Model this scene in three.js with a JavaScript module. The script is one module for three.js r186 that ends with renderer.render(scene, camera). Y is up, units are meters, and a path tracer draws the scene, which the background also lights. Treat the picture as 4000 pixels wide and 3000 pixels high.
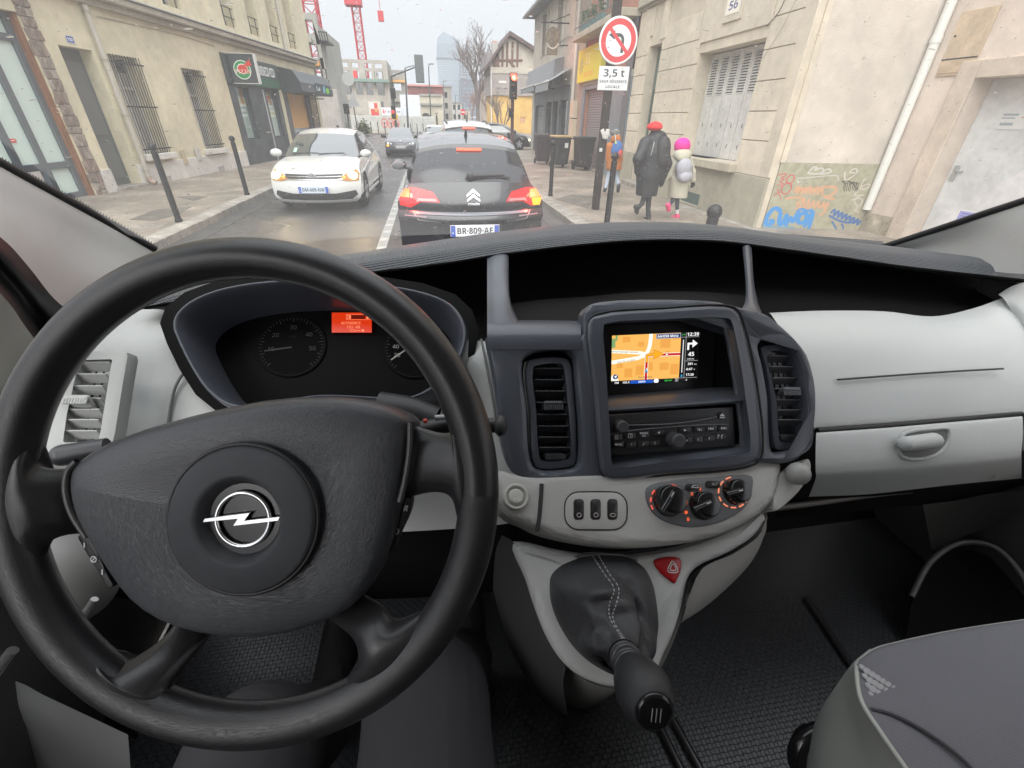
import * as THREE from 'three';
import { mergeGeometries, mergeVertices, toCreasedNormals } from 'three/addons/utils/BufferGeometryUtils.js';
import { RoundedBoxGeometry } from 'three/addons/geometries/RoundedBoxGeometry.js';
import { MarchingCubes } from 'three/addons/objects/MarchingCubes.js';

// ---------------------------------------------------------------- camera, sky, sun, exposure
const V = (x, y, z) => new THREE.Vector3(x, y, z);
const FOCAL = 1715, EYE = 1.62;                       // focal length for a 4000 x 3000 frame; eye height in metres
const scene = new THREE.Scene();
const camera = new THREE.PerspectiveCamera(2 * Math.atan(1500 / FOCAL) * 180 / Math.PI, 4 / 3, 0.02, 6000);
const rad = a => a * Math.PI / 180;
const PITCH = rad(31.2), YAW = rad(10), ROLL = rad(1.1);
const ahead = V(Math.sin(YAW), 0, -Math.cos(YAW)), aside = V(Math.cos(YAW), 0, Math.sin(YAW)), UPV = V(0, 1, 0);
const camF = ahead.clone().multiplyScalar(Math.cos(PITCH)).addScaledVector(UPV, -Math.sin(PITCH));
const camU0 = ahead.clone().multiplyScalar(Math.sin(PITCH)).addScaledVector(UPV, Math.cos(PITCH));
const camR = aside.clone().multiplyScalar(Math.cos(ROLL)).addScaledVector(camU0, Math.sin(ROLL));
const camU = camU0.clone().multiplyScalar(Math.cos(ROLL)).addScaledVector(aside, -Math.sin(ROLL));
const eye = V(0, EYE, 0);
camera.position.copy(eye);
camera.quaternion.setFromRotationMatrix(new THREE.Matrix4().makeBasis(camR, camU, camF.clone().negate()));
scene.add(camera);

const renderer = new THREE.WebGLRenderer({ antialias: true });
renderer.toneMapping = THREE.LinearToneMapping;
renderer.toneMappingExposure = 2.9;
renderer.shadowMap.enabled = true;
{ // one even overcast sky
  const w = 64, h = 32, d = new Float32Array(w * h * 4);
  for (let j = 0; j < h; j++) for (let i = 0; i < w; i++) {
    const el = Math.max(0, Math.sin(((j + 0.5) / h - 0.5) * Math.PI)), L = 0.285 + 0.72 * el ** 1.5;   // brighter overhead, as an overcast sky is
    d.set([L * 0.965, L * 0.985, L * 1.03, 1], (j * w + i) * 4);
  }
  const t = new THREE.DataTexture(d, w, h, THREE.RGBAFormat, THREE.FloatType);
  t.mapping = THREE.EquirectangularReflectionMapping; t.magFilter = t.minFilter = THREE.LinearFilter; t.needsUpdate = true;
  scene.background = t; scene.environment = t;
}
const sun = new THREE.DirectionalLight(new THREE.Color(1, 0.97, 0.92), 1.5);
sun.position.set(-10, 40, 26); sun.target.position.set(0, 0, -10);
sun.castShadow = true; sun.shadow.radius = 150; sun.shadow.mapSize.set(2048, 2048);
Object.assign(sun.shadow.camera, { left: -60, right: 60, top: 60, bottom: -60, near: 1, far: 200 });
scene.add(sun, sun.target);

// ---------------------------------------------------------------- helpers
let seed = 7;
const rnd = () => { seed = (seed * 1664525 + 1013904223) >>> 0; return seed / 4294967296; };
const rr = (a, b) => a + (b - a) * rnd();
const lerp = (a, b, t) => a + (b - a) * t;
const clamp = (x, a = 0, b = 1) => Math.min(b, Math.max(a, x));
const sst = (a, b, x) => { const t = clamp((x - a) / (b - a)); return t * t * (3 - 2 * t); };
// a sight line through a point of the frame, and where it meets a depth, a level or a plane of the place
const sight = (x, y) => camF.clone().addScaledVector(camR, (x - 2000) / FOCAL).addScaledVector(camU, (1500 - y) / FOCAL);
const at = (x, y, z) => sight(x, y).multiplyScalar(z).add(eye);
const onY = (x, y, h = 0) => { const d = sight(x, y); return d.multiplyScalar((h - EYE) / d.y).add(eye); };
const onZ = (x, y, zw) => { const d = sight(x, y); return d.multiplyScalar(zw / d.z).add(eye); };

const taken = {};
const numbered = n => { const k = taken[n] = (taken[n] ?? -1) + 1; return k ? `${n}_${String(k).padStart(3, '0')}` : n; };
const shade = o => { o.castShadow = o.receiveShadow = true; return o; };
function thing(name, label, category, p = V(0, 0, 0), group, turn = 0) {
  const o = new THREE.Group(); o.name = numbered(name); o.position.copy(p); o.rotation.y = turn;
  o.userData = { label, category }; if (group) o.userData.group = group;
  scene.add(o); return o;
}
function flat(g) {                                    // plain non-indexed geometry with position, normal, uv only
  let r = g.index ? g.toNonIndexed() : g;
  for (const k of Object.keys(r.attributes)) if (!['position', 'normal', 'uv', 'color'].includes(k)) r.deleteAttribute(k);
  if (!r.attributes.normal) r.computeVertexNormals();
  if (!r.attributes.uv) r.setAttribute('uv', new THREE.BufferAttribute(new Float32Array(r.attributes.position.count * 2), 2));
  r.morphAttributes = {}; r.clearGroups?.(); return r;
}
const join = gs => { const a = gs.flat(9).filter(Boolean); return a.length === 1 ? a[0] : mergeGeometries(a.map(flat)); };
function metreUV(g, k = 1) {                          // texture coordinates in metres from the surface's own planes
  g = flat(g); const p = g.attributes.position, uv = new Float32Array(p.count * 2), a = V(), b = V(), c = V(), n = V();
  for (let i = 0; i < p.count; i += 3) {
    a.fromBufferAttribute(p, i); b.fromBufferAttribute(p, i + 1); c.fromBufferAttribute(p, i + 2);
    n.copy(b).sub(a).cross(c.clone().sub(a)); const x = Math.abs(n.x), y = Math.abs(n.y), z = Math.abs(n.z);
    [a, b, c].forEach((q, j) => { const o = (i + j) * 2; if (y >= x && y >= z) { uv[o] = q.x * k; uv[o + 1] = q.z * k; } else if (x >= z) { uv[o] = q.z * k; uv[o + 1] = q.y * k; } else { uv[o] = q.x * k; uv[o + 1] = q.y * k; } });
  }
  g.setAttribute('uv', new THREE.BufferAttribute(uv, 2)); return g;
}
// a part made in world axes is put under its thing; a top-level mesh is made the same way without a parent
function part(parent, name, geo, mat, label) {
  const g = join([geo]); if (parent !== scene && !ownAxes(parent)) { const w = worldOf(parent); g.translate(-w.x, -w.y, -w.z); }
  const m = shade(new THREE.Mesh(g, mat)); m.name = parent === scene ? numbered(name) : name; if (label) m.userData.label = label;
  parent.add(m); return m;
}
const turned = new WeakSet(), ownAxes = o => { for (let q = o; q && q !== scene; q = q.parent) if (turned.has(q)) return true; return false; };   // things built in axes of their own
function worldOf(o) { const w = V(0, 0, 0); for (let q = o; q && q !== scene; q = q.parent) w.add(q.position); return w; }
function single(name, geo, mat, label, category, group, p) {   // a thing that is one mesh, its origin at its base
  const g = join([geo]); g.computeBoundingBox(); const b = g.boundingBox, o = p ?? V((b.min.x + b.max.x) / 2, b.min.y, (b.min.z + b.max.z) / 2);
  g.translate(-o.x, -o.y, -o.z); const m = shade(new THREE.Mesh(g, mat)); m.name = numbered(name); m.position.copy(o);
  m.userData = { label, category }; if (group) m.userData.group = group; scene.add(m); return m;
}
function structure(name, geo, mat) { const m = shade(new THREE.Mesh(join([geo]), mat)); m.name = numbered(name); m.userData = { kind: 'structure' }; scene.add(m); return m; }
const mat4 = (x, y, z, o) => new THREE.Matrix4().makeBasis(x, y, z).setPosition(o);
function put(g, m) {                                  // applies a matrix; a mirrored one keeps its faces outward
  g = flat(g); g.applyMatrix4(m);
  if (m.determinant() < 0) for (const k of Object.keys(g.attributes)) { const a = g.attributes[k], s = a.itemSize; for (let i = 0; i < a.count; i += 3) for (let j = 0; j < s; j++) { const q = (i + 1) * s + j, w = (i + 2) * s + j, t = a.array[q]; a.array[q] = a.array[w]; a.array[w] = t; } }
  return g;
}
const box = (x0, x1, y0, y1, z0, z1) => new THREE.BoxGeometry(Math.abs(x1 - x0), Math.abs(y1 - y0), Math.abs(z1 - z0)).translate((x0 + x1) / 2, (y0 + y1) / 2, (z0 + z1) / 2);
const rbox = (x0, x1, y0, y1, z0, z1, r = 0.01, s = 2) => new RoundedBoxGeometry(Math.abs(x1 - x0), Math.abs(y1 - y0), Math.abs(z1 - z0), s, r).translate((x0 + x1) / 2, (y0 + y1) / 2, (z0 + z1) / 2);
function rod(a, b, r0, r1 = r0, n = 8) {              // a tapered round bar from a to b
  const d = b.clone().sub(a), L = d.length(), g = new THREE.CylinderGeometry(r1, r0, L, n, 1);
  g.translate(0, L / 2, 0); g.applyQuaternion(new THREE.Quaternion().setFromUnitVectors(UPV, d.normalize())); return g.translate(a.x, a.y, a.z);
}
const tube = (pts, r, n = 8, seg = 0, closed = false) => new THREE.TubeGeometry(new THREE.CatmullRomCurve3(pts, closed, 'centripetal'), seg || pts.length * 8, r, n, closed);
const shapeOf = (pts, holes = []) => { const s = new THREE.Shape(pts.map(p => new THREE.Vector2(p[0], p[1]))); for (const h of holes) s.holes.push(new THREE.Path(h.map(p => new THREE.Vector2(p[0], p[1])))); return s; };
function smooth(pts, n = 6, closed = true) {          // a flowing outline through points
  const c = new THREE.CatmullRomCurve3(pts.map(p => V(p[0], p[1], 0)), closed, 'centripetal');
  return c.getPoints(pts.length * n).slice(0, closed ? -1 : undefined).map(p => [p.x, p.y]);
}
function roundRect(x0, y0, x1, y1, r, n = 5) {
  const o = [], c = [[x1 - r, y1 - r, 0], [x0 + r, y1 - r, 90], [x0 + r, y0 + r, 180], [x1 - r, y0 + r, 270]];
  for (const [x, y, a] of c) for (let i = 0; i <= n; i++) { const t = rad(a + 90 * i / n); o.push([x + r * Math.cos(t), y + r * Math.sin(t)]); }
  return o;
}
const ring2 = (cx, cy, r, n = 32, ry = r) => Array.from({ length: n }, (_, i) => [cx + r * Math.cos(i / n * 6.28319), cy + ry * Math.sin(i / n * 6.28319)]);
// rows of points woven to a smooth sheet; texture coordinates in metres
function sheet(rows, nu = 6, nv = 6, closeV = false) {
  const curves = rows.map(r => new THREE.CatmullRomCurve3(r, closeV, 'catmullrom', 0.5)), W = (closeV ? rows[0].length : rows[0].length - 1) * nv, Hn = (rows.length - 1) * nu;
  const cols = []; for (let i = 0; i <= W; i++) cols.push(new THREE.CatmullRomCurve3(curves.map(c => c.getPoint(i / W)), false, 'catmullrom', 0.5));
  const pos = [], uv = [], idx = [], g = new THREE.BufferGeometry(); let prev = null; const ulen = new Float32Array(W + 1);
  for (let j = 0; j <= Hn; j++) {
    const row = cols.map(c => c.getPoint(j / Hn)); let vl = 0;
    row.forEach((p, i) => { if (i) vl += p.distanceTo(row[i - 1]); if (prev) ulen[i] += p.distanceTo(prev[i]); pos.push(p.x, p.y, p.z); uv.push(vl, ulen[i]); });
    prev = row;
  }
  for (let j = 0; j < Hn; j++) for (let i = 0; i < W; i++) { const a = j * (W + 1) + i, b = a + W + 1; idx.push(a, a + 1, b, b, a + 1, b + 1); }
  g.setAttribute('position', new THREE.Float32BufferAttribute(pos, 3)); g.setAttribute('uv', new THREE.Float32BufferAttribute(uv, 2)); g.setIndex(idx); g.computeVertexNormals();
  if (closeV) { const n = g.attributes.normal; for (let j = 0; j <= Hn; j++) { const a = j * (W + 1), b = a + W, x = n.getX(a) + n.getX(b), y = n.getY(a) + n.getY(b), z = n.getZ(a) + n.getZ(b), l = Math.hypot(x, y, z) || 1; n.setXYZ(a, x / l, y / l, z / l); n.setXYZ(b, x / l, y / l, z / l); } }
  return g;
}
const rings = (rs, nu = 4, nv = 3) => sheet(rs, nu, nv, true);
class Plane3 {                                        // a working plane inside the cabin: three seen points with their depths
  constructor(a, b, c) {
    this.o = at(...a); this.e1 = at(...b).sub(this.o).normalize(); const t = at(...c).sub(this.o);
    this.e2 = t.addScaledVector(this.e1, -t.dot(this.e1)).normalize(); this.n = this.e1.clone().cross(this.e2);
  }
  to2(x, y, off = 0) { const d = sight(x, y), o = this.o.clone().addScaledVector(this.n, off), k = o.sub(eye).dot(this.n) / d.dot(this.n), p = d.multiplyScalar(k).add(eye).sub(this.o); return [p.dot(this.e1), p.dot(this.e2)]; }
  P(u, v, off = 0) { return this.o.clone().addScaledVector(this.e1, u).addScaledVector(this.e2, v).addScaledVector(this.n, off); }
  px(x, y, off = 0) { const [u, v] = this.to2(x, y, off); return this.P(u, v, off); }
  m(u = 0, v = 0, off = 0) { return mat4(this.e1, this.e2, this.n, this.P(u, v, off)); }
  pts(l, off = 0) { return l.map(p => this.to2(p[0], p[1], off)); }
  // a plate with rounded edges whose front lies `off` in front of the plane
  plate(outline, { holes = [], depth = 0.01, bevel = 0.002, off = 0, seg = 2, px = true } = {}) {
    const f = l => px ? this.pts(l, off) : l, s = shapeOf(f(outline), holes.map(f));
    const g = new THREE.ExtrudeGeometry(s, { depth: Math.max(1e-4, depth - (bevel ? bevel : 0)), bevelEnabled: bevel > 0, bevelSize: bevel, bevelThickness: bevel, bevelOffset: -bevel, bevelSegments: seg, steps: 1, curveSegments: 1 });
    g.translate(0, 0, -depth + off); return put(toCreasedNormals(flat(g), rad(40)), this.m());
  }
  // a flat printed face with 0..1 texture coordinates
  face(x0, y0, x1, y1, off = 0) { return this.quad([[x0, y1], [x1, y1], [x1, y0], [x0, y0]], off); }
  quad(c, off = 0) {
    const p = c.map(q => this.px(q[0], q[1], off)), g = new THREE.BufferGeometry();
    g.setAttribute('position', new THREE.Float32BufferAttribute([0, 1, 2, 0, 2, 3].flatMap(i => p[i].toArray()), 3));
    g.setAttribute('uv', new THREE.Float32BufferAttribute([0, 0, 1, 0, 1, 1, 0, 0, 1, 1, 0, 1], 2)); g.computeVertexNormals(); return g;
  }
}
class Front {                                         // the face of a building: s metres along it, h metres up, o metres out of it
  constructor(p, headingDeg, side) { const a = rad(headingDeg); this.o = p; this.d = V(Math.sin(a), 0, -Math.cos(a)); this.n = V(Math.cos(a), 0, Math.sin(a)).multiplyScalar(side); this.m = mat4(this.d, UPV, this.n, p); }
  sh(x, y, out = 0) { const d = sight(x, y), q = this.o.clone().addScaledVector(this.n, out).sub(eye), p = d.multiplyScalar(q.dot(this.n) / d.dot(this.n)).add(eye).sub(this.o); return [p.dot(this.d), p.y + this.o.y]; }
  P(s, h, o = 0) { return this.o.clone().addScaledVector(this.d, s).addScaledVector(this.n, o).setY(h); }
  box(s0, s1, h0, h1, o0, o1) { return put(box(s0, s1, h0 - this.o.y, h1 - this.o.y, o0, o1), this.m); }
  rbox(s0, s1, h0, h1, o0, o1, r) { return put(rbox(s0, s1, h0 - this.o.y, h1 - this.o.y, o0, o1, r, 1), this.m); }
  wall(outline, holes, o0, o1) { const g = new THREE.ExtrudeGeometry(shapeOf(outline.map(p => [p[0], p[1] - this.o.y]), holes.map(h => h.map(p => [p[0], p[1] - this.o.y]))), { depth: o1 - o0, bevelEnabled: false }); g.translate(0, 0, o0); return put(g, this.m); }
  face(s0, s1, h0, h1, o) {                           // a printed face, texture 0..1 read from the street
    const g = new THREE.BufferGeometry(), fl = this.m.determinant() < 0, q = [[s0, h0], [s1, h0], [s1, h1], [s0, h1]].map(([s, h]) => this.P(s, h, o)), ord = fl ? [0, 2, 1, 0, 3, 2] : [0, 1, 2, 0, 2, 3], u = fl ? [[1, 0], [0, 0], [0, 1], [1, 1]] : [[0, 0], [1, 0], [1, 1], [0, 1]];
    g.setAttribute('position', new THREE.Float32BufferAttribute(ord.flatMap(i => q[i].toArray()), 3)); g.setAttribute('uv', new THREE.Float32BufferAttribute(ord.flatMap(i => u[i]), 2)); g.computeVertexNormals(); return g;
  }
}
const rect = (a, b, c, d) => [[a, c], [b, c], [b, d], [a, d]];

// ---------------------------------------------------------------- textures and materials
function noiseGrid(n, cells, sd) { const r = new Float32Array(cells * cells); let q = sd * 7919 + 13; for (let i = 0; i < r.length; i++) { q = (q * 1664525 + 1013904223) >>> 0; r[i] = q / 4294967296; } return (u, v) => { u = ((u % 1) + 1) % 1 * cells; v = ((v % 1) + 1) % 1 * cells; const i = Math.floor(u), j = Math.floor(v), a = sst(0, 1, u - i), b = sst(0, 1, v - j), g = (x, y) => r[(y % cells) * cells + x % cells]; return lerp(lerp(g(i, j), g(i + 1, j), a), lerp(g(i, j + 1), g(i + 1, j + 1), a), b); }; }
function fractal(cells, oct, sd) { const f = Array.from({ length: oct }, (_, k) => noiseGrid(0, cells * 2 ** k, sd + k * 31)); return (u, v) => { let s = 0, a = 0.5, t = 0; for (const g of f) { s += g(u, v) * a; t += a; a *= 0.55; } return s / t; }; }
function texOf(n, fn, srgb = false) {
  const d = new Uint8Array(n * n * 4);
  for (let j = 0; j < n; j++) for (let i = 0; i < n; i++) { const c = fn((i + 0.5) / n, (j + 0.5) / n), o = (j * n + i) * 4, q = Array.isArray(c) ? c : [c, c, c]; for (let k = 0; k < 3; k++) d[o + k] = clamp(q[k]) * 255; d[o + 3] = clamp(q[3] ?? 1) * 255; }
  const t = new THREE.DataTexture(d, n, n); t.wrapS = t.wrapT = THREE.RepeatWrapping; t.magFilter = t.minFilter = THREE.LinearFilter; if (srgb) t.colorSpace = THREE.SRGBColorSpace; t.needsUpdate = true; return t;
}
const rep = (t, k, k2 = k) => { const c = t.clone(); c.repeat.set(k, k2); c.needsUpdate = true; return c; };
const fA = fractal(4, 6, 3), fB = fractal(8, 5, 9), fC = fractal(16, 4, 21);
const stainTex = texOf(512, (u, v) => 0.90 + 0.22 * (fA(u, v) - 0.5) + 0.10 * (fC(u * 2, v * 2) - 0.5), true);   // plaster stains and grain
const grimeTex = texOf(512, (u, v) => { const a = fA(u, v), b = fC(u * 3, v * 3); return 0.78 + 0.5 * (a - 0.5) + 0.28 * (b - 0.5) - (b > 0.74 ? 0.2 : 0); }, true);
const grainTex = texOf(256, (u, v) => 0.5 + 0.9 * (fC(u * 2, v * 2) - 0.5));
const leatherTex = texOf(512, (u, v) => { // pebbled grain: distance to the nearest of jittered points
  const n = 44, x = u * n, y = v * n; let d1 = 9, d2 = 9; for (let j = -1; j <= 1; j++) for (let i = -1; i <= 1; i++) { const cx = Math.floor(x) + i, cy = Math.floor(y) + j, h = Math.sin(((cx + n) % n) * 127.1 + ((cy + n) % n) * 311.7) * 43758.5, k = Math.sin(((cx + n) % n) * 269.5 + ((cy + n) % n) * 183.3) * 43758.5, px = cx + h - Math.floor(h), py = cy + k - Math.floor(k), q = Math.hypot(px - x, py - y); if (q < d1) { d2 = d1; d1 = q; } else if (q < d2) d2 = q; }
  return clamp((d2 - d1) * 2.2);
});
const weaveTex = texOf(64, (u, v) => 0.5 + 0.25 * (Math.cos(u * 6.2832 * 4) + Math.cos(v * 6.2832 * 4)));
const knitTex = texOf(128, (u, v) => 0.5 + 0.3 * Math.sin(u * 6.2832 * 16) * Math.sin(v * 6.2832 * 8 + (Math.floor(u * 16) % 2) * 3.14) + 0.3 * (fC(u, v) - 0.5));
const studTex = texOf(256, (u, v) => { const n = 4, x = u * n, y = v * n; let m = 0; for (const [a, b] of [[0.5, 0.5], [0, 0], [1, 0], [0, 1], [1, 1]]) { const q = Math.hypot(x - Math.floor(x) - a, y - Math.floor(y) - b); m = Math.max(m, sst(0.33, 0.26, q)); } return m * 0.9; });
function M(color, rough = 0.7, o = {}) { return new THREE.MeshStandardMaterial({ color: Array.isArray(color) ? new THREE.Color().setRGB(...color) : new THREE.Color(color), roughness: rough, ...o }); }
function MP(color, rough = 0.5, o = {}) { return new THREE.MeshPhysicalMaterial({ color: Array.isArray(color) ? new THREE.Color().setRGB(...color) : new THREE.Color(color), roughness: rough, ...o }); }
const sided = { side: THREE.DoubleSide };
const plaster = (c, k = 0.28, o = {}) => M(c, 0.9, { map: rep(stainTex, k), bumpMap: rep(grainTex, 2.1), bumpScale: 0.004, ...o });
const glow = (c, k) => M([0.02, 0.02, 0.02], 0.4, { emissive: new THREE.Color().setRGB(...c), emissiveIntensity: k });
function canvasTex(w, h, draw) { const c = document.createElement('canvas'); c.width = w; c.height = h; draw(c.getContext('2d'), w, h); const t = new THREE.CanvasTexture(c); t.colorSpace = THREE.SRGBColorSpace; t.magFilter = t.minFilter = THREE.LinearFilter; return t; }
const printed = (w, h, draw, rough = 0.6, o = {}) => M(0xffffff, rough, { map: canvasTex(w, h, draw), ...o });
// ---------------------------------------------------------------- the street
const PAVE = 0.11, KERB_L = -3.72, KERB_R = 2.34;
const mAsphalt = M([0.115, 0.112, 0.112], 0.36, { map: rep(grimeTex, 0.31), bumpMap: rep(grainTex, 9), bumpScale: 0.006, roughnessMap: rep(texOf(256, (u, v) => 0.8 + 0.7 * (fA(u, v) - 0.5)), 0.11) });
const mPave = M([0.48, 0.41, 0.335], 0.5, { map: rep(grimeTex, 0.4), bumpMap: rep(grainTex, 8), bumpScale: 0.004 });
const mPatch = M([0.26, 0.235, 0.2], 0.6, { map: rep(grimeTex, 0.7), bumpMap: rep(grainTex, 8), bumpScale: 0.004 });
const mGranite = M([0.56, 0.51, 0.45], 0.62, { map: rep(grimeTex, 1.3), bumpMap: rep(grainTex, 14), bumpScale: 0.003 });
const mPaint = M([0.62, 0.61, 0.58], 0.55, { map: rep(grimeTex, 1.9) });
const sheetXZ = (x0, x1, z0, z1, y) => metreUV(new THREE.PlaneGeometry(x1 - x0, Math.abs(z1 - z0)).rotateX(-Math.PI / 2).translate((x0 + x1) / 2, y, (z0 + z1) / 2));
structure('ground', sheetXZ(-2500, 2500, 300, -3200, -0.03), M([0.1, 0.1, 0.098], 0.8, { map: rep(grimeTex, 0.05) }));
structure('road', sheetXZ(-40, 40, 14, -1200, 0), mAsphalt);
const flatPoly = (pts, y0, y1) => { const g = new THREE.ExtrudeGeometry(shapeOf(pts.map(p => [p[0], -p[1]])), { depth: y1 - y0, bevelEnabled: false }); g.rotateX(-Math.PI / 2); g.translate(0, y0, 0); return metreUV(g); };
// pavements: solid slabs behind the kerb stones
const paveL = structure('pavement', flatPoly([[-30, 14], [KERB_L - 0.28, 14], [KERB_L - 0.28, -26], [KERB_L - 1.6, -29], [-30, -29]], -0.2, PAVE), mPave);
const paveR = structure('pavement', flatPoly([[KERB_R + 0.28, 14], [30, 14], [30, -27], [KERB_R + 1.8, -27], [KERB_R + 0.28, -24]], -0.2, PAVE), mPave);
const paveF = structure('pavement', flatPoly([[-60, -52], [-3, -52], [-3, -80], [-60, -80]], -0.2, PAVE), mPave);
const paveG = structure('pavement', flatPoly([[4.6, -38], [60, -38], [60, -120], [4.6, -120]], -0.2, PAVE), mPave);
function kerbRow(slab, x0, x1, z0, z1) {
  const gs = [0, 1, 2].map(() => metreUV(rbox(x0, x1, -0.15, PAVE + 0.004, -0.495, 0.495, 0.012, 1)));
  const ms = [mGranite, mGranite.clone(), mGranite.clone()]; ms[1].color.multiplyScalar(0.9); ms[2].color.multiplyScalar(1.08);
  let k = 0; for (let z = z0; z > z1; z -= 1, k++) { const m = shade(new THREE.Mesh(gs[k % 3], ms[(k * 7 + 1) % 3])); m.name = 'kerb_stone'; m.position.set(rr(-0.006, 0.006), rr(-0.004, 0.003), z - 0.5); slab.add(m); }
}
kerbRow(paveL, KERB_L - 0.28, KERB_L, 0, -26); kerbRow(paveR, KERB_R, KERB_R + 0.28, 0, -24);
// markings and repairs
structure('lane_marking', metreUV(sheetXZ(-0.84, -0.70, -2, -17, 0.004)), mPaint);
structure('stop_line', sheetXZ(-0.6, 2.2, -22.2, -22.8, 0.004), mPaint);
structure('gutter', sheetXZ(KERB_L, KERB_L + 0.32, 4, -26, 0.004), M([0.12, 0.12, 0.12], 0.4, { map: rep(grimeTex, 0.8) }));
structure('gutter', sheetXZ(KERB_R - 0.32, KERB_R, 4, -24, 0.004), M([0.16, 0.15, 0.145], 0.4, { map: rep(grimeTex, 0.8) }));
const quadOn = (c, y) => { const p = c.map(q => onY(q[0], q[1], y)); return flatPoly(p.map(q => [q.x, q.z]), y - 0.02, y); };
structure('pavement_repair', quadOn([[505, 858], [610, 818], [750, 806], [690, 838], [600, 862]], PAVE + 0.004), mPatch);
structure('pavement_repair', quadOn([[690, 770], [740, 764], [812, 768], [760, 784]], PAVE + 0.004), mPatch);
structure('pavement_strip', quadOn([[455, 894], [470, 884], [640, 878], [625, 888]], PAVE + 0.006), mGranite);
structure('pavement_repair', quadOn([[2170, 778], [2230, 760], [2330, 765], [2300, 815]], PAVE + 0.004), mPatch);
structure('gutter_strip', quadOn([[2600, 790], [2620, 785], [3000, 900], [2960, 905]], PAVE + 0.004), mGranite);

// bollards: slim steel posts with a turned ball
const mIron = M([0.035, 0.035, 0.037], 0.42, { map: rep(grimeTex, 3), metalness: 0.3 });
function bollard(p, h, label, r = 0.045) {
  const t = thing('bollard', label, 'bollard', p, 'pavement bollards');
  part(t, 'post', new THREE.LatheGeometry([[0, 0], [r * 1.25, 0], [r * 1.25, 0.03], [r, 0.05], [r * 0.96, h - 0.14], [r * 0.9, h - 0.13], [r * 0.5, h - 0.115]].map(q => new THREE.Vector2(...q)), 16).translate(p.x, p.y, p.z), mIron);
  part(t, 'ball', new THREE.SphereGeometry(r * 1.25, 16, 12).translate(p.x, p.y + h - 0.07, p.z), mIron);
  return t;
}
bollard(onY(700, 866, PAVE), 1.13, 'black bollard on left pavement nearest the windscreen pillar');
bollard(onY(966, 762, PAVE), 1.13, 'black bollard beside the white hatchback by the pizza shop');
bollard(onY(2150, 765, PAVE), 1.13, 'black bollard on right pavement in front of the wheelie bins');
bollard(onY(2366, 905, PAVE), 1.13, 'black bollard at kerb right beside the brown sign post');
bollard(V(2.62, PAVE, -16.4), 1.13, 'far black bollard on right pavement before the grey shop');
{ const b = onY(2791, 828, 0.74); bollard(b.setY(PAVE), 0.70, 'short bollard with large ball beside the graffiti wall', 0.068); }
bollard(V(-4.1, PAVE, -19.5), 1.13, 'black bollard behind the white hatchback near the shop awning');
bollard(V(-3.9, PAVE, -23.4), 1.13, 'far black bollard at the corner of left pavement');
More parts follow.
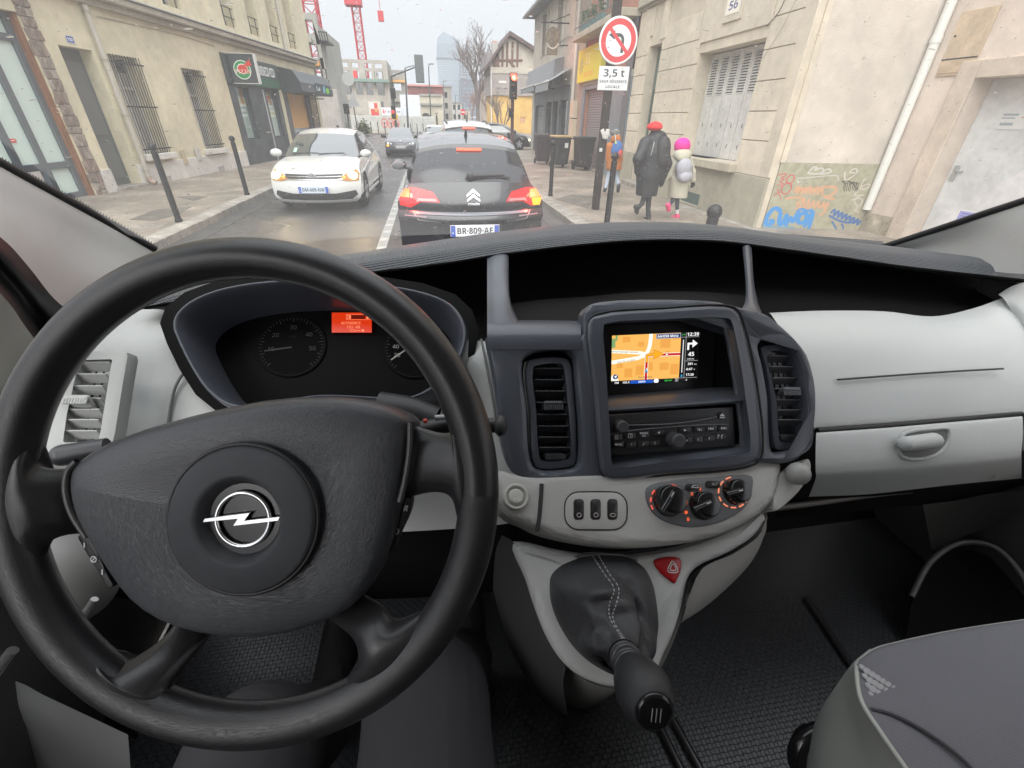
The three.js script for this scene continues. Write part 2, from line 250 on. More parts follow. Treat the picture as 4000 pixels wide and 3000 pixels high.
// ---------------------------------------------------------------- left side: cream house with shops
const FL = new Front(V(-6.67, 0, -12.68), 7.5, 1), LS = (x, y, o = 0) => FL.sh(x, y, o);
const cream = [0.84, 0.76, 0.55];
const mCream = plaster(cream, 0.24), mPlinthL = plaster([0.8, 0.77, 0.72], 0.3), mStoneTrim = plaster([0.55, 0.5, 0.41], 0.5), mZinc = M([0.55, 0.57, 0.57], 0.4, { metalness: 0.4, map: rep(stainTex, 0.9) });
const mDarkGrey = M([0.045, 0.05, 0.055], 0.5, { map: rep(grimeTex, 0.8) }), mPaneDark = MP([0.05, 0.055, 0.06], 0.06, { ior: 1.8 }), mFrame = M([0.09, 0.1, 0.11], 0.5);
{
  const door = { s0: LS(458, 738)[0], s1: LS(564, 732)[0], h: LS(285, 184)[1] };
  const w1 = { s0: LS(563, 606)[0], s1: LS(660, 597)[0], h0: LS(563, 604)[1], h1: LS(413, 208)[1] };
  const w2 = { s0: LS(802, 582)[0], s1: LS(868, 576)[0], h0: LS(868, 576)[1], h1: LS(740, 270)[1] };
  const sPierL = LS(372, 742)[0], sPierR = LS(432, 772)[0] - 0.02, sShop0 = LS(972, 640)[0] - 0.03, sEnd = LS(1228, 290)[0], hCor = LS(356, 25)[1];
  const shop1 = { s0: sShop0, s1: LS(1112, 470)[0] }, shop2 = { s0: LS(1128, 480)[0], s1: sEnd - 0.35 };
  const hShop = hCor - 0.26, hTop = 11.5, sNear = -7.5;
  const house = thing('shop_house', 'cream rendered house with barred windows and shops on left', 'building', FL.P(2, PAVE));
  const doorHole = rect(door.s0, door.s1, -0.2, door.h), up = [];
  // upper windows: tall deep openings
  const upS = [[LS(651, 60)[0], LS(705, 60)[0]], [LS(880, 100)[0], LS(936, 140)[0]], [LS(985, 150)[0], LS(1028, 190)[0]], [LS(1052, 100)[0], LS(1098, 180)[0]], [LS(1118, 100)[0], LS(1166, 200)[0]]];
  const hSillUp = hCor + 0.42;
  for (const [a, b] of upS) up.push([a, Math.max(b, a + 0.8)]);
  const holes = [doorHole, rect(w1.s0, w1.s1, w1.h0, w1.h1), rect(w2.s0, w2.s1, w2.h0, w2.h1), rect(shop1.s0, shop1.s1, -0.2, hShop), rect(shop2.s0, shop2.s1, -0.2, hShop - 0.05), rect(sNear + 0.6, sPierL, -0.2, 3.05)];
  for (const [a, b] of up) for (const hh of [0, 3.3]) holes.push(rect(a, b, hSillUp + 0.06 + hh, hSillUp + 2.25 + hh));
  part(house, 'wall', metreUV(FL.wall([[sNear, -0.3], [sEnd, -0.3], [sEnd, hTop], [sNear, hTop]], holes, -0.45, 0)), mCream);
  part(house, 'roof', FL.box(sNear, sEnd, hTop, hTop + 0.15, -8, 0.15), mZinc);
  part(house, 'end_wall', metreUV(FL.box(sEnd - 0.3, sEnd, -0.2, hTop, -8, -0.46)), mCream);
  // plinth pieces between the openings
  const pH = 0.55; for (const [a, b] of [[sPierR, door.s0], [door.s1, sShop0]]) part(house, 'plinth', metreUV(FL.rbox(a, b, 0, pH, -0.01, 0.035, 0.008)), mPlinthL);
  // cornice of two bands with a zinc drip
  part(house, 'cornice', metreUV(join([FL.rbox(sNear, sEnd + 0.05, hCor, hCor + 0.12, 0, 0.10, 0.02), FL.rbox(sNear, sEnd + 0.08, hCor + 0.122, hCor + 0.26, 0, 0.22, 0.03)])), mStoneTrim);
  part(house, 'cornice_flashing', FL.box(sNear, sEnd + 0.1, hCor + 0.262, hCor + 0.285, 0, 0.26), mZinc);
  // downpipe with collars
  const sp = LS(579, 723)[0]; const pipe = part(house, 'downpipe', rod(FL.P(sp, 0.25, 0.08), FL.P(sp, hCor - 0.02, 0.08), 0.052, 0.052, 14), M([0.62, 0.57, 0.5], 0.55, { map: rep(stainTex, 1) }));
  for (const h of [0.4, 1.5, 2.5, hCor - 0.15]) part(pipe, 'collar', rod(FL.P(sp, h, 0.08), FL.P(sp, h + 0.05, 0.08), 0.062, 0.062, 14), mStoneTrim);
  part(pipe, 'shoe', tube([FL.P(sp, 0.3, 0.08), FL.P(sp, 0.2, 0.1), FL.P(sp + 0.02, 0.16, 0.2)], 0.055, 10), M([0.4, 0.3, 0.24], 0.7));
  // doorway
  const dr = part(house, 'door', FL.rbox(door.s0, door.s1, PAVE, door.h, -0.42, -0.26, 0.01), M([0.1, 0.11, 0.11], 0.5), 'dark grey street door deep in its recess');
  part(dr, 'door_panel', join([FL.rbox(door.s0 + 0.12, door.s1 - 0.12, 0.3, 1.0, -0.27, -0.245, 0.01), FL.rbox(door.s0 + 0.12, door.s1 - 0.12, 1.15, door.h - 0.2, -0.27, -0.245, 0.01)]), M([0.12, 0.13, 0.13], 0.4));
  part(dr, 'handle', rod(FL.P(door.s0 + 0.1, 1.05, -0.22), FL.P(door.s0 + 0.1, 1.2, -0.22), 0.012), mZinc);
  part(house, 'doorstep', metreUV(FL.rbox(door.s0 - 0.05, door.s1 + 0.05, PAVE - 0.05, PAVE + 0.06, -0.5, 0.12, 0.01)), mGranite);
  const nm = LS(272, 154);
  part(house, 'number_plate', FL.face(nm[0] - 0.09, nm[0] + 0.09, nm[1] - 0.06, nm[1] + 0.06, 0.012), printed(96, 64, (c, w, h) => { c.fillStyle = '#dfe3ee'; c.fillRect(0, 0, w, h); c.fillStyle = '#3a4f9a'; c.fillRect(4, 4, w - 8, h - 8); c.fillStyle = '#eef1fa'; c.font = 'bold 44px sans-serif'; c.textAlign = 'center'; c.fillText('101', w / 2, 48); }));
  // barred windows
  for (const w of [w1, w2]) {
    const wd = part(house, 'window', FL.box(w.s0, w.s1, w.h0, w.h1, -0.36, -0.32), mPaneDark);
    const cx = (w.s0 + w.s1) / 2, e = 0.05;
    part(wd, 'frame', join([FL.box(w.s0, w.s0 + e, w.h0, w.h1, -0.318, -0.26), FL.box(w.s1 - e, w.s1, w.h0, w.h1, -0.318, -0.26), FL.box(cx - 0.04, cx + 0.04, w.h0, w.h1, -0.318, -0.25), FL.box(w.s0 + e, w.s1 - e, w.h0, w.h0 + e, -0.317, -0.26), FL.box(w.s0 + e, w.s1 - e, w.h1 - e, w.h1, -0.317, -0.26), FL.box(w.s0 + e, w.s1 - e, w.h1 - 0.62, w.h1 - 0.57, -0.316, -0.262)]), M([0.6, 0.58, 0.53], 0.6));
    part(wd, 'curtain', FL.box(w.s0 + 0.06, cx - 0.045, w.h0 + 0.06, w.h1 - 0.66, -0.319, -0.312), M([0.62, 0.6, 0.56], 0.9)); part(wd, 'curtain', FL.box(cx + 0.045, w.s1 - 0.06, w.h0 + 0.06, w.h1 - 0.3, -0.319, -0.312), M([0.4, 0.38, 0.35], 0.9));
    const n = 10; for (let i = 0; i <= n; i++) { const s = lerp(w.s0 + 0.02, w.s1 - 0.02, i / n); part(wd, 'bar', rod(FL.P(s, w.h0 + 0.01, 0.05), FL.P(s, w.h1 + 0.0, 0.05), 0.0085, 0.0085, 6), mIron); }
    for (const h of [w.h0 + 0.1, lerp(w.h0, w.h1, 0.5), w.h1 - 0.14]) part(wd, 'cross_bar', FL.box(w.s0 - 0.06, w.s1 + 0.06, h - 0.014, h + 0.014, 0.058, 0.07), mIron);
    part(wd, 'sill', metreUV(FL.rbox(w.s0 - 0.1, w.s1 + 0.1, w.h0 - 0.13, w.h0, -0.2, 0.14, 0.012)), mPlinthL);
  }
  // small covers on the wall
  const cover = (x0, y0, x1, y1, c, nm) => { const a = LS(x0, y0), b = LS(x1, y1); part(house, nm, FL.rbox(Math.min(a[0], b[0]), Math.max(a[0], b[0]) , b[1], a[1], 0.036, 0.07, 0.006), M(c, 0.7, { map: rep(stainTex, 1) })); };
  cover(697, 585, 728, 640, [0.62, 0.52, 0.36], 'meter_box'); cover(752, 578, 784, 625, [0.66, 0.63, 0.58], 'meter_box'); cover(640, 688, 668, 718, [0.5, 0.45, 0.42], 'wall_vent'); cover(846, 650, 874, 672, [0.45, 0.43, 0.42], 'wall_vent');
  // upper windows and rails
  for (const [a, b] of up) for (const hh of [0, 3.3]) {
    const wd = part(house, 'window', FL.box(a, b, hSillUp + 0.06 + hh, hSillUp + 2.25 + hh, -0.40, -0.36), mPaneDark), m = (a + b) / 2, h0 = hSillUp + 0.06 + hh, h1 = hSillUp + 2.25 + hh;
    part(wd, 'frame', join([FL.box(a, a + 0.06, h0, h1, -0.357, -0.3), FL.box(b - 0.06, b, h0, h1, -0.357, -0.3), FL.box(m - 0.03, m + 0.03, h0, h1, -0.357, -0.3), FL.box(a + 0.06, b - 0.06, h0, h0 + 0.06, -0.356, -0.3), FL.box(a + 0.06, b - 0.06, h1 - 0.06, h1, -0.356, -0.3)]), M([0.6, 0.57, 0.5], 0.6));
    part(wd, 'rail', join([0.25, 0.5].map(q => rod(FL.P(a, h0 + q, -0.05), FL.P(b, h0 + q, -0.05), 0.014, 0.014, 6)).concat([0.2, 0.8].map(q => rod(FL.P(lerp(a, b, q), h0, -0.05), FL.P(lerp(a, b, q), h0 + 0.5, -0.05), 0.012, 0.012, 6)))), mIron);
  }
  part(house, 'cable', tube([FL.P(sp + 0.35, hCor - 0.15, 0.02), FL.P(sp + 3, hCor - 0.1, 0.02), FL.P(sShop0 - 0.2, hCor - 0.14, 0.02)], 0.008, 5), mStoneTrim); part(house, 'cable', join([rod(FL.P(up[3][1] + 0.22, hCor + 0.3, 0.05), FL.P(up[3][1] + 0.22, hTop, 0.05), 0.045)]), M([0.5, 0.47, 0.42], 0.7));

  // near shopfront of frosted glass in dark frames, with a stone pier
  const front = thing('frosted_storefront', 'frosted green glass shopfront in grey frames beside rough stone pier', 'shop front', FL.P(-2.5, PAVE));
  const frost = MP([0.62, 0.76, 0.71], 0.4), fr = M([0.1, 0.115, 0.13], 0.45), s0 = sNear + 0.6, s1 = sPierL - 0.06;
  const ms = [LS(211, 648)[0], LS(148, 723)[0]], tr = LS(84, 148)[1], rail = LS(180, 656)[1], posts = [s1 - 0.05, ms[0], ms[1], ms[1] - 0.95, ms[1] - 1.9];
  for (let i = 0; i < posts.length - 1; i++) for (const [a, b] of [[0.16, rail - 0.06], [rail + 0.06, tr - 0.06], [tr + 0.06, 3.0]]) if (!(i === 1 && b < 1)) part(front, 'pane', FL.box(posts[i + 1] + 0.05, posts[i] - 0.05, a, b, -0.22, -0.2), frost);
  for (const p of posts) part(front, 'mullion', FL.rbox(p - 0.055, p + 0.055, PAVE, 3.05, -0.26, -0.14, 0.006), fr);
  for (const h of [rail, tr, 0.15, 3.03]) part(front, 'transom', FL.rbox(posts[4] - 0.04, s1 - 0.02, h - 0.055, h + 0.055, -0.25, -0.15, 0.006), fr);
  part(front, 'jamb', FL.box(s1 + 0.002, sPierL, PAVE, 3.05, -0.3, -0.04), M([0.46, 0.19, 0.08], 0.8, { map: rep(grimeTex, 1.4) }));
  const stk = canvasTex(64, 32, (c) => { c.fillStyle = '#d9473f'; c.fillRect(0, 0, 64, 32); c.fillStyle = '#fff'; c.fillRect(8, 12, 40, 5); });
  part(front, 'sticker', FL.face(LS(95, 550)[0] - 0.05, LS(95, 550)[0] + 0.06, LS(95, 550)[1] - 0.03, LS(95, 550)[1] + 0.03, -0.19), M(0xffffff, 0.5, { map: stk }));
  // rough stone pier: separate rubble blocks with recessed joints
  part(front, 'pier_core', FL.box(sPierL + 0.01, sPierR - 0.01, 0, hCor, -0.3, 0.005), M([0.56, 0.48, 0.42], 0.95, { map: rep(grimeTex, 1) }));
  const cols = [[0.62, 0.49, 0.4], [0.7, 0.58, 0.48], [0.56, 0.43, 0.35], [0.74, 0.63, 0.53], [0.6, 0.43, 0.34]].map(c => M(c, 0.95, { map: rep(grimeTex, 2.2), bumpMap: rep(grainTex, 6), bumpScale: 0.02 }));
  for (let h = 0.05, k = 0; h < hCor - 0.05; k++) {
    const dh = rr(0.12, 0.24), cut = rr(0.3, 0.7), sm = lerp(sPierL, sPierR, cut);
    for (const [a, b] of [[sPierL + rr(-0.02, 0.02), sm - 0.008], [sm + 0.008, sPierR + rr(-0.02, 0.02)]]) {
      const g = flat(new RoundedBoxGeometry(b - a, dh - 0.008, 0.06, 2, 0.022)), p = g.attributes.position;
      for (let i = 0; i < p.count; i++) { const q = Math.sin(p.getX(i) * 41 + k * 9) * Math.cos(p.getY(i) * 53 + k * 3) * 0.012; p.setXYZ(i, p.getX(i) + q, p.getY(i) + q * 0.7, p.getZ(i) + q); }
      g.computeVertexNormals(); g.translate((a + b) / 2, h + dh / 2, 0.0); part(front, 'stone', metreUV(put(g, FL.m)), cols[Math.floor(rnd() * 5)]);
    }
    h += dh;
  }

  // pizza shop in dark boards
  const pz = thing('pizza_shop', 'dark green and black pizza shop front under cornice', 'shop front', FL.P((shop1.s0 + shop1.s1) / 2, PAVE));
  const wall1 = M([0.1, 0.112, 0.12], 0.5, { map: rep(grimeTex, 0.7) }), a0 = shop1.s0, a1 = shop1.s1, hF = hShop - 0.78;
  const sA = LS(1038, 610, -0.1)[0], sB = LS(1098, 595, -0.1)[0];
  const cut = [[a0 + 0.42, sA - 0.32], [sA + 0.95, a1 - 0.28]], dS = [sA - 0.12, sA + 0.78];
  part(pz, 'boarding', metreUV(FL.wall([[a0, 0], [a1, 0], [a1, hShop], [a0, hShop]], [rect(cut[0][0], cut[0][1], 0.85, hF - 0.05), rect(cut[1][0], cut[1][1], 0.85, hF - 0.05), rect(dS[0], dS[1], -0.01, hF - 0.05)], -0.3, 0.012)), wall1);
  const pm = k => printed(256, 512, (c, w, h) => {
    const g = ['#9fb3ac', '#b9c6bf']; c.fillStyle = g[k]; c.fillRect(0, 0, w, h); c.fillStyle = '#7b8b86'; c.fillRect(0, 0, w, h * 0.16); c.fillStyle = 'rgba(210,200,150,0.55)'; c.fillRect(0, h * (k ? 0.42 : 0.2), w, h * 0.16); c.fillStyle = 'rgba(196,120,60,0.5)'; c.fillRect(w * 0.6, 0, w * 0.25, h * 0.3);
    c.fillStyle = '#f3f5f2'; c.textAlign = 'center'; c.font = 'bold 40px sans-serif'; c.fillText(k ? 'EN SALLE' : 'PIZZA - BURGER', w / 2, h * 0.36, w * 0.86); c.fillText(k ? 'A EMPORTER' : 'SALADES', w / 2, h * 0.46, w * 0.7); c.fillText(k ? 'LIVRAISON' : 'LIVRAISON', w / 2, h * 0.56, w * 0.78);
    if (k) { c.strokeStyle = '#e9efe2'; c.lineWidth = 7; c.beginPath(); c.moveTo(w * 0.3, h * 0.1); c.lineTo(w * 0.7, h * 0.1); c.lineTo(w * 0.5, h * 0.27); c.closePath(); c.stroke(); c.fillStyle = '#c8433c'; c.fill(); }
  }, 0.12);
  cut.forEach(([a, b], k) => { const w = part(pz, 'window', FL.box(a, b, 0.85, hF - 0.05, -0.2, -0.17), mPaneDark); part(w, 'pane', FL.face(a + 0.03, b - 0.03, 0.88, hF - 0.08, -0.165), pm(k)); part(w, 'frame', join([FL.box(a, a + 0.045, 0.85, hF - 0.05, -0.168, -0.1), FL.box(b - 0.045, b, 0.85, hF - 0.05, -0.168, -0.1)]), fr); });
  const pd = part(pz, 'door', FL.box(dS[0], dS[1], PAVE, hF - 0.05, -0.52, -0.47), M([0.06, 0.045, 0.04], 0.35)); part(pd, 'door_frame', join([FL.box(dS[1] - 0.09, dS[1], PAVE, hF - 0.06, -0.3, 0.02), FL.box(dS[0], dS[0] + 0.05, PAVE, hF - 0.06, -0.45, -0.3)]), M([0.5, 0.5, 0.49], 0.35, { metalness: 0.5 })); part(pd, 'handle', rod(FL.P(dS[0] + 0.15, 0.9, -0.42), FL.P(dS[0] + 0.15, 1.3, -0.42), 0.015), mZinc);
  part(pz, 'fascia', metreUV(FL.rbox(a0 - 0.02, a1 + 0.02, hF, hShop - 0.02, 0.0, 0.12, 0.02)), M([0.05, 0.058, 0.06], 0.45));
  part(pz, 'fascia_lettering', FL.face(LS(988, 270, 0.13)[0], a1 - 0.06, hF + 0.02, hShop - 0.05, 0.126), printed(1024, 160, (c, w, h) => { c.fillStyle = '#3d4344'; c.fillRect(0, 0, w, h); c.fillStyle = '#2d5a46'; c.fillRect(0, h * 0.62, w, h * 0.38); c.fillStyle = '#eceeec'; c.font = 'bold 84px sans-serif'; c.textAlign = 'center'; c.fillText('DI BRINEZZA PIZZA', w / 2, 84, w * 0.92); }));
  // projecting box sign, square to the wall
  const q0 = FL.P(a0 + 0.22, hF + 0.02, 0.13), sg = thing('pizza_sign', 'square box sign with pizza logo projecting over pizza shop', 'sign', q0), dN = FL.n, dD = FL.d, sw = 0.78, shh = 0.74;
  part(sg, 'box', put(rbox(0, sw, 0, shh, -0.08, 0.08, 0.012), mat4(dN, UPV, dD.clone().negate(), q0)), M([0.06, 0.068, 0.07], 0.4));
  part(sg, 'edge_frame', put(join([box(0, sw, -0.015, 0.0, -0.09, 0.09), box(0, sw, shh, shh + 0.015, -0.09, 0.09), box(sw, sw + 0.015, -0.015, shh + 0.015, -0.09, 0.09)]), mat4(dN, UPV, dD.clone().negate(), q0)), M([0.7, 0.7, 0.68], 0.4));
  part(sg, 'logo', put(new THREE.PlaneGeometry(sw - 0.06, shh - 0.06).translate(sw / 2, shh / 2, 0.083), mat4(dN, UPV, dD.clone().negate(), q0)), printed(256, 256, (c, w, h) => {
    c.fillStyle = '#434a4c'; c.fillRect(0, 0, w, h); c.fillStyle = '#eef0ec'; c.beginPath(); c.ellipse(122, 140, 92, 92, 0, 0, 7); c.fill(); c.fillStyle = '#2f8f56'; c.beginPath(); c.ellipse(122, 140, 84, 84, 0, 0, 7); c.fill(); c.fillStyle = '#eef0ec'; c.beginPath(); c.ellipse(126, 132, 58, 50, 0, 0, 7); c.fill(); c.fillStyle = '#d2402f'; c.beginPath(); c.ellipse(128, 132, 52, 42, 0, 0, 7); c.fill(); c.beginPath(); c.moveTo(150, 90); c.lineTo(216, 40); c.lineTo(232, 96); c.lineTo(180, 110); c.fill(); c.fillStyle = '#eef0ec'; c.font = 'bold 54px serif'; c.textAlign = 'center'; c.fillText('PIZZA', 124, 176); c.strokeStyle = '#d2402f'; c.lineWidth = 2; c.strokeText('PIZZA', 124, 176);
  }, 0.4));
  // second shop with a dark rounded canopy
  const s2 = thing('corner_shop', 'corner shop with dark box canopy and orange blind', 'shop front', FL.P((shop2.s0 + shop2.s1) / 2, PAVE)), b0 = shop2.s0, b1 = shop2.s1, hC = hShop - 0.85;
  part(s2, 'boarding', metreUV(FL.wall([[b0, 0], [b1, 0], [b1, hShop - 0.06], [b0, hShop - 0.06]], [rect(b0 + 0.5, b1 - 1.1, 0.5, hC)], -0.3, -0.02)), M([0.09, 0.085, 0.085], 0.5));
  part(s2, 'blind', FL.box(b0 + 0.5, b1 - 1.1, 1.1, hC, -0.2, -0.16), M([0.75, 0.4, 0.12], 0.6)); part(s2, 'window', FL.box(b0 + 0.5, b1 - 1.1, 0.5, 1.1, -0.21, -0.17), MP([0.3, 0.33, 0.34], 0.1));
  part(s2, 'door', FL.box(b1 - 0.9, b1 - 0.25, PAVE, hC, -0.01, 0.02), M([0.03, 0.03, 0.032], 0.2));
  part(s2, 'canopy', put(new THREE.ExtrudeGeometry(shapeOf([[0, hC], [0.75, hC], [0.8, hC + 0.06], [0.78, hC + 0.35], [0.55, hShop - 0.12], [0, hShop - 0.02]]), { depth: b1 - b0 + 0.1, bevelEnabled: false }), mat4(FL.n, UPV, FL.d, FL.P(b0 - 0.05, 0, 0).setY(0))), M([0.05, 0.058, 0.065], 0.4));
  part(s2, 'canopy_logo', FL.face(b0 + 1.5, b1 - 0.25, hC + 0.04, hC + 0.4, 0.803), printed(256, 96, (c, w, h) => { c.fillStyle = '#3b4247'; c.fillRect(0, 0, w, h); c.fillStyle = '#d8e6ef'; c.font = 'bold 56px sans-serif'; c.fillText('La', 14, 66); c.fillStyle = '#7fb7d8'; c.beginPath(); c.ellipse(140, 48, 16, 40, 0.2, 0, 7); c.fill(); c.fillStyle = '#7cc23f'; c.beginPath(); c.ellipse(196, 56, 34, 28, 0, 0, 7); c.fill(); }));
  const br = V().copy(FL.P(b1 - 0.3, hC - 0.1, 0.05)); part(s2, 'lamp_bracket', join([rod(br, br.clone().addScaledVector(FL.n, 0.4), 0.02)]), mIron);
}
// ---------------------------------------------------------------- right side
const FR = new Front(V(5.38, 0, -9.17), 1.5, -1), RS = (x, y, o = 0) => FR.sh(x, y, o);
const mBeige = plaster([0.8, 0.71, 0.57], 0.22), mBlock = plaster([0.83, 0.74, 0.6], 0.31), mPlinthR = plaster([0.5, 0.47, 0.37], 0.3), mShutterWhite = M([0.82, 0.81, 0.78], 0.5, { map: rep(stainTex, 0.7) });
{
  const sC = -2.28, sE = 4.28, hP = 0.86, hBand = 3.98, hTop = 10.5;
  const win = { s0: RS(2880, 620)[0], s1: RS(2662, 585)[0], h0: 1.0, h1: RS(2860, 178)[1] }, door = { s0: 2.72, s1: 3.46, h1: RS(2570, 172)[1] };
  const t = thing('corner_house', 'beige house of banded blocks with white shutters on right', 'building', FR.P(1, PAVE));
  const holes = [rect(win.s0, win.s1, win.h0, win.h1), rect(door.s0, door.s1, -0.2, door.h1), rect(-1.2, 0.2, 5.2, 7.2), rect(2, 3.4, 5.2, 7.2)];
  part(t, 'wall', metreUV(FR.wall([[sC, -0.3], [sE, -0.3], [sE, hTop], [sC, hTop]], holes, -0.42, 0)), mBeige);
  part(t, 'side_wall', metreUV(FR.box(sC, sC + 0.3, -0.3, hTop, -8, -0.425)), mBeige);
  part(t, 'roof', FR.box(sC - 0.1, sE, hTop, hTop + 0.2, -8, 0.3), mZinc);
  for (const [a, b] of [[sC, door.s0 - 0.0], [door.s1, sE]]) part(t, 'plinth', metreUV(FR.rbox(a, b, -0.05, hP, 0.0, 0.05, 0.01)), mPlinthR);
  // banded courses: single blocks, proud of recessed joints
  const lv = [hP, 1.37, 1.78, 2.19, 2.60, 3.0, 3.44];
  for (let i = 0; i < lv.length - 1; i++) {
    const h0 = lv[i] + 0.007, h1 = lv[i + 1] - 0.007, spans = [[sC + 0.26, win.s0 - 0.02], [win.s1 + 0.02, door.s0 - 0.02], [door.s1 + 0.02, sE - 0.02]];
    if (i >= lv.length - 2) { spans[0] = [sC + 0.26, sC + 0.95]; spans[1] = [win.s1 + 0.1, door.s0 - 0.02]; }
    for (const [a, b] of spans) { if (b - a < 0.1 || (i === 0 && false)) continue; part(t, 'block', metreUV(FR.rbox(a, b, i ? h0 : h0, Math.min(h1, 3.44), 0, 0.03, 0.006)), mBlock); }
  }
  part(t, 'quoin', metreUV(FR.rbox(sC - 0.005, sC + 0.25, hP + 0.007, hBand, 0, 0.042, 0.008)), mBeige);
  part(t, 'lintel_block', metreUV(FR.rbox(win.s0 - 0.0, win.s1 + 0.08, win.h1 + 0.16, 3.9, 0, 0.028, 0.006)), mBlock);
  part(t, 'lintel_panel', metreUV(FR.rbox(door.s0 - 0.16, door.s0 + 0.12, door.h1 + 0.06, 3.9, 0, 0.045, 0.006)), mBlock); part(t, 'lintel_panel', metreUV(FR.rbox(door.s1 - 0.1, sE - 0.05, door.h1 + 0.2, 3.9, 0, 0.028, 0.006)), mBlock);
  part(t, 'string_course', metreUV(join([FR.rbox(sC - 0.05, sE, hBand, hBand + 0.16, 0, 0.14, 0.02), FR.rbox(sC - 0.02, sE, hBand - 0.05, hBand - 0.002, 0, 0.06, 0.01)])), mStoneTrim);
  // white folding shutters with louvres
  const w = part(t, 'window', FR.box(win.s0, win.s1, win.h0, win.h1, -0.36, -0.34), mPaneDark), np = 6, pw = (win.s1 - win.s0) / np;
  for (let k = 0; k < np; k++) {
    const a = win.s0 + k * pw + 0.008, b = a + pw - 0.016, hl = lerp(win.h0, win.h1, 0.6), e = 0.05;
    part(w, 'shutter_leaf', metreUV(FR.wall(rect(a, b, win.h0 + 0.01, win.h1 - 0.02), [rect(a + e, b - e, hl, win.h1 - 0.09)], -0.3, -0.27)), mShutterWhite);
    const lou = []; for (let h = hl + 0.02; h < win.h1 - 0.1; h += 0.042) lou.push(put(box(-(b - a - 2 * e) / 2, (b - a - 2 * e) / 2, -0.004, 0.004, -0.02, 0.02).rotateX(0.75), FR.m.clone().multiply(new THREE.Matrix4().makeTranslation((a + b) / 2, h, -0.285))));
    part(w, 'louvres', lou, mShutterWhite);
    part(w, 'slot', join([0.18, 0.5].map(q => FR.box(a + pw * 0.45, a + pw * 0.5, lerp(win.h0, hl, q), lerp(win.h0, hl, q) + 0.07, -0.269, -0.267))), mDarkGrey);
  }
  part(w, 'sill', metreUV(FR.rbox(win.s0 - 0.1, win.s1 + 0.12, win.h0 - 0.14, win.h0, -0.3, 0.17, 0.015)), plaster([0.6, 0.54, 0.42], 0.6));
  // entrance door: glass and green iron
  const d = part(t, 'door', FR.box(door.s0, door.s1, PAVE, door.h1, -0.26, -0.22), M([0.12, 0.17, 0.15], 0.3)); part(d, 'panel', join([FR.rbox(door.s0 + 0.1, door.s1 - 0.1, 0.3, 1.0, -0.218, -0.195, 0.01), FR.rbox(door.s0 + 0.1, door.s1 - 0.1, 1.1, 2.3, -0.218, -0.2, 0.01)]), M([0.05, 0.08, 0.07], 0.2)); part(d, 'handle', rod(FR.P(door.s0 + 0.1, 1.0, -0.18), FR.P(door.s0 + 0.1, 1.25, -0.18), 0.015), mZinc);
  part(t, 'doorstep', metreUV(FR.rbox(door.s0 - 0.1, door.s1 + 0.15, 0, PAVE + 0.1, -0.4, 0.22, 0.015)), mGranite);
  const v0 = RS(2672, 768), v1 = RS(2732, 812); part(t, 'cellar_vent', FR.box(v1[0], v0[0], 0.16, 0.36, 0.05, 0.058), M([0.07, 0.11, 0.1], 0.5)); part(t, 'vent_sill', FR.rbox(v1[0] - 0.05, v0[0] + 0.05, 0.09, 0.155, 0.05, 0.1, 0.01), mPlinthR);
  const p0 = RS(2855, 5), p1 = RS(2900, 45); part(t, 'number_plate', FR.face(p1[0], p0[0], p1[1], p0[1] + 0.04, 0.06), printed(96, 80, (c, W, h) => { c.fillStyle = '#efe9dd'; c.fillRect(0, 0, W, h); c.fillStyle = '#5b5f8e'; c.font = 'bold 56px sans-serif'; c.textAlign = 'center'; c.fillText('56', W / 2, 60); }));
  part(t, 'plate_frame', FR.rbox(p1[0] - 0.06, p0[0] + 0.06, p1[1] - 0.1, p0[1] + 0.1, 0, 0.055, 0.01), mBlock);
  part(t, 'cable', tube([FR.P(-1.9, 3.9, 0.05), FR.P(-1.75, 3.0, 0.06), FR.P(-1.45, 2.6, 0.05), FR.P(win.s0 + 0.05, 2.4, 0.04)], 0.004, 5), mStoneTrim); part(t, 'cable', join([tube([FR.P(-1.6, 3.9, 0.05), FR.P(-1.5, 3.1, 0.05), FR.P(-1.2, 2.9, 0.03)], 0.006, 5)]), mIron);

  // yard wall turned to the street, with tags
  const c0 = FR.P(sC, 0, -0.1), RW = new Front(V(c0.x, 0, c0.z), 98.5, 1), sEnd = RW.sh(3392, 800)[0], hG = RW.sh(3200, 637)[1];
  const y = thing('rendered_wall', 'grey pink rendered wall with graffiti on green base', 'wall', RW.P(sEnd / 2, PAVE));
  part(y, 'wall', metreUV(RW.box(0, sEnd, -0.3, 9.5, -0.3, 0)), plaster([0.76, 0.68, 0.6], 0.2));
  const gt = canvasTex(1024, 640, (c, W, Hh) => {
    c.fillStyle = '#a9a58e'; c.fillRect(0, 0, W, Hh); let q = 5; const r2 = () => { q = (q * 16807) % 2147483647; return q / 2147483647; };
    for (let i = 0; i < 900; i++) { c.fillStyle = `rgba(${r2() < 0.5 ? '84,80,62' : '196,190,168'},${0.02 + r2() * 0.07})`; c.beginPath(); c.ellipse(r2() * W, r2() * Hh, 8 + r2() * 46, 5 + r2() * 26, r2() * 3, 0, 7); c.fill(); }
    c.scale(1.38, 1.12); c.lineCap = c.lineJoin = 'round'; const st = (col, lw, ps) => { c.strokeStyle = col; c.lineWidth = lw; c.beginPath(); c.moveTo(ps[0], ps[1]); for (let i = 2; i + 3 < ps.length; i += 2) c.quadraticCurveTo(ps[i], ps[i + 1], (ps[i] + ps[i + 2]) / 2, (ps[i + 1] + ps[i + 3]) / 2); c.lineTo(ps[ps.length - 2], ps[ps.length - 1]); c.stroke(); };
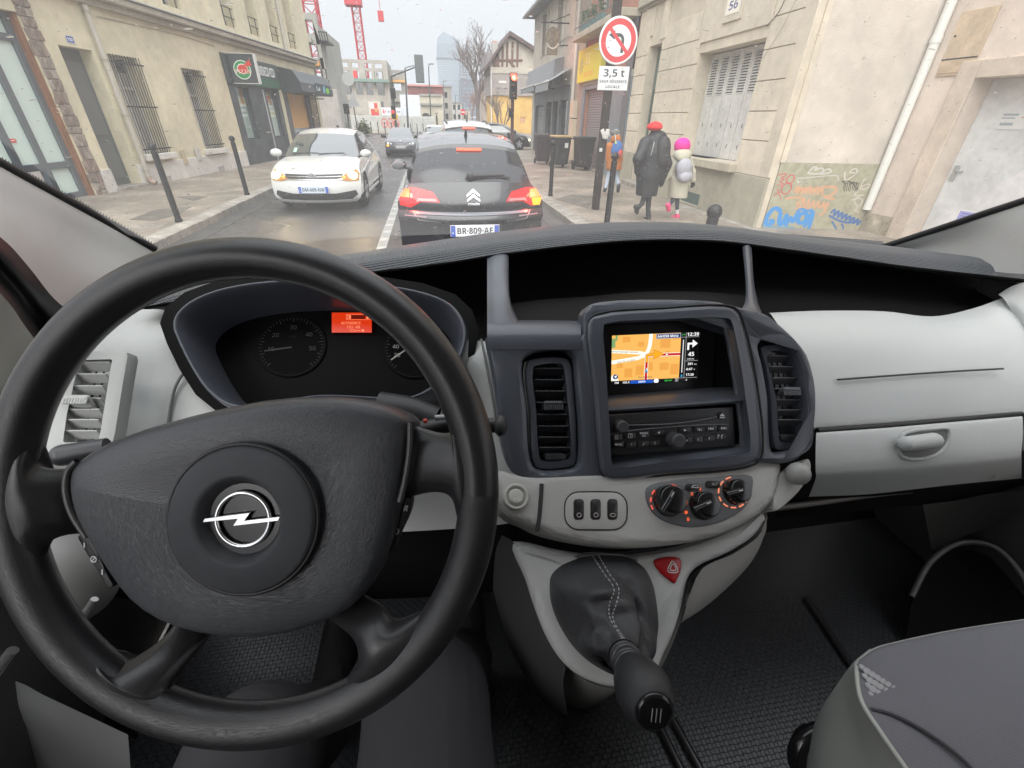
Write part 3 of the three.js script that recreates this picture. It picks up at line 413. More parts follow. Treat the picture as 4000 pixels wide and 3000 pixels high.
    // red figures
    const red = 'rgba(201,84,86,0.9)'; c.strokeStyle = red; c.lineWidth = 9; for (const [x, yy, a, b] of [[100, 130, 26, 34], [92, 205, 34, 44]]) { c.beginPath(); c.ellipse(x, yy, a, b, 0.1, 0, 7); c.stroke(); }
    st(red, 8, [8, 100, 40, 82, 70, 96, 20, 120, 66, 128, 24, 150, 60, 168]); st(red, 7, [26, 210, 52, 236, 18, 262]); st(red, 7, [40, 232, 62, 262, 74, 290]); st(red, 7, [16, 180, 40, 170, 58, 190]);
    // pale tags
    const wh = 'rgba(205,203,202,0.75)'; st(wh, 13, [214, 76, 226, 34, 268, 26, 252, 62, 292, 30, 330, 60, 300, 78, 350, 34, 384, 66, 352, 82, 232, 84, 214, 76]); st(wh, 8, [150, 122, 200, 118, 396, 92, 440, 96, 450, 132]); st(wh, 8, [150, 140, 176, 150, 160, 156]);
    st('rgba(214,206,196,0.8)', 10, [476, 66, 492, 118, 506, 138, 560, 84, 566, 44, 530, 34, 506, 70, 548, 72]); st('rgba(208,196,188,0.65)', 12, [640, 116, 622, 176, 664, 210, 706, 172, 668, 150, 622, 206, 600, 262, 700, 238, 610, 282, 660, 340]); st('rgba(208,196,188,0.65)', 11, [600, 290, 680, 262, 690, 330, 652, 380, 690, 392]);
    // black scribble
    for (let i = 0; i < 9; i++) st('rgba(66,66,58,0.8)', 6, [488 + i * 13, 150 + (i % 3) * 9, 500 + i * 13, 120 + r2() * 20, 512 + i * 13, 200 + r2() * 26]); st('rgba(66,66,58,0.8)', 7, [482, 142, 520, 130, 560, 150, 620, 206]);
    // salmon piece
    const sal = 'rgba(214,160,124,0.78)'; for (let i = 0; i < 7; i++) st(sal, 20, [158 + i * 30, 230 - (i % 2) * 12, 172 + i * 30, 160 + r2() * 20, 188 + i * 30, 246]); st(sal, 22, [360, 190, 440, 176, 470, 220, 420, 268, 372, 262, 466, 286]); st(sal, 20, [118, 286, 210, 268, 268, 306, 190, 322, 240, 352]);
    for (let i = 0; i < 5; i++) st(sal, 18, [250 + i * 38, 290 + i * 6, 268 + i * 38, 380, 288 + i * 38, 300 + i * 8]); st(sal, 20, [220, 366, 300, 356, 352, 420, 312, 470, 360, 462]); st(sal, 20, [430, 320, 440, 400, 412, 424]);
    // bright blue tag
    c.fillStyle = '#4a90cf'; c.strokeStyle = '#4a90cf'; st('#4a90cf', 34, [96, 392, 60, 352, 14, 420, 10, 500, 46, 520, 76, 486, 50, 476]); st('#4a90cf', 34, [110, 420, 112, 500, 146, 512, 158, 430]); st('#4a90cf', 34, [176, 510, 184, 424, 226, 506, 236, 396]); c.lineWidth = 32; c.beginPath(); c.ellipse(284, 452, 30, 44, 0, 0, 7); c.stroke(); st('#4a90cf', 30, [322, 520, 336, 410, 352, 392, 358, 530]); st('#4a90cf', 26, [316, 470, 350, 470]); st('rgba(74,144,207,0.9)', 28, [240, 380, 262, 372, 290, 392, 330, 384]); st('rgba(96,150,190,0.6)', 26, [10, 524, 80, 540, 200, 530, 290, 560]);
    // deep blue tag
    const db = 'rgba(76,108,164,0.88)'; for (let i = 0; i < 7; i++) st(db, 17, [486 + i * 34, 400 + i * 13, 506 + i * 34, 350 + i * 14, 514 + i * 34, 440 + i * 13, 530 + i * 34, 400 + i * 12]); st(db, 18, [484, 428, 560, 470, 650, 490, 716, 476]); st(db, 15, [520, 480, 570, 540, 600, 580]); st(db, 14, [600, 500, 640, 540, 580, 560, 650, 570]);
  });
  const gm = M(0xffffff, 0.92, { map: gt, bumpMap: rep(grainTex, 12), bumpScale: 0.003 });
  part(y, 'painted_base', RW.box(0.0, sEnd - 0.02, 0, hG, 0, 0.02), plaster([0.39, 0.37, 0.29], 0.3)); part(y, 'graffiti', RW.face(0.0, sEnd - 0.02, 0.06, hG, 0.024), gm, 'red, salmon, white and blue spray tags on green base');
  const gs = RW.sh(3015, 700)[0]; part(y, 'quoin_edge', metreUV(RW.box(-0.02, 0.06, hG + 0.0, 9.5, -0.05, 0.035)), mBeige);
  // white downpipe in the corner
  const pp = RW.sh(3357, 815), pA = RW.P(sEnd - 0.06, pp[1], 0.08); single('downpipe', [rod(pA, pA.clone().setY(9), 0.06, 0.06, 14), rod(pA.clone().setY(2.6), pA.clone().setY(2.68), 0.068, 0.068, 14)], M([0.72, 0.72, 0.68], 0.5), 'white plastic downpipe between graffiti wall and pink wall', 'downpipe');
  // pink wall with a meter hatch and a white door
  const eP = RW.P(sEnd, 0, 0), FP = new Front(V(eP.x, 0, eP.z), -1.5, -1), PS = (x, yy, o = 0) => FP.sh(x, yy, o);
  const k = thing('pink_house', 'pale pink rendered house with white door at far right', 'building', FP.P(-2, PAVE)), dS1 = PS(3660, 640)[0], dS0 = dS1 - 1.5, dH = PS(3900, 300)[1];
  part(k, 'wall', metreUV(FP.wall([[0, -0.3], [0, 9.5], [-7, 9.5], [-7, -0.3]], [rect(dS0, dS1, -0.2, dH)], -0.4, 0)), plaster([0.82, 0.7, 0.6], 0.2));
  part(k, 'plinth', metreUV(FP.wall([[0, 0.0], [0, PS(3374, 826)[1]], [dS1 + 0.26, PS(3548, 862)[1]], [dS1 + 0.26, 0]], [], 0, 0.018)), plaster([0.7, 0.61, 0.46], 0.9, { map: rep(grimeTex, 0.9) }));
  part(k, 'door_surround', metreUV(join([FP.rbox(dS1, dS1 + 0.25, 0, dH + 0.2, -0.02, 0.04, 0.01), FP.rbox(dS0, dS1 - 0.001, dH, dH + 0.2, -0.02, 0.04, 0.01)])), plaster([0.74, 0.62, 0.51], 0.4));
  const dd = part(k, 'door', metreUV(FP.rbox(dS0, dS1, PAVE, dH, -0.36, -0.28, 0.01)), M([0.84, 0.85, 0.85], 0.5, { map: rep(stainTex, 0.5) }), 'white metal door with notices'); part(dd, 'lock_plate', FP.rbox(dS1 - 0.12, dS1 - 0.05, 0.95, 1.15, -0.279, -0.265, 0.004), mZinc); part(dd, 'handle', rod(FP.P(dS1 - 0.09, 1.08, -0.25), FP.P(dS1 - 0.2, 1.08, -0.25), 0.011), mZinc);
  const n0 = PS(3730, 855, -0.27), n1 = PS(3905, 810, -0.27); part(dd, 'notice', FP.face(n1[0], n0[0], n0[1] - 0.13, n0[1] + 0.13, -0.272), printed(192, 128, (c, W, h) => { c.fillStyle = '#eceae6'; c.fillRect(0, 0, W, h); c.fillStyle = '#a9abd8'; c.fillRect(6, 6, W - 12, h - 12); c.fillStyle = '#8286bd'; for (let i = 0; i < 6; i++) c.fillRect(20, 18 + i * 17, 110 + (i * 37) % 50, 7); c.fillStyle = '#b77d9c'; c.fillRect(70, 52, 50, 7); }));
  const l0 = PS(3920, 470, -0.27); part(dd, 'label', FP.face(l0[0] - 0.26, l0[0] + 0.06, l0[1] - 0.1, l0[1] + 0.1, -0.272), printed(128, 96, (c, W, h) => { c.fillStyle = '#d6d7d5'; c.fillRect(0, 0, W, h); c.fillStyle = '#9ea4ad'; c.fillRect(10, 12, 70, 12); c.fillRect(10, 32, 60, 8); c.fillRect(14, 60, 60, 16); c.fillStyle = '#c0766a'; c.fillRect(96, 30, 26, 5); }));
  const u0 = PS(3756, 66), u1 = PS(3757, 293), uW = 0.46; const ht = part(k, 'meter_hatch', FP.rbox(u0[0] - uW, u0[0], u1[1], u0[1] + 0.05, 0, 0.025, 0.006), plaster([0.72, 0.56, 0.4], 0.6)); part(ht, 'flap', FP.rbox(u0[0] - uW + 0.02, u0[0] - 0.02, u1[1] + 0.03, lerp(u1[1], u0[1], 0.27), 0.025, 0.034, 0.004), plaster([0.7, 0.53, 0.36], 0.6)); part(ht, 'lock', rod(FP.P(u0[0] - 0.05, lerp(u1[1], u0[1], 0.68), 0.02), FP.P(u0[0] - 0.05, lerp(u1[1], u0[1], 0.68), 0.034), 0.012), mIron); part(ht, 'hinge', FP.box(u0[0] - uW, u0[0], lerp(u1[1], u0[1], 0.28), lerp(u1[1], u0[1], 0.3), 0.026, 0.032), mIron);
}
// yellow shop
{
  const a = 4.3, b = 9.05, t = thing('yellow_sign_shop', 'closed shop with yellow sign and grey roller shutter', 'shop front', FR.P(6.7, PAVE)), blue = M([0.26, 0.3, 0.33], 0.55, { map: rep(stainTex, 0.6) });
  part(t, 'wall', metreUV(FR.wall([[a, -0.2], [b, -0.2], [b, 11], [a, 11]], [rect(6.0, 8.75, -0.1, 2.5), rect(5.0, 6.0, 4.5, 6.6), rect(7.2, 8.3, 4.5, 6.6)], -0.4, -0.012)), plaster([0.55, 0.27, 0.2], 0.5));
  part(t, 'shop_frame', metreUV(join([FR.rbox(a, 5.98, 0, 2.62, 0, 0.05, 0.01), FR.rbox(8.77, b, 0, 2.62, 0, 0.05, 0.01), FR.rbox(5.982, 8.768, 2.5, 2.62, 0, 0.05, 0.01)])), blue); part(t, 'dark_pilaster', FR.rbox(a + 0.02, a + 0.42, PAVE, 4.0, 0.05, 0.09, 0.01), M([0.12, 0.13, 0.14], 0.6));
  part(t, 'lintel', FR.rbox(a, b, 2.622, 2.78, 0, 0.07, 0.01), M([0.3, 0.33, 0.28], 0.6));
  const sl = new THREE.MeshStandardMaterial({ color: new THREE.Color().setRGB(0.3, 0.285, 0.29), roughness: 0.5, metalness: 0.2 }); const sh0 = part(t, 'roller_shutter', FR.box(6.0, 8.75, PAVE, 2.5, -0.2, -0.16), sl);
  const sg = put(rbox(6.0, 8.75, -0.033, 0.033, -0.159, -0.115, 0.018, 2), FR.m); for (let h = PAVE + 0.05, i = 0; h < 2.48; h += 0.074, i++) { const m = shade(new THREE.Mesh(sg, sl)); m.name = 'slat'; m.position.copy(sh0.position).sub(worldOf(t)); m.position.set(-worldOf(t).x, h - worldOf(t).y, -worldOf(t).z); sh0.add(m); }
  part(t, 'threshold', FR.rbox(5.9, 8.8, 0.05, PAVE + 0.06, -0.2, 0.12, 0.01), mGranite);
  part(t, 'fascia', FR.rbox(6.75, 9.5, 2.72, 3.68, 0.02, 0.16, 0.015), M([0.7, 0.66, 0.1], 0.5)); part(t, 'fascia_print', FR.face(6.77, 9.48, 2.74, 3.66, 0.164), printed(512, 192, (c, w, h) => { c.fillStyle = '#ded53a'; c.fillRect(0, 0, w, h); c.fillStyle = '#b9b85a'; c.save(); c.translate(86, 96); for (let i = 0; i < 9; i++) { c.rotate(0.7); c.beginPath(); c.ellipse(26, 0, 30, 13, 0.3, 0, 7); c.fill(); } c.restore(); c.fillStyle = '#f1eda8'; c.font = 'bold 84px serif'; c.fillText('Y', 168, 92); c.fillText('L', 236, 92); c.fillStyle = '#e9a83a'; c.font = 'bold 40px sans-serif'; c.fillText('BOUTIQUE', 160, 166); }));
  part(t, 'string_course', metreUV(FR.rbox(a, b + 0.05, 3.85, 4.02, 0, 0.55, 0.02)), mStoneTrim);
  // balcony with iron rail and pots
  const bl = part(t, 'balcony_rail', join([rod(FR.P(a + 0.2, 4.95, 0.5), FR.P(b, 4.95, 0.5), 0.02), rod(FR.P(a + 0.2, 4.2, 0.5), FR.P(b, 4.2, 0.5), 0.015)]), M([0.12, 0.16, 0.15], 0.5)); for (let s = a + 0.25; s < b; s += 0.14) part(bl, 'baluster', rod(FR.P(s, 4.03, 0.5), FR.P(s, 4.95, 0.5), 0.008, 0.008, 5), M([0.12, 0.16, 0.15], 0.5));
  for (const s of [5.0, 7.2]) { const w = part(t, 'window', FR.box(s, s + 1.05, 4.5, 6.6, -0.3, -0.26), mPaneDark); part(w, 'frame', join([FR.box(s, s + 0.07, 4.5, 6.6, -0.258, -0.2), FR.box(s + 0.98, s + 1.05, 4.5, 6.6, -0.258, -0.2), FR.box(s + 0.49, s + 0.56, 4.5, 6.6, -0.258, -0.2)]), mShutterWhite); }
  for (const [s, w] of [[8.3, 0.5], [7.4, 0.4], [6.6, 0.45]]) { const lv = []; for (let i = 0; i < 70; i++) { const g = new THREE.PlaneGeometry(0.07, 0.05).rotateX(rr(0, 3)).rotateY(rr(0, 6)).rotateZ(rr(0, 3)); lv.push(g.translate(...FR.P(s + rr(-w / 2, w / 2), 4.3 + rr(0, 0.28), 0.36 + rr(-0.1, 0.12)).toArray())); } const pb = single('flower_box', FR.rbox(s - w / 2, s + w / 2, 4.03, 4.24, 0.26, 0.44, 0.01), M([0.16, 0.3, 0.3], 0.6), ['small', 'middle', 'large'][[8.3, 7.4, 6.6].indexOf(s)] + ' green planted box on the balcony over yellow sign, ' + ['farthest', 'central', 'nearest'][[8.3, 7.4, 6.6].indexOf(s)] + ' one', 'flower box', 'balcony flower boxes'); const pm = shade(new THREE.Mesh(join(lv).translate(-pb.position.x, -pb.position.y, -pb.position.z), M([0.1, 0.16, 0.05], 0.8, sided))); pm.name = 'foliage'; pb.add(pm); }
}
// grey shop with awning in the far house
{
  const a = 9.1, b = 19.5, e0 = 6.15, t = thing('awning_shop_house', 'pale house with grey shop and awning behind wheelie bins', 'building', FR.P(13, PAVE));
  part(t, 'wall', metreUV(FR.wall([[a, -0.2], [b, -0.2], [b, e0], [a, e0]], [rect(10.9, 18.6, -0.1, 2.75), rect(13.0, 13.9, 4.2, 5.8), rect(16.2, 17.2, 4.2, 5.8)], -0.4, 0)), plaster([0.66, 0.59, 0.5], 0.26)); part(t, 'end_wall', metreUV(FR.box(b - 0.3, b, -0.2, e0, -7, -0.42)), mBeige);
  part(t, 'side_block', metreUV(FR.box(a + 0.002, a + 1.0, 0, 11, -0.38, 0.03)), plaster([0.42, 0.36, 0.29], 0.4));
  part(t, 'roof', put(new THREE.ExtrudeGeometry(shapeOf([[0.55, e0 - 0.12], [0.55, e0 + 0.05], [-4, e0 + 2.6], [-7, e0 + 0.6], [-7, e0 - 0.05]]), { depth: b - a - 0.9, bevelEnabled: false }), mat4(FR.n, UPV, FR.d, FR.P(a + 1.05, 0))), M([0.32, 0.33, 0.35], 0.6, { map: rep(stainTex, 0.5) }));
  part(t, 'gutter', rod(FR.P(a + 1, e0 - 0.1, 0.6), FR.P(b, e0 - 0.1, 0.6), 0.06), mZinc); part(t, 'downpipe', rod(FR.P(a + 1.15, 0.2, 0.08), FR.P(a + 1.15, e0, 0.08), 0.055), M([0.62, 0.58, 0.52], 0.6));
  for (const s of [13.0, 16.2]) { const w = part(t, 'window', FR.box(s, s + 0.9, 4.2, 5.8, -0.3, -0.26), mPaneDark); part(w, 'shutter', join([FR.box(s - 0.42, s - 0.02, 4.2, 5.8, 0.0, 0.04), FR.box(s + 0.92, s + 1.32, 4.2, 5.8, 0.0, 0.04)]), M([0.5, 0.45, 0.4], 0.7)); }
  const gy = M([0.21, 0.215, 0.225], 0.5, { map: rep(stainTex, 0.6) });
  part(t, 'shop_boarding', metreUV(FR.wall([[10.9, 0], [18.6, 0], [18.6, 2.78], [10.9, 2.78]], [rect(11.2, 12.6, 0.6, 2.3), rect(12.9, 13.9, 0.1, 2.3), rect(14.2, 15.4, 0.6, 2.3), rect(15.9, 18.2, 0.1, 2.2)], -0.2, 0.03)), gy);
  for (const [p, q, h0] of [[11.2, 12.6, 0.6], [14.2, 15.4, 0.6]]) { const w = part(t, 'window', FR.box(p, q, h0, 2.3, -0.15, -0.12), mPaneDark); part(w, 'poster', FR.face(p + 0.12, p + 0.6, h0 + 0.1, 2.0, -0.11), printed(64, 192, (c, W, h) => { c.fillStyle = '#d9cfc8'; c.fillRect(0, 0, W, h); c.fillStyle = '#c8827c'; c.fillRect(8, 30, W - 16, 70); c.fillStyle = '#a9a4a0'; for (let i = 0; i < 6; i++) c.fillRect(10, 116 + i * 11, W - 22, 4); })); }
  part(t, 'shop_door', FR.box(12.9, 13.9, PAVE, 2.3, -0.15, -0.1), M([0.05, 0.055, 0.06], 0.2)); const rs = part(t, 'roller_shutter', FR.box(15.9, 18.2, PAVE, 2.2, -0.16, -0.14), M([0.3, 0.3, 0.31], 0.5)); const sg = put(rbox(15.9, 18.2, -0.06, 0.06, -0.139, -0.1, 0.015, 1), FR.m), w0 = worldOf(t); for (let h = 0.18; h < 2.15; h += 0.135) { const m = shade(new THREE.Mesh(sg, rs.material)); m.name = 'slat'; m.position.set(-w0.x, h - w0.y, -w0.z); rs.add(m); }
  part(t, 'upper_fascia', put(new THREE.ExtrudeGeometry(shapeOf([[0, 2.8], [0.5, 2.8], [0.35, 3.72], [0, 3.8]]), { depth: 6.6, bevelEnabled: false }), mat4(FR.n, UPV, FR.d, FR.P(12.4, 0))), M([0.25, 0.255, 0.27], 0.5));
  // awning: sloped cloth, valance, arms
  const aw = part(t, 'awning', join([sheet([[FR.P(10.9, 3.33, 0.05), FR.P(12.2, 3.33, 0.05), FR.P(13.6, 3.33, 0.05)], [FR.P(10.9, 3.06, 0.5), FR.P(12.2, 3.05, 0.5), FR.P(13.6, 3.06, 0.5)], [FR.P(10.9, 2.86, 0.92), FR.P(12.2, 2.86, 0.92), FR.P(13.6, 2.86, 0.92)]], 3, 3), FR.box(10.9, 13.6, 2.58, 2.86, 0.92, 0.93)]), M([0.3, 0.305, 0.32], 0.8, sided)); part(aw, 'bar', rod(FR.P(10.85, 2.87, 0.93), FR.P(13.65, 2.87, 0.93), 0.025), M([0.7, 0.68, 0.64], 0.5)); for (const s of [10.95, 13.55]) part(aw, 'arm', rod(FR.P(s, 2.75, 0.05), FR.P(s, 2.85, 0.9), 0.018), mIron);
  const aw2 = part(t, 'awning', join([sheet([[FR.P(13.9, 3.2, 0.05), FR.P(15.8, 3.2, 0.05), FR.P(17.8, 3.2, 0.05)], [FR.P(13.9, 2.9, 0.92), FR.P(15.8, 2.9, 0.92), FR.P(17.8, 2.9, 0.92)]], 3, 3), FR.box(13.9, 17.8, 2.68, 2.9, 0.92, 0.93)]), M([0.27, 0.275, 0.29], 0.8, sided)); part(aw2, 'bar', rod(FR.P(13.85, 2.9, 0.93), FR.P(17.85, 2.9, 0.93), 0.025), M([0.7, 0.68, 0.64], 0.5));
  for (const [h0, h1, s] of [[1.0, 1.62, 9.55], [1.66, 2.2, 9.6], [0.25, 0.95, 9.35]]) part(t, 'utility_box', FR.rbox(s, s + 0.5, h0, h1, 0.03, 0.2, 0.01), M([0.62, 0.53, 0.4], 0.6));
  part(t, 'cable', tube([FR.P(9.2, 4.5, 0.06), FR.P(10, 4.2, 0.05), FR.P(12, 4.35, 0.05), FR.P(15, 4.2, 0.05)], 0.012, 5), mIron);
  // hanging oval sign
  const o = FR.P(11.9, 4.2, 0.62), hs = thing('hanging_sign', 'oval wooden sign hung from iron bracket above awning', 'sign', o), mw = M([0.34, 0.29, 0.21], 0.7, { map: rep(grimeTex, 2) }), mm = mat4(FR.n, UPV, FR.d.clone().negate(), o);
  part(hs, 'board', put(new THREE.CylinderGeometry(0.28, 0.28, 0.05, 36).rotateX(Math.PI / 2).scale(1, 1.3, 1).translate(0, 0.1, 0), mm), mw); part(hs, 'scroll', put(join([new THREE.TorusGeometry(0.25, 0.025, 6, 20, 2.4).rotateZ(3.5).scale(1, 1.1, 1).translate(0, 0.06, 0.02)]), mm), M([0.62, 0.58, 0.5], 0.6)); part(hs, 'base_board', put(box(-0.22, 0.22, -0.42, -0.2, -0.03, 0.03), mm), mw);
  part(hs, 'bracket', join([rod(FR.P(11.9, 4.78, 0), FR.P(11.9, 4.78, 1.1), 0.022), rod(FR.P(11.9, 5.05, 0), FR.P(11.9, 4.8, 0.75), 0.014), rod(FR.P(11.9, 4.78, 0.4), FR.P(11.9, 4.5, 0.4), 0.01), rod(FR.P(11.9, 4.78, 0.84), FR.P(11.9, 4.5, 0.84), 0.01), rod(FR.P(11.9, 4.1, 0), FR.P(11.9, 4.1, 0.34), 0.016)]), mIron);
}
// sign post with no-left-turn plate
{
  const f = onY(2325, 818, PAVE), t = thing('sign_post', 'brown square post with round no left turn sign', 'road sign', f), w = 0.062, top = 3.9, mB = M([0.06, 0.045, 0.04], 0.5, { map: rep(grimeTex, 2), metalness: 0.2 });
  part(t, 'post', join([rbox(f.x - w, f.x + w, f.y, top, f.z - w, f.z + w, 0.012)]), mB);
  const zf = f.z + w + 0.03, c = onZ(2415, 160, zf), Ro = Math.abs(onZ(2415, 67, zf).y - onZ(2415, 254, zf).y) / 2, yawS = -0.1;
  const fc = mat4(V(Math.cos(yawS), 0, -Math.sin(yawS)), UPV, V(Math.sin(yawS), 0, Math.cos(yawS)), c);
  const disc = part(t, 'sign_disc', put(new THREE.LatheGeometry([[0, -0.012], [Ro, -0.012], [Ro + 0.012, 0], [Ro, 0.012], [0, 0.004]].map(q => new THREE.Vector2(...q)), 48).rotateX(Math.PI / 2), fc), M([0.7, 0.7, 0.68], 0.4));
  part(disc, 'sign_face', put(new THREE.CircleGeometry(Ro * 0.97, 48).translate(0, 0, 0.0135), fc), printed(512, 512, (x) => {
    x.fillStyle = '#e9e8ea'; x.fillRect(0, 0, 512, 512); x.fillStyle = '#c83f42'; x.beginPath(); x.arc(256, 256, 246, 0, 7); x.fill(); x.fillStyle = '#e4e4e8'; x.beginPath(); x.arc(256, 256, 178, 0, 7); x.fill();
    x.strokeStyle = '#3b4440'; x.lineWidth = 40; x.lineJoin = 'round'; x.beginPath(); x.moveTo(318, 392); x.lineTo(318, 262); x.quadraticCurveTo(316, 196, 262, 192); x.lineTo(190, 190); x.stroke(); x.fillStyle = '#3b4440'; x.beginPath(); x.moveTo(112, 192); x.lineTo(200, 138); x.lineTo(200, 246); x.fill();
    x.strokeStyle = '#c83f42'; x.lineWidth = 46; x.beginPath(); x.moveTo(128, 122); x.lineTo(388, 382); x.stroke();
  }, 0.35));
  const c2 = onZ(2396, 307, zf), hw = Math.abs(onZ(2340, 307, zf).x - onZ(2454, 307, zf).x) / 2, hh = Math.abs(onZ(2396, 261, zf).y - onZ(2396, 356, zf).y) / 2, f2 = mat4(V(Math.cos(yawS), 0, -Math.sin(yawS)), UPV, V(Math.sin(yawS), 0, Math.cos(yawS)), c2);
  const pl = part(t, 'plaque', put(rbox(-hw, hw, -hh, hh, -0.012, 0.006, 0.006), f2), M([0.66, 0.68, 0.68], 0.4)); part(pl, 'plaque_text', put(new THREE.ShapeGeometry(shapeOf(roundRect(-hw * 0.96, -hh * 0.95, hw * 0.96, hh * 0.95, 0.02))).translate(0, 0, 0.009), f2), printed(256, 208, (x, W, h) => { x.fillStyle = '#d4d8d9'; x.fillRect(0, 0, W, h); x.fillStyle = '#3d4145'; x.textAlign = 'center'; x.font = 'bold 88px sans-serif'; x.fillText('3,5 t', W / 2, 88); x.font = 'bold 34px sans-serif'; x.fillText('SAUF DESSERTE', W / 2, 142, W * 0.92); x.fillText('LOCALE', W / 2, 188); }));
  { const gx = pl.children[0].geometry, u = gx.attributes.uv; for (let i = 0; i < u.count; i++) u.setXY(i, u.getX(i) / (2 * hw) + 0.5, u.getY(i) / (2 * hh) + 0.5); }
  part(t, 'sticker', join([box(f.x - w - 0.004, f.x - w * 0.2, 1.12, 1.18, zf - 0.028, zf - 0.022)]), M([0.6, 0.6, 0.6], 0.5));
  // lost gloves tied on the post
  const gl = thing('glove_pair', 'pair of pale lost gloves tied to brown sign post', 'gloves', V(f.x, 1.36, zf - 0.02)), mg = M([0.62, 0.61, 0.58], 0.9, { bumpMap: rep(knitTex, 20), bumpScale: 0.002 });
  for (const [dx, rz] of [[-0.035, 0.5], [0.04, -0.15]]) { const g = [rbox(-0.035, 0.035, -0.04, 0.06, -0.012, 0.014, 0.012)]; for (let i = 0; i < 4; i++) g.push(rod(V(-0.026 + i * 0.017, -0.035, 0), V(-0.034 + i * 0.022, -0.105 + Math.abs(i - 1.5) * 0.012, 0.006), 0.0095, 0.007, 8)); g.push(rod(V(0.028, 0.0, 0), V(0.062, -0.045, 0.006), 0.011, 0.008, 8)); part(gl, 'glove', join(g).rotateZ(rz).translate(f.x + dx, 1.42, zf - 0.012), mg); }
}
// wheelie bins
function bin(p, label, col, lid, turn = 0) {
  const t = thing('wheelie_bin', label, 'wheelie bin', p, 'bins outside the grey shop', turn); turned.add(t);
  const body = flat(new RoundedBoxGeometry(0.56, 0.85, 0.6, 2, 0.04)), q = body.attributes.position; for (let i = 0; i < q.count; i++) { const k = lerp(0.8, 1, (q.getY(i) + 0.425) / 0.85); q.setX(i, q.getX(i) * k); q.setZ(i, q.getZ(i) * k); } body.computeVertexNormals(); body.translate(0, 0.53, 0);
  const m = M(col, 0.6, { map: rep(grimeTex, 1.5) }); part(t, 'body', body, m); part(t, 'lid', rbox(-0.3, 0.3, 0.955, 1.02, -0.33, 0.31, 0.025), M(lid, 0.5)); part(t, 'rim', rbox(-0.295, 0.295, 0.91, 0.953, -0.315, 0.315, 0.01), m);
  for (const s of [-1, 1]) part(t, 'wheel', new THREE.CylinderGeometry(0.1, 0.1, 0.05, 16).rotateZ(Math.PI / 2).translate(s * 0.24, 0.1, -0.25), mIron); part(t, 'handle', rod(V(-0.22, 0.97, -0.36), V(0.22, 0.97, -0.36), 0.016), m);
  return t;
}
{ const b1 = bin(V(4.62, PAVE, -17.2), 'grey wheelie bin with tan lid and white sticker', [0.07, 0.065, 0.068], [0.5, 0.36, 0.18], 0.15); const g = new THREE.PlaneGeometry(0.13, 0.15).translate(0.1, 0.72, 0.293); part(b1, 'sticker', g, M([0.7, 0.7, 0.68], 0.5)); bin(V(5.2, PAVE, -16.3), 'dark wheelie bin with charcoal lid nearest the roller shutter', [0.06, 0.05, 0.05], [0.045, 0.05, 0.05], 0.1); bin(V(4.3, PAVE, -18.6), 'small dark wheelie bin farthest from the roller shutter', [0.08, 0.06, 0.062], [0.08, 0.06, 0.062]); }
// ---------------------------------------------------------------- beyond the junction
const facing = z => new Front(V(0, 0, z), 90, 1);
const mConcrete = plaster([0.43, 0.42, 0.38], 0.15), mConcrete2 = plaster([0.5, 0.46, 0.41], 0.15), mRedSteel = M([0.5, 0.05, 0.06], 0.5), mOrange = M([0.75, 0.38, 0.12], 0.7);
function windowed(t, f, s0, s1, h0, h1, wins, m, th = 0.5) { part(t, 'wall', metreUV(f.wall(rect(s0, s1, h0, h1), wins.map(w => rect(...w)), -th, 0)), m); }
{ // concrete frame block on the left, behind the corner shop
  const z = -40, f = facing(z), a = f.sh(1150, 200)[0], b = f.sh(1290, 400)[0], h = f.sh(1255, 52)[1], t = thing('concrete_block', 'unfinished grey concrete tower with open windows and red crane behind', 'building', V((a + b) / 2, 0, z));
  const wx = [f.sh(1192, 100)[0], f.sh(1222, 100)[0]];
  const ws = [[wx[0], wx[1], f.sh(1200, 130)[1], f.sh(1195, 76)[1]], [wx[0], wx[1] + 0.35, f.sh(1230, 225)[1], f.sh(1215, 172)[1]], [wx[0] + 0.1, wx[1] + 0.4, f.sh(1240, 310)[1], f.sh(1235, 268)[1]]];
  windowed(t, f, a - 5, b, -0.2, h, ws, mConcrete); part(t, 'side_wall', metreUV(f.box(b - 0.4, b, -0.2, h - 0.6, -9, -0.5)), mConcrete);
  part(t, 'floor_slab', f.box(a - 5, b - 0.25, f.sh(1240, 258)[1], f.sh(1240, 240)[1], 0.002, 0.5), mOrange); part(t, 'slab_edge', f.box(a - 5, b - 0.5, f.sh(1240, 168)[1], f.sh(1240, 150)[1], 0.002, 0.4), mConcrete2); part(t, 'slab_top', f.box(a - 5, b - 0.25, f.sh(1240, 239)[1], f.sh(1240, 231)[1], 0.002, 0.55), mConcrete2);
  const pf = part(t, 'work_platform', f.box(b, b + 0.6, f.sh(1290, 166)[1], f.sh(1290, 161)[1], -2, 0.3), mIron); for (let i = 0; i < 4; i++) part(pf, 'post', rod(f.P(b + 0.1 + i * 0.16, f.sh(1290, 163)[1], 0.28), f.P(b + 0.06 + i * 0.16, f.sh(1280, 127)[1], 0.28), 0.03), mIron); part(pf, 'rail', rod(f.P(b, f.sh(1280, 128)[1], 0.28), f.P(b + 0.6, f.sh(1280, 128)[1], 0.28), 0.03), mIron);
  part(t, 'low_annex', metreUV(f.box(a + 0.5, b + 0.8, -0.1, f.sh(1260, 350)[1], 0.5, 1.4)), plaster([0.55, 0.5, 0.46], 0.3));
}
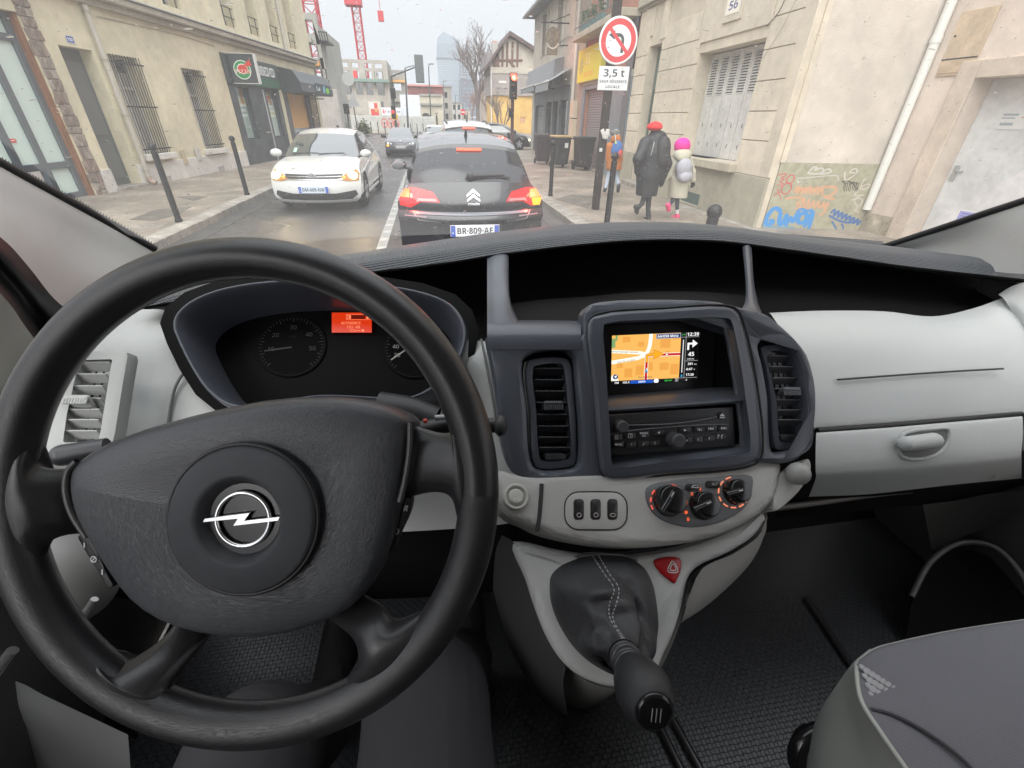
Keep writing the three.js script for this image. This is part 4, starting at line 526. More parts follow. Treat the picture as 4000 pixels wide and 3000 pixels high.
{ // concrete block under construction in the middle
  const z = -75, f = facing(z), t = thing('construction_block', 'grey concrete building shell with scaffold net behind hoarding', 'building', V(-8, 0, z)), a = f.sh(1286, 300)[0], b = f.sh(1516, 300)[0], top = f.sh(1400, 232)[1], sl = f.sh(1400, 308)[1];
  const H1 = [f.sh(1400, 264)[1], f.sh(1400, 245)[1]], H2 = [sl + 0.1, f.sh(1400, 277)[1]], ws = [];
  for (const p of [1329, 1373, 1423, 1463]) { const s = f.sh(p, 255)[0]; ws.push([s, s + 0.95, H1[0], H1[1]], [s + 0.1, s + 0.8, H2[0], H2[1]]); }
  const H3 = [f.sh(1400, 370)[1], f.sh(1400, 322)[1]]; for (const p of [1345, 1390, 1430, 1474]) { const s = f.sh(p, 345)[0]; ws.push([s, s + 0.95, H3[0], H3[1]]); }
  const H4 = [f.sh(1400, 424)[1], f.sh(1400, 392)[1]]; for (const p of [1316, 1353]) { const s = f.sh(p, 400)[0]; ws.push([s, s + 0.6, H4[0], H4[1]]); } ws.push([f.sh(1440, 400)[0], f.sh(1498, 400)[0], H4[0] - 0.4, f.sh(1400, 394)[1]]);
  windowed(t, f, a, b, -0.2, top, ws, mConcrete2, 0.4); part(t, 'back_wall', metreUV(f.box(a, b, -0.2, sl, -9, -8.6)), M([0.2, 0.2, 0.2], 0.9)); part(t, 'side_wall', metreUV(f.box(b - 0.4, b, -0.2, top, -8.5, -0.42)), mConcrete);
  part(t, 'scaffold_net', f.box(a + 0.2, b + 0.1, sl - 0.35, sl - 0.02, 0.1, 0.9), M([0.2, 0.28, 0.25], 0.9)); for (let s = a + 0.5; s < b; s += 1.1) part(t, 'scaffold_post', rod(f.P(s, sl - 1.2, 0.7), f.P(s, sl + 0.9, 0.7), 0.03, 0.03, 5), mIron);
  part(t, 'red_door', f.box(f.sh(1380, 290)[0], f.sh(1396, 290)[0], H2[0], H2[1], -0.3, 0.03), M([0.75, 0.06, 0.06], 0.6));
  for (const p of [1331, 1462]) part(t, 'white_board', f.box(f.sh(p, 290)[0], f.sh(p + 15, 290)[0], H2[0], H2[1] - 0.1, -0.5, -0.42), M([0.7, 0.72, 0.74], 0.6));
  const c = thing('grey_annex', 'lower grey annex right of the construction block', 'building', V(f.sh(1540, 300)[0], 0, z - 3)), a2 = b + 0.05, b2 = f.sh(1585, 300)[0];
  windowed(c, facing(z - 2), a2, b2, -0.2, f.sh(1540, 268)[1], [[a2 + 0.5, a2 + 1.2, f.sh(1540, 292)[1], f.sh(1540, 280)[1]], [a2 + 0.5, a2 + 1.5, f.sh(1540, 350)[1], f.sh(1540, 322)[1]]], mConcrete); part(c, 'slab', facing(z - 2).box(a2, b2 - 0.2, f.sh(1540, 318)[1], f.sh(1540, 310)[1], 0, 0.5), mOrange); part(c, 'slab', facing(z - 2).box(a2, b2 - 0.2, f.sh(1540, 396)[1], f.sh(1540, 384)[1], 0, 0.5), mConcrete2);
}
// tower cranes: lattice masts
function crane(base, h, w, label, jib, tilt = 0) {
  const t = thing('tower_crane', label, 'crane', base, 'red tower cranes'), g = [], q = [[-1, -1], [1, -1], [1, 1], [-1, 1]].map(([x, z]) => V(base.x + x * w, 0, base.z + z * w));
  const lean = y => V(tilt * y, 0, 0); for (const p of q) g.push(rod(p, p.clone().setY(h).add(lean(h)), 0.09, 0.09, 4));
  for (let y = 0; y < h - w * 2; y += w * 2) for (let i = 0; i < 4; i++) { const a = q[i].clone().setY(y).add(lean(y)), b = q[(i + 1) % 4].clone().setY(y + w * 2).add(lean(y + w * 2)), c = q[(i + 1) % 4].clone().setY(y).add(lean(y)); g.push(rod(a, b, 0.045, 0.045, 3), rod(a, c, 0.045, 0.045, 3)); }
  part(t, 'mast', g, mRedSteel);
  if (jib) { const top = V(base.x + tilt * h, h, base.z); part(t, 'cab', box(top.x - 1.4, top.x + 0.9, h - 0.6, h + 1.6, top.z - 1, top.z + 1), mRedSteel); part(t, 'jib', join([rod(V(top.x - 12, h + 2.2, top.z), V(top.x + 34, h + 2.2, top.z), 0.2, 0.2, 5), rod(V(top.x - 2, h + 4, top.z), V(top.x + 34, h + 2.4, top.z), 0.12, 0.12, 5)]), mRedSteel); part(t, 'counterweight', box(top.x - 12, top.x - 9, h + 0.6, h + 2.2, top.z - 1, top.z + 1), mConcrete); part(t, 'hook', join([rod(V(top.x + 3.4, h + 2.2, top.z), V(top.x + 3.4, h - 1, top.z), 0.04), box(top.x + 3.0, top.x + 3.8, h - 2.2, h - 1, top.z - 0.3, top.z + 0.3)]), mRedSteel); }
}
{ const f = facing(-85), b = f.sh(1407, 235), tp = f.sh(1376, 2); crane(V(b[0] + 0.35, 0, -85), tp[1], 0.55, 'red tower crane standing behind the construction block', true, (tp[0] - b[0]) / (tp[1] - b[1]) * 0.2); const g = facing(-52), c = g.sh(1188, 40); crane(V(c[0] + 0.5, 0, -52), g.sh(1180, 0)[1] + 8, 0.62, 'red crane mast seen through windows of concrete tower', false); }
{ // hoarding of single sheets, with tags and banners
  const z = -58, f = facing(z), t = thing('site_hoarding', 'long white metal hoarding with red graffiti round building site', 'hoarding', V(-5, PAVE, z)), a = f.sh(1235, 480)[0] - 3, b = f.sh(1700, 480)[0], mh = M([0.66, 0.66, 0.62], 0.5, { map: rep(stainTex, 0.5) });
  let n = 0; for (let s = a; s < b; s += 1.2, n++) { const w = Math.min(1.17, b - s); part(t, 'panel', f.rbox(s, s + w, 0.12, 1.62, -0.03, 0.0, 0.008), mh); }
  for (let h = 0.3; h < 1.6; h += 0.22) part(t, 'rib', f.box(a, b, h - 0.02, h + 0.02, 0.001, 0.025), mh);
  part(t, 'graffiti', f.face(f.sh(1490, 480)[0], f.sh(1565, 480)[0], 0.35, 1.5, 0.03), M(0xffffff, 0.8, { map: canvasTex(256, 128, (c, w, h) => { c.clearRect(0, 0, w, h); c.strokeStyle = '#d8625a'; c.lineWidth = 10; for (const x of [40, 120, 200]) { c.beginPath(); c.ellipse(x, 66, 34, 48, 0, 0, 7); c.stroke(); c.beginPath(); c.moveTo(x - 24, 66); c.lineTo(x + 24, 66); c.stroke(); } }), transparent: true }));
  const ban = thing('contractor_banner', 'white banner with red logo and dark lettering LEGENDRE', 'banner', f.P(f.sh(1530, 435)[0], 1.6, 0.05)); part(ban, 'cloth', f.box(f.sh(1491, 440)[0], f.sh(1568, 440)[0], f.sh(1530, 452)[1], f.sh(1530, 420)[1], 0.03, 0.05), M([0.7, 0.7, 0.72], 0.6)); part(ban, 'print', f.face(f.sh(1492, 440)[0], f.sh(1567, 440)[0], f.sh(1530, 451)[1], f.sh(1530, 421)[1], 0.054), printed(256, 96, (c, w, h) => { c.fillStyle = '#dfdee2'; c.fillRect(0, 0, w, h); c.fillStyle = '#cf3b48'; c.fillRect(14, 20, 14, 52); c.fillRect(14, 60, 34, 12); c.beginPath(); c.moveTo(34, 52); c.lineTo(46, 20); c.lineTo(54, 52); c.fill(); c.fillStyle = '#5c5f6e'; c.font = 'bold 36px sans-serif'; c.fillText('LEGENDRE', 64, 62, 184); }));
  part(ban, 'post', join([f.sh(1493, 440)[0], f.sh(1566, 440)[0]].map(s => rod(f.P(s, 0.1, -0.1), f.P(s, f.sh(1530, 421)[1], -0.1), 0.04))), mIron);
  const po = thing('site_poster', 'red and white site poster above the hoarding', 'poster', f.P(f.sh(1465, 435)[0], 1.6, -0.4)); part(po, 'board', f.box(f.sh(1440, 440)[0], f.sh(1490, 440)[0], f.sh(1465, 452)[1], f.sh(1465, 395)[1], -0.5, -0.4), M([0.5, 0.48, 0.44], 0.6)); part(po, 'print', f.face(f.sh(1441, 440)[0], f.sh(1489, 440)[0], f.sh(1465, 451)[1], f.sh(1465, 396)[1], -0.395), printed(128, 128, (c, w, h) => { c.fillStyle = '#cfc6b6'; c.fillRect(0, 0, w, h); c.fillStyle = '#d9d2d6'; c.beginPath(); c.arc(36, 36, 28, 0, 7); c.fill(); c.fillStyle = '#cf4a48'; c.fillRect(60, 14, 34, 50); c.fillRect(20, 70, 80, 58); c.fillStyle = '#c8a25f'; c.fillRect(62, 66, 26, 30); }));
  const bb = thing('blank_billboard', 'large blank white billboard on posts behind the lamps', 'billboard', V(f.sh(1600, 400)[0], 0, z - 1)); part(bb, 'panel', f.box(f.sh(1567, 440)[0], f.sh(1642, 440)[0], f.sh(1600, 460)[1], f.sh(1600, 370)[1], -0.3, -0.2), M([0.66, 0.69, 0.76], 0.5)); part(bb, 'post', join([1575, 1605, 1635].map(x => rod(f.P(f.sh(x, 440)[0], 0, -0.36), f.P(f.sh(x, 440)[0], f.sh(1600, 375)[1], -0.36), 0.06))), mIron);
}
{ // red hall, pale arcade and low houses behind
  const f = facing(-130), t = thing('red_hall', 'long low red roofed hall far down the street', 'building', V(f.sh(1650, 330)[0], 0, -130)), a = f.sh(1575, 340)[0], b = f.sh(1730, 340)[0]; part(t, 'wall', f.box(a, b, 0, f.sh(1650, 372)[1], -10, 0), M([0.5, 0.46, 0.42], 0.8)); part(t, 'upper_wall', f.box(a, b, f.sh(1650, 372)[1] + 0.01, f.sh(1650, 338)[1], -9.9, -0.1), M([0.42, 0.16, 0.14], 0.8, { map: rep(grimeTex, 0.2) })); part(t, 'roof_edge', f.box(a - 0.3, b, f.sh(1650, 338)[1] + 0.02, f.sh(1650, 331)[1], -10, 0.3), M([0.55, 0.24, 0.2], 0.7));
  const g = facing(-100), u = thing('cream_arcade', 'cream building with dark arches right of billboard', 'building', V(g.sh(1690, 430)[0], 0, -100)), c = g.sh(1645, 430)[0], d = g.sh(1728, 430)[0], hh = g.sh(1690, 376)[1]; const arch = x => { const s = g.sh(x, 430)[0], r = 0.75, o = [[s - r, 0.1], [s - r, 1.6]]; for (let i = 8; i >= 0; i--) o.push([s + r * Math.cos(rad(i * 22.5)), 1.6 + r * 0.8 * Math.sin(rad(i * 22.5))]); o.push([s + r, 0.1]); return o; };
  part(u, 'wall', metreUV(g.wall(rect(c, d, -0.1, hh), [arch(1662), arch(1692), arch(1716)].map(o => o.filter((q, i) => i === 0 || q[0] !== o[i - 1][0] || q[1] !== o[i - 1][1])), -0.6, 0)), plaster([0.7, 0.63, 0.5], 0.1)); part(u, 'back', g.box(c, d, -0.1, hh - 1.2, -4, -3.8), M([0.12, 0.12, 0.11], 0.9)); part(u, 'beam', g.box(c - 0.2, d + 0.2, g.sh(1690, 412)[1], g.sh(1690, 404)[1], 0, 0.4), M([0.3, 0.3, 0.27], 0.7)); part(u, 'roof', g.box(c - 0.1, d + 0.1, hh + 0.001, hh + 0.35, -4, 0.2), mConcrete);
  for (const [px0, px1, pt, z, col, lb] of [[1732, 1766, 340, -150, [0.42, 0.38, 0.33], 'narrow brown townhouse left of no entry sign'], [1764, 1806, 404, -170, [0.6, 0.57, 0.52], 'low pale house behind the no entry sign'], [1806, 1835, 430, -190, [0.66, 0.55, 0.45], 'small beige house end beside no entry sign']]) { const q = facing(z), e = thing('far_house', lb, 'house', V(q.sh((px0 + px1) / 2, 400)[0], 0, z)), s0 = q.sh(px0, 400)[0], s1 = q.sh(px1, 400)[0], h = q.sh(px0, pt)[1], ws = []; for (let s = s0 + 0.4; s < s1 - 1; s += 1.5) for (let y = 1; y < h - 1.6; y += 2.6) ws.push([s, s + 0.8, y, y + 1.4]); windowed(e, q, s0, s1, -0.2, h, ws, plaster(col, 0.1)); part(e, 'back', q.box(s0, s1, 0, h, -6, -1), M([0.1, 0.1, 0.1], 0.9)); part(e, 'roof', q.box(s0 - 0.2, s1 + 0.2, h + 0.002, h + 0.4, -6, 0.2), M([0.3, 0.28, 0.27], 0.8)); }
}
{ // two far towers in the mist
  const z = -900, f = facing(z), t = thing('glass_tower', 'tall pale glass tower with slanted top in mist', 'tower', V(f.sh(1760, 450)[0], 0, z)), mg = MP([0.3, 0.36, 0.42], 0.25), P = (x, y) => f.sh(x, y);
  const prism = (pts, d0, d1) => f.wall(pts, [], d0, d1);
  part(t, 'lower_block', prism([P(1722, 450), P(1800, 450), P(1796, 232), P(1709, 229)], -40, 0), mg); part(t, 'upper_block', prism([P(1706, 226), P(1795, 232), P(1796, 158), P(1732, 124), P(1707, 150)], -44, 3), M([0.26, 0.31, 0.36], 0.3));
  const fl = []; for (let k = 0; k < 24; k++) { const y = 440 - k * 8.6; fl.push(f.box(P(1722 - k * 0.5, y)[0], P(1799, y)[0], P(1750, y)[1], P(1750, y)[1] + 0.9, 0.2, 0.8)); } part(t, 'floor_bands', fl, M([0.4, 0.45, 0.5], 0.4)); const f2 = []; for (let k = 0; k < 9; k++) { const y = 224 - k * 8.4; f2.push(f.box(P(1707, y)[0], P(1795, y)[0], P(1750, y)[1], P(1750, y)[1] + 0.9, 3.1, 3.8)); } part(t, 'upper_bands', f2.slice(0, 7), M([0.32, 0.37, 0.42], 0.4));
  const u = thing('lattice_tower', 'grey tower of open steel floors beside glass tower', 'tower', V(f.sh(1818, 450)[0], 0, z + 60)), g = facing(z + 60), q = [], S = (x, y) => g.sh(x, y); for (const x of [1797, 1810, 1822, 1832]) q.push(rod(g.P(S(x + 8, 310)[0], S(x, 320)[1], 0), g.P(S(x, 180)[0], S(x, x === 1810 || x === 1822 ? 176 : 182)[1], 0), 1.0, 1.0, 4), rod(g.P(S(x + 8, 310)[0], S(x, 320)[1], -24), g.P(S(x, 180)[0], S(x, 182)[1], -24), 1.0, 1.0, 4)); for (let k = 0; k < 12; k++) { const y = 312 - k * 11; q.push(g.box(S(1797 + (312 - 312 + k) * 0, y)[0], S(1840 - k * 0.7, y)[0], S(1800, y)[1], S(1800, y)[1] + 1.3, -26, 1)); } part(u, 'frame', q, M([0.22, 0.24, 0.28], 0.7)); part(u, 'core', g.box(S(1801, 300)[0], S(1812, 300)[0], 0, S(1805, 196)[1], -16, -8), M([0.34, 0.36, 0.4], 0.7)); part(u, 'podium', g.box(S(1800, 400)[0], S(1842, 400)[0], 0, S(1815, 309)[1], -30, 2), M([0.2, 0.22, 0.25], 0.7));
  const v = facing(-480), w = thing('dark_office_block', 'dark slanted office block below the lattice tower', 'building', V(v.sh(1850, 400)[0], 0, -480)); part(w, 'wall', v.wall([v.sh(1802, 455), v.sh(1930, 455), v.sh(1930, 335), v.sh(1895, 320), v.sh(1800, 306)], [], -30, 0), M([0.13, 0.14, 0.17], 0.5)); part(w, 'roof_edge', v.wall([v.sh(1800, 306), v.sh(1895, 320), v.sh(1930, 335), v.sh(1930, 331), v.sh(1895, 316), v.sh(1800, 302)], [], -30, 0.6), M([0.3, 0.32, 0.35], 0.5)); const wn = []; for (let r = 0; r < 7; r++) for (let c = 0; c < 9; c++) wn.push(v.box(v.sh(1815 + c * 12, 0)[0] * 0 + v.sh(1810 + c * 13, 360)[0], v.sh(1817 + c * 13, 360)[0], v.sh(1850, 440 - r * 15)[1], v.sh(1850, 433 - r * 15)[1], 0.05, 0.2)); part(w, 'window_bands', wn, M([0.25, 0.28, 0.34], 0.2));
}
{ // half-timbered corner house with yellow ground floor
  const z = -58, f = facing(z), S = (x, y) => f.sh(x, y), t = thing('timbered_house', 'half timbered gabled house over yellow ground floor', 'building', V(S(1990, 400)[0], 0, z)), a = S(1925, 400)[0], b = S(2110, 400)[0], hy = S(1990, 374)[1], hg = S(1990, 288)[1], he = S(1915, 262)[1], apx = S(1995, 150);
  part(t, 'ground_floor', metreUV(f.wall(rect(a, b, -0.1, hy), [rect(S(2030, 480)[0], S(2052, 480)[0], S(2040, 482)[1], S(2040, 456)[1])], -6, 0)), plaster([0.78, 0.5, 0.17], 0.2)); part(t, 'shutter', f.box(S(2030, 480)[0], S(2052, 480)[0], S(2040, 482)[1], S(2040, 456)[1], -0.12, -0.06), M([0.5, 0.3, 0.16], 0.7));
  part(t, 'middle_floor', metreUV(f.box(a - 0.25, b, hy + 0.004, hg, -6, 0.2)), plaster([0.4, 0.35, 0.33], 0.3)); part(t, 'name_board', f.box(S(1948, 320)[0], S(1977, 320)[0], S(1960, 326)[1], S(1960, 316)[1], 0.2, 0.24), M([0.6, 0.55, 0.52], 0.6));
  part(t, 'beam', f.box(a - 0.3, b, hg + 0.003, he, -6, 0.25), plaster([0.6, 0.54, 0.46], 0.3)); part(t, 'gable', f.wall([[a - 0.1, he + 0.003], [b, he + 0.003], [b, apx[1] - 1.2], [apx[0], apx[1]], [apx[0] - 0.4, apx[1]]], [], -6, 0.05), plaster([0.62, 0.56, 0.48], 0.3));
  const mT = M([0.2, 0.12, 0.1], 0.8), tb = (x0, y0, x1, y1) => part(t, 'timber', rod(f.P(S(x0, y0)[0], S(x0, y0)[1], 0.08), f.P(S(x1, y1)[0], S(x1, y1)[1], 0.08), 0.11, 0.11, 4), mT); for (const x of [1930, 1945, 1962, 1980, 2000, 2020]) tb(x, 260, x + 2, Math.max(165, 235 - (x - 1915) * 1.1)); tb(1922, 238, 1950, 262); tb(1950, 238, 1930, 262); tb(1925, 236, 2040, 236); tb(1985, 236, 2010, 262);
  const mr = M([0.2, 0.14, 0.13], 0.8, { map: rep(grimeTex, 0.5) }); part(t, 'roof', join([f.wall([[a - 0.9, he - 0.35], [a - 0.9, he - 0.1], [apx[0] - 0.2, apx[1] + 0.55], [apx[0] - 0.2, apx[1] + 0.2]], [], -6.5, 0.7), f.wall([[apx[0] - 0.2, apx[1] + 0.2], [apx[0] - 0.2, apx[1] + 0.55], [b + 3, apx[1] - 2.5], [b + 3, apx[1] - 2.9]], [], -6.5, 0.7)]), mr); part(t, 'side_eaves', f.box(S(1902, 250)[0], a, S(1905, 262)[1], S(1905, 205)[1], -5, 0.1), M([0.26, 0.23, 0.23], 0.8)); const ch = part(t, 'chimney', f.box(S(1931, 200)[0], S(1950, 200)[0], he, S(1940, 160)[1], -2.2, -1.2), plaster([0.58, 0.54, 0.52], 0.5)); for (const x of [1934, 1940, 1946]) part(ch, 'chimney_pot', rod(f.P(S(x, 160)[0], S(x, 160)[1], -1.7), f.P(S(x, 151)[0], S(x, 151)[1], -1.7), 0.12), M([0.5, 0.3, 0.22], 0.8));
  for (const [y, n] of [[480, 3]]) for (let i = 0; i < n; i++) { const w = part(t, 'window', f.box(S(1940 + i * 28, 300)[0], S(1952 + i * 28, 300)[0], S(1940, 345)[1], S(1940, 326 - 0)[1] - 0.4, 0.21, 0.25), mPaneDark); w.name = 'window'; }
  part(t, 'downpipe', rod(f.P(a - 0.2, 0.1, 0.3), f.P(a - 0.2, he, 0.3), 0.07), M([0.6, 0.56, 0.52], 0.6));
  const q = facing(-95), e = thing('brown_gabled_house', 'brown gabled house left of timbered house', 'house', V(q.sh(1905, 400)[0], 0, -95)), s0 = q.sh(1885, 400)[0], s1 = q.sh(1932, 400)[0]; part(e, 'wall', metreUV(q.wall([[s0, -0.1], [s1, -0.1], q.sh(1932, 300), q.sh(1920, 290), q.sh(1888, 350)], [], -8, 0)), plaster([0.5, 0.42, 0.36], 0.2)); part(e, 'roof', q.wall([q.sh(1884, 352), q.sh(1918, 286), q.sh(1932, 296), q.sh(1932, 288), q.sh(1918, 278), q.sh(1882, 348)], [], -8, 0.5), mr); part(e, 'window', join([q.box(q.sh(1898, 400)[0], q.sh(1906, 400)[0], q.sh(1900, 395)[1], q.sh(1900, 375)[1], 0.01, 0.06)]), mPaneDark);
}
// bare winter trees: trunk, limbs and fine twigs
function bareTree(p, h, label, spread = 0.45, depth = 5, col = [0.16, 0.13, 0.12], group) {
  const t = thing('bare_tree', label, 'tree', p, group), tr = [], br = [], tw = [];
  const grow = (a, d, L, r, k) => { const b = a.clone().addScaledVector(d, L); (k === 0 ? tr : k < 3 ? br : tw).push(rod(a, b, r, r * 0.68, k < 2 ? 7 : 4)); if (k >= depth) return; const n = k < 1 ? 3 : k < 4 ? 3 : 2; for (let i = 0; i < n; i++) { const e = d.clone().add(V(rr(-1, 1), rr(-0.35, 0.75), rr(-1, 1)).multiplyScalar(spread * 1.5)).normalize(); grow(k < 1 && i === 2 ? b : a.clone().lerp(b, rr(0.55, 1)), e, L * rr(0.6, 0.85), r * 0.62, k + 1); } };
  grow(p.clone(), V(0, 1, 0), h * 0.3, h * 0.022, 0); const m = M(col, 0.9); part(t, 'trunk', tr, m); part(t, 'limbs', br, m); part(t, 'crown', tw, M(col.map(c => c * 1.15), 0.9));
}
{ const f = facing(-48); bareTree(V(f.sh(1990, 400)[0], 0, -78), 15, 'large bare tree rising behind the timbered house', 0.5, 7); bareTree(V(f.sh(2030, 400)[0] + 2, 0, -80), 14, 'bare tree partly hidden behind the awning house', 0.5, 6);
  bareTree(V(onZ(1945, 480, -50).x, PAVE, -50), 4.2, 'young bare street tree before the yellow wall, left one', 0.35, 5); bareTree(V(onZ(1970, 480, -47).x, PAVE, -47), 3.6, 'young bare street tree before the yellow wall, right one', 0.35, 5);
  [[1845, -150, 9], [1862, -120, 8], [1890, -110, 9], [1905, -95, 7], [1875, -170, 12]].forEach(([x, z, h], i) => bareTree(V(onZ(x, 450, z).x, 0, z), h, ['farthest reddish bare tree in row', 'low reddish bare tree in row', 'broad reddish bare tree in row', 'nearest reddish bare tree in row', 'tallest reddish bare tree in row'][i] + ' down the right of street', 0.45, 6, [0.24, 0.15, 0.12], 'bare trees lining the far street')); }
// clipped shrubs by the hoarding
function shrub(p, rx, ry, rz, label, n) { const t = thing('shrub', label, 'shrub', p), g = []; for (let i = 0; i < n; i++) { const a = rr(0, 6.28), u = Math.acos(rr(0, 1)), k = rr(0.6, 1) * (0.85 + 0.25 * Math.sin(a * 5)); const c = V(p.x + rx * k * Math.sin(u) * Math.cos(a), p.y + ry * k * Math.cos(u), p.z + rz * k * Math.sin(u) * Math.sin(a)); g.push(new THREE.PlaneGeometry(0.16, 0.09).rotateX(rr(0, 6)).rotateY(rr(0, 6)).translate(c.x, c.y, c.z)); } part(t, 'foliage', g, M([0.1, 0.115, 0.04], 0.85, sided)); part(t, 'stem', [0, 1, 2].map(i => rod(p, V(p.x + (i - 1) * rx * 0.4, p.y + ry * 0.6, p.z), 0.05, 0.02, 6)), M([0.15, 0.1, 0.07], 0.9)); }
shrub(V(onZ(1298, 500, -46).x, PAVE, -46), 1.7, 1.35, 1, 'wide round green shrub beside the corner shop', 1500); shrub(V(onZ(1418, 500, -50).x, PAVE, -50), 0.8, 1.15, 0.8, 'small round green shrub before the white hoarding', 700);
// traffic signals, lamps, signs at the junction
const mPole = M([0.09, 0.1, 0.1], 0.45, { metalness: 0.3 });
function lampPost(px, pyTop, z, arm, label, tilt = 0) { const b = onZ(px, 470, z), tp = onZ(px - tilt, pyTop, z), t = thing('street_lamp', label, 'street lamp', V(b.x, 0, z)); part(t, 'pole', rod(V(b.x, 0, z), V(tp.x, tp.y, z), 0.09, 0.05, 8), mPole); part(t, 'arm', tube([V(tp.x, tp.y, z), V(tp.x + arm * 0.4, tp.y + 0.12, z), V(tp.x + arm, tp.y + 0.22, z)], 0.035, 6), mPole); part(t, 'lamp_head', new THREE.SphereGeometry(1, 12, 8).scale(0.32, 0.09, 0.16).translate(tp.x + arm * 1.15, tp.y + 0.23, z), M([0.3, 0.31, 0.32], 0.4)); }
lampPost(1590, 266, -44, 1.0, 'tall street lamp left of the blank billboard', 8); lampPost(1682, 258, -62, 0.3, 'grey street lamp right of the blank billboard', 8); lampPost(1735, 322, -84, 0.25, 'small far street lamp before the glass tower', 4); lampPost(1780, 376, -110, 0.25, 'farthest street lamp near the no entry sign', 2);
function signalHead(t, p, lit, back = false) { const g = rbox(p.x - 0.14, p.x + 0.14, p.y - 0.42, p.y + 0.42, p.z - 0.1, p.z + 0.1, 0.03), h = part(t, 'signal_head', g, M([0.03, 0.03, 0.03], 0.5)); if (!back) for (let i = 0; i < 3; i++) { part(h, 'lens', new THREE.SphereGeometry(0.095, 16, 8, 0, 6.3, 0, 1.2).rotateX(Math.PI / 2).translate(p.x, p.y + 0.26 - i * 0.26, p.z + 0.07), lit === i ? glow([1, 0.1, 0.05], 3) : M([0.05, 0.03, 0.02], 0.3)); part(h, 'visor', new THREE.CylinderGeometry(0.115, 0.115, 0.13, 16, 1, true, Math.PI * 0.45, Math.PI * 1.1).rotateX(Math.PI / 2).rotateZ(Math.PI).translate(p.x, p.y + 0.26 - i * 0.26, p.z + 0.15), M([0.03, 0.03, 0.03], 0.5, sided)); } return h; }
{ const z = -19.8, b = onZ(2000, 540, z), l = onZ(2005, 305, z), t = thing('traffic_signal', 'traffic light showing red on right before yellow wall', 'traffic light', V(b.x, PAVE, z)); part(t, 'pole', rod(V(b.x, PAVE, z), V(b.x, l.y - 0.1, z), 0.065, 0.06, 12), M([0.1, 0.05, 0.05], 0.5)); signalHead(t, V(b.x, l.y - 0.26, z + 0.12), 0); const c = onZ(1996, 435, z); const rp = part(t, 'repeater', rbox(b.x - 0.16, b.x - 0.02, c.y - 0.2, c.y + 0.1, z, z + 0.2, 0.02), mIron); part(rp, 'lens', new THREE.SphereGeometry(0.035, 10, 8).translate(b.x - 0.08, c.y + 0.04, z + 0.21), M([0.1, 0.02, 0.02], 0.3)); const pl = new THREE.PointLight(new THREE.Color(1, 0.1, 0.06), 3); pl.position.set(b.x, l.y, z + 0.32); pl.castShadow = true; scene.add(pl); }
{ const z = -36, b = onZ(1392, 470, z), e = onZ(1622, 270, z), k = onZ(1528, 298, z), fx = onZ(1545, 480, z).x, t = thing('signal_gantry', 'black signal mast with long arm over left lane', 'traffic light', V(fx, 0, z)); part(t, 'pole', rod(V(fx, 0, z), V(k.x, k.y, z), 0.1, 0.07, 10), mPole); part(t, 'arm', rod(V(k.x, k.y, z), V(e.x, e.y + 0.1, z), 0.06, 0.04, 8), mPole); const sh = onZ(1638, 268, z); part(t, 'signal_board', rbox(sh.x - 0.28, sh.x + 0.28, sh.y - 0.78, sh.y + 0.75, z - 0.1, z + 0.06, 0.06), M([0.13, 0.145, 0.15], 0.5)); const rl = onZ(1538, 440, z); const rb = part(t, 'side_signal', rbox(rl.x - 0.14, rl.x + 0.14, rl.y - 0.35, rl.y + 0.4, z + 0.06, z + 0.26, 0.03), mIron); part(rb, 'red_lens', new THREE.SphereGeometry(0.1, 12, 8).translate(rl.x - 0.03, rl.y + 0.05, z + 0.25), glow([1, 0.04, 0.03], 0.9)); const yl = onZ(1541, 454, z); part(t, 'yellow_plate', new THREE.CylinderGeometry(0.26, 0.26, 0.03, 6).rotateX(Math.PI / 2).translate(yl.x, yl.y, z + 0.2), M([0.7, 0.42, 0.06], 0.5)); const q = onZ(1536, 365, z); part(t, 'control_box', rbox(q.x - 0.16, q.x + 0.16, q.y - 0.3, q.y + 0.3, z, z + 0.2, 0.02), mIron); }
{ const z = -34, p = onZ(1396, 500, z), c = onZ(1380, 395, z), t = thing('triangle_sign', 'grey back of triangular warning sign on slim post', 'road sign', V(p.x, PAVE, z)); part(t, 'post', rod(V(p.x, PAVE, z), V(c.x - 0.05, onZ(1372, 315, z).y, z), 0.035, 0.035, 8), mPole); const r = 0.42; part(t, 'plate', new THREE.ExtrudeGeometry(shapeOf([[-r, -0.3], [r, -0.3], [0, 0.48]]), { depth: 0.02, bevelEnabled: false }).translate(c.x, c.y, z + 0.04), M([0.4, 0.4, 0.4], 0.5)); part(t, 'disc_plate', new THREE.CylinderGeometry(0.36, 0.36, 0.02, 24).rotateX(Math.PI / 2).translate(c.x - 0.12, c.y + 1.15, z + 0.05), M([0.45, 0.46, 0.46], 0.5)); }
{ const z = -31, p = onZ(1362, 500, z), c = onZ(1355, 425, z), t = thing('pedestrian_signal', 'small dark pedestrian signal near the round shrub', 'traffic light', V(p.x, PAVE, z)); part(t, 'post', rod(V(p.x, PAVE, z), V(c.x, c.y, z), 0.05, 0.05, 8), mPole); part(t, 'signal_head', rbox(c.x - 0.16, c.x + 0.14, c.y - 0.25, c.y + 0.25, z, z + 0.2, 0.03), mIron); }
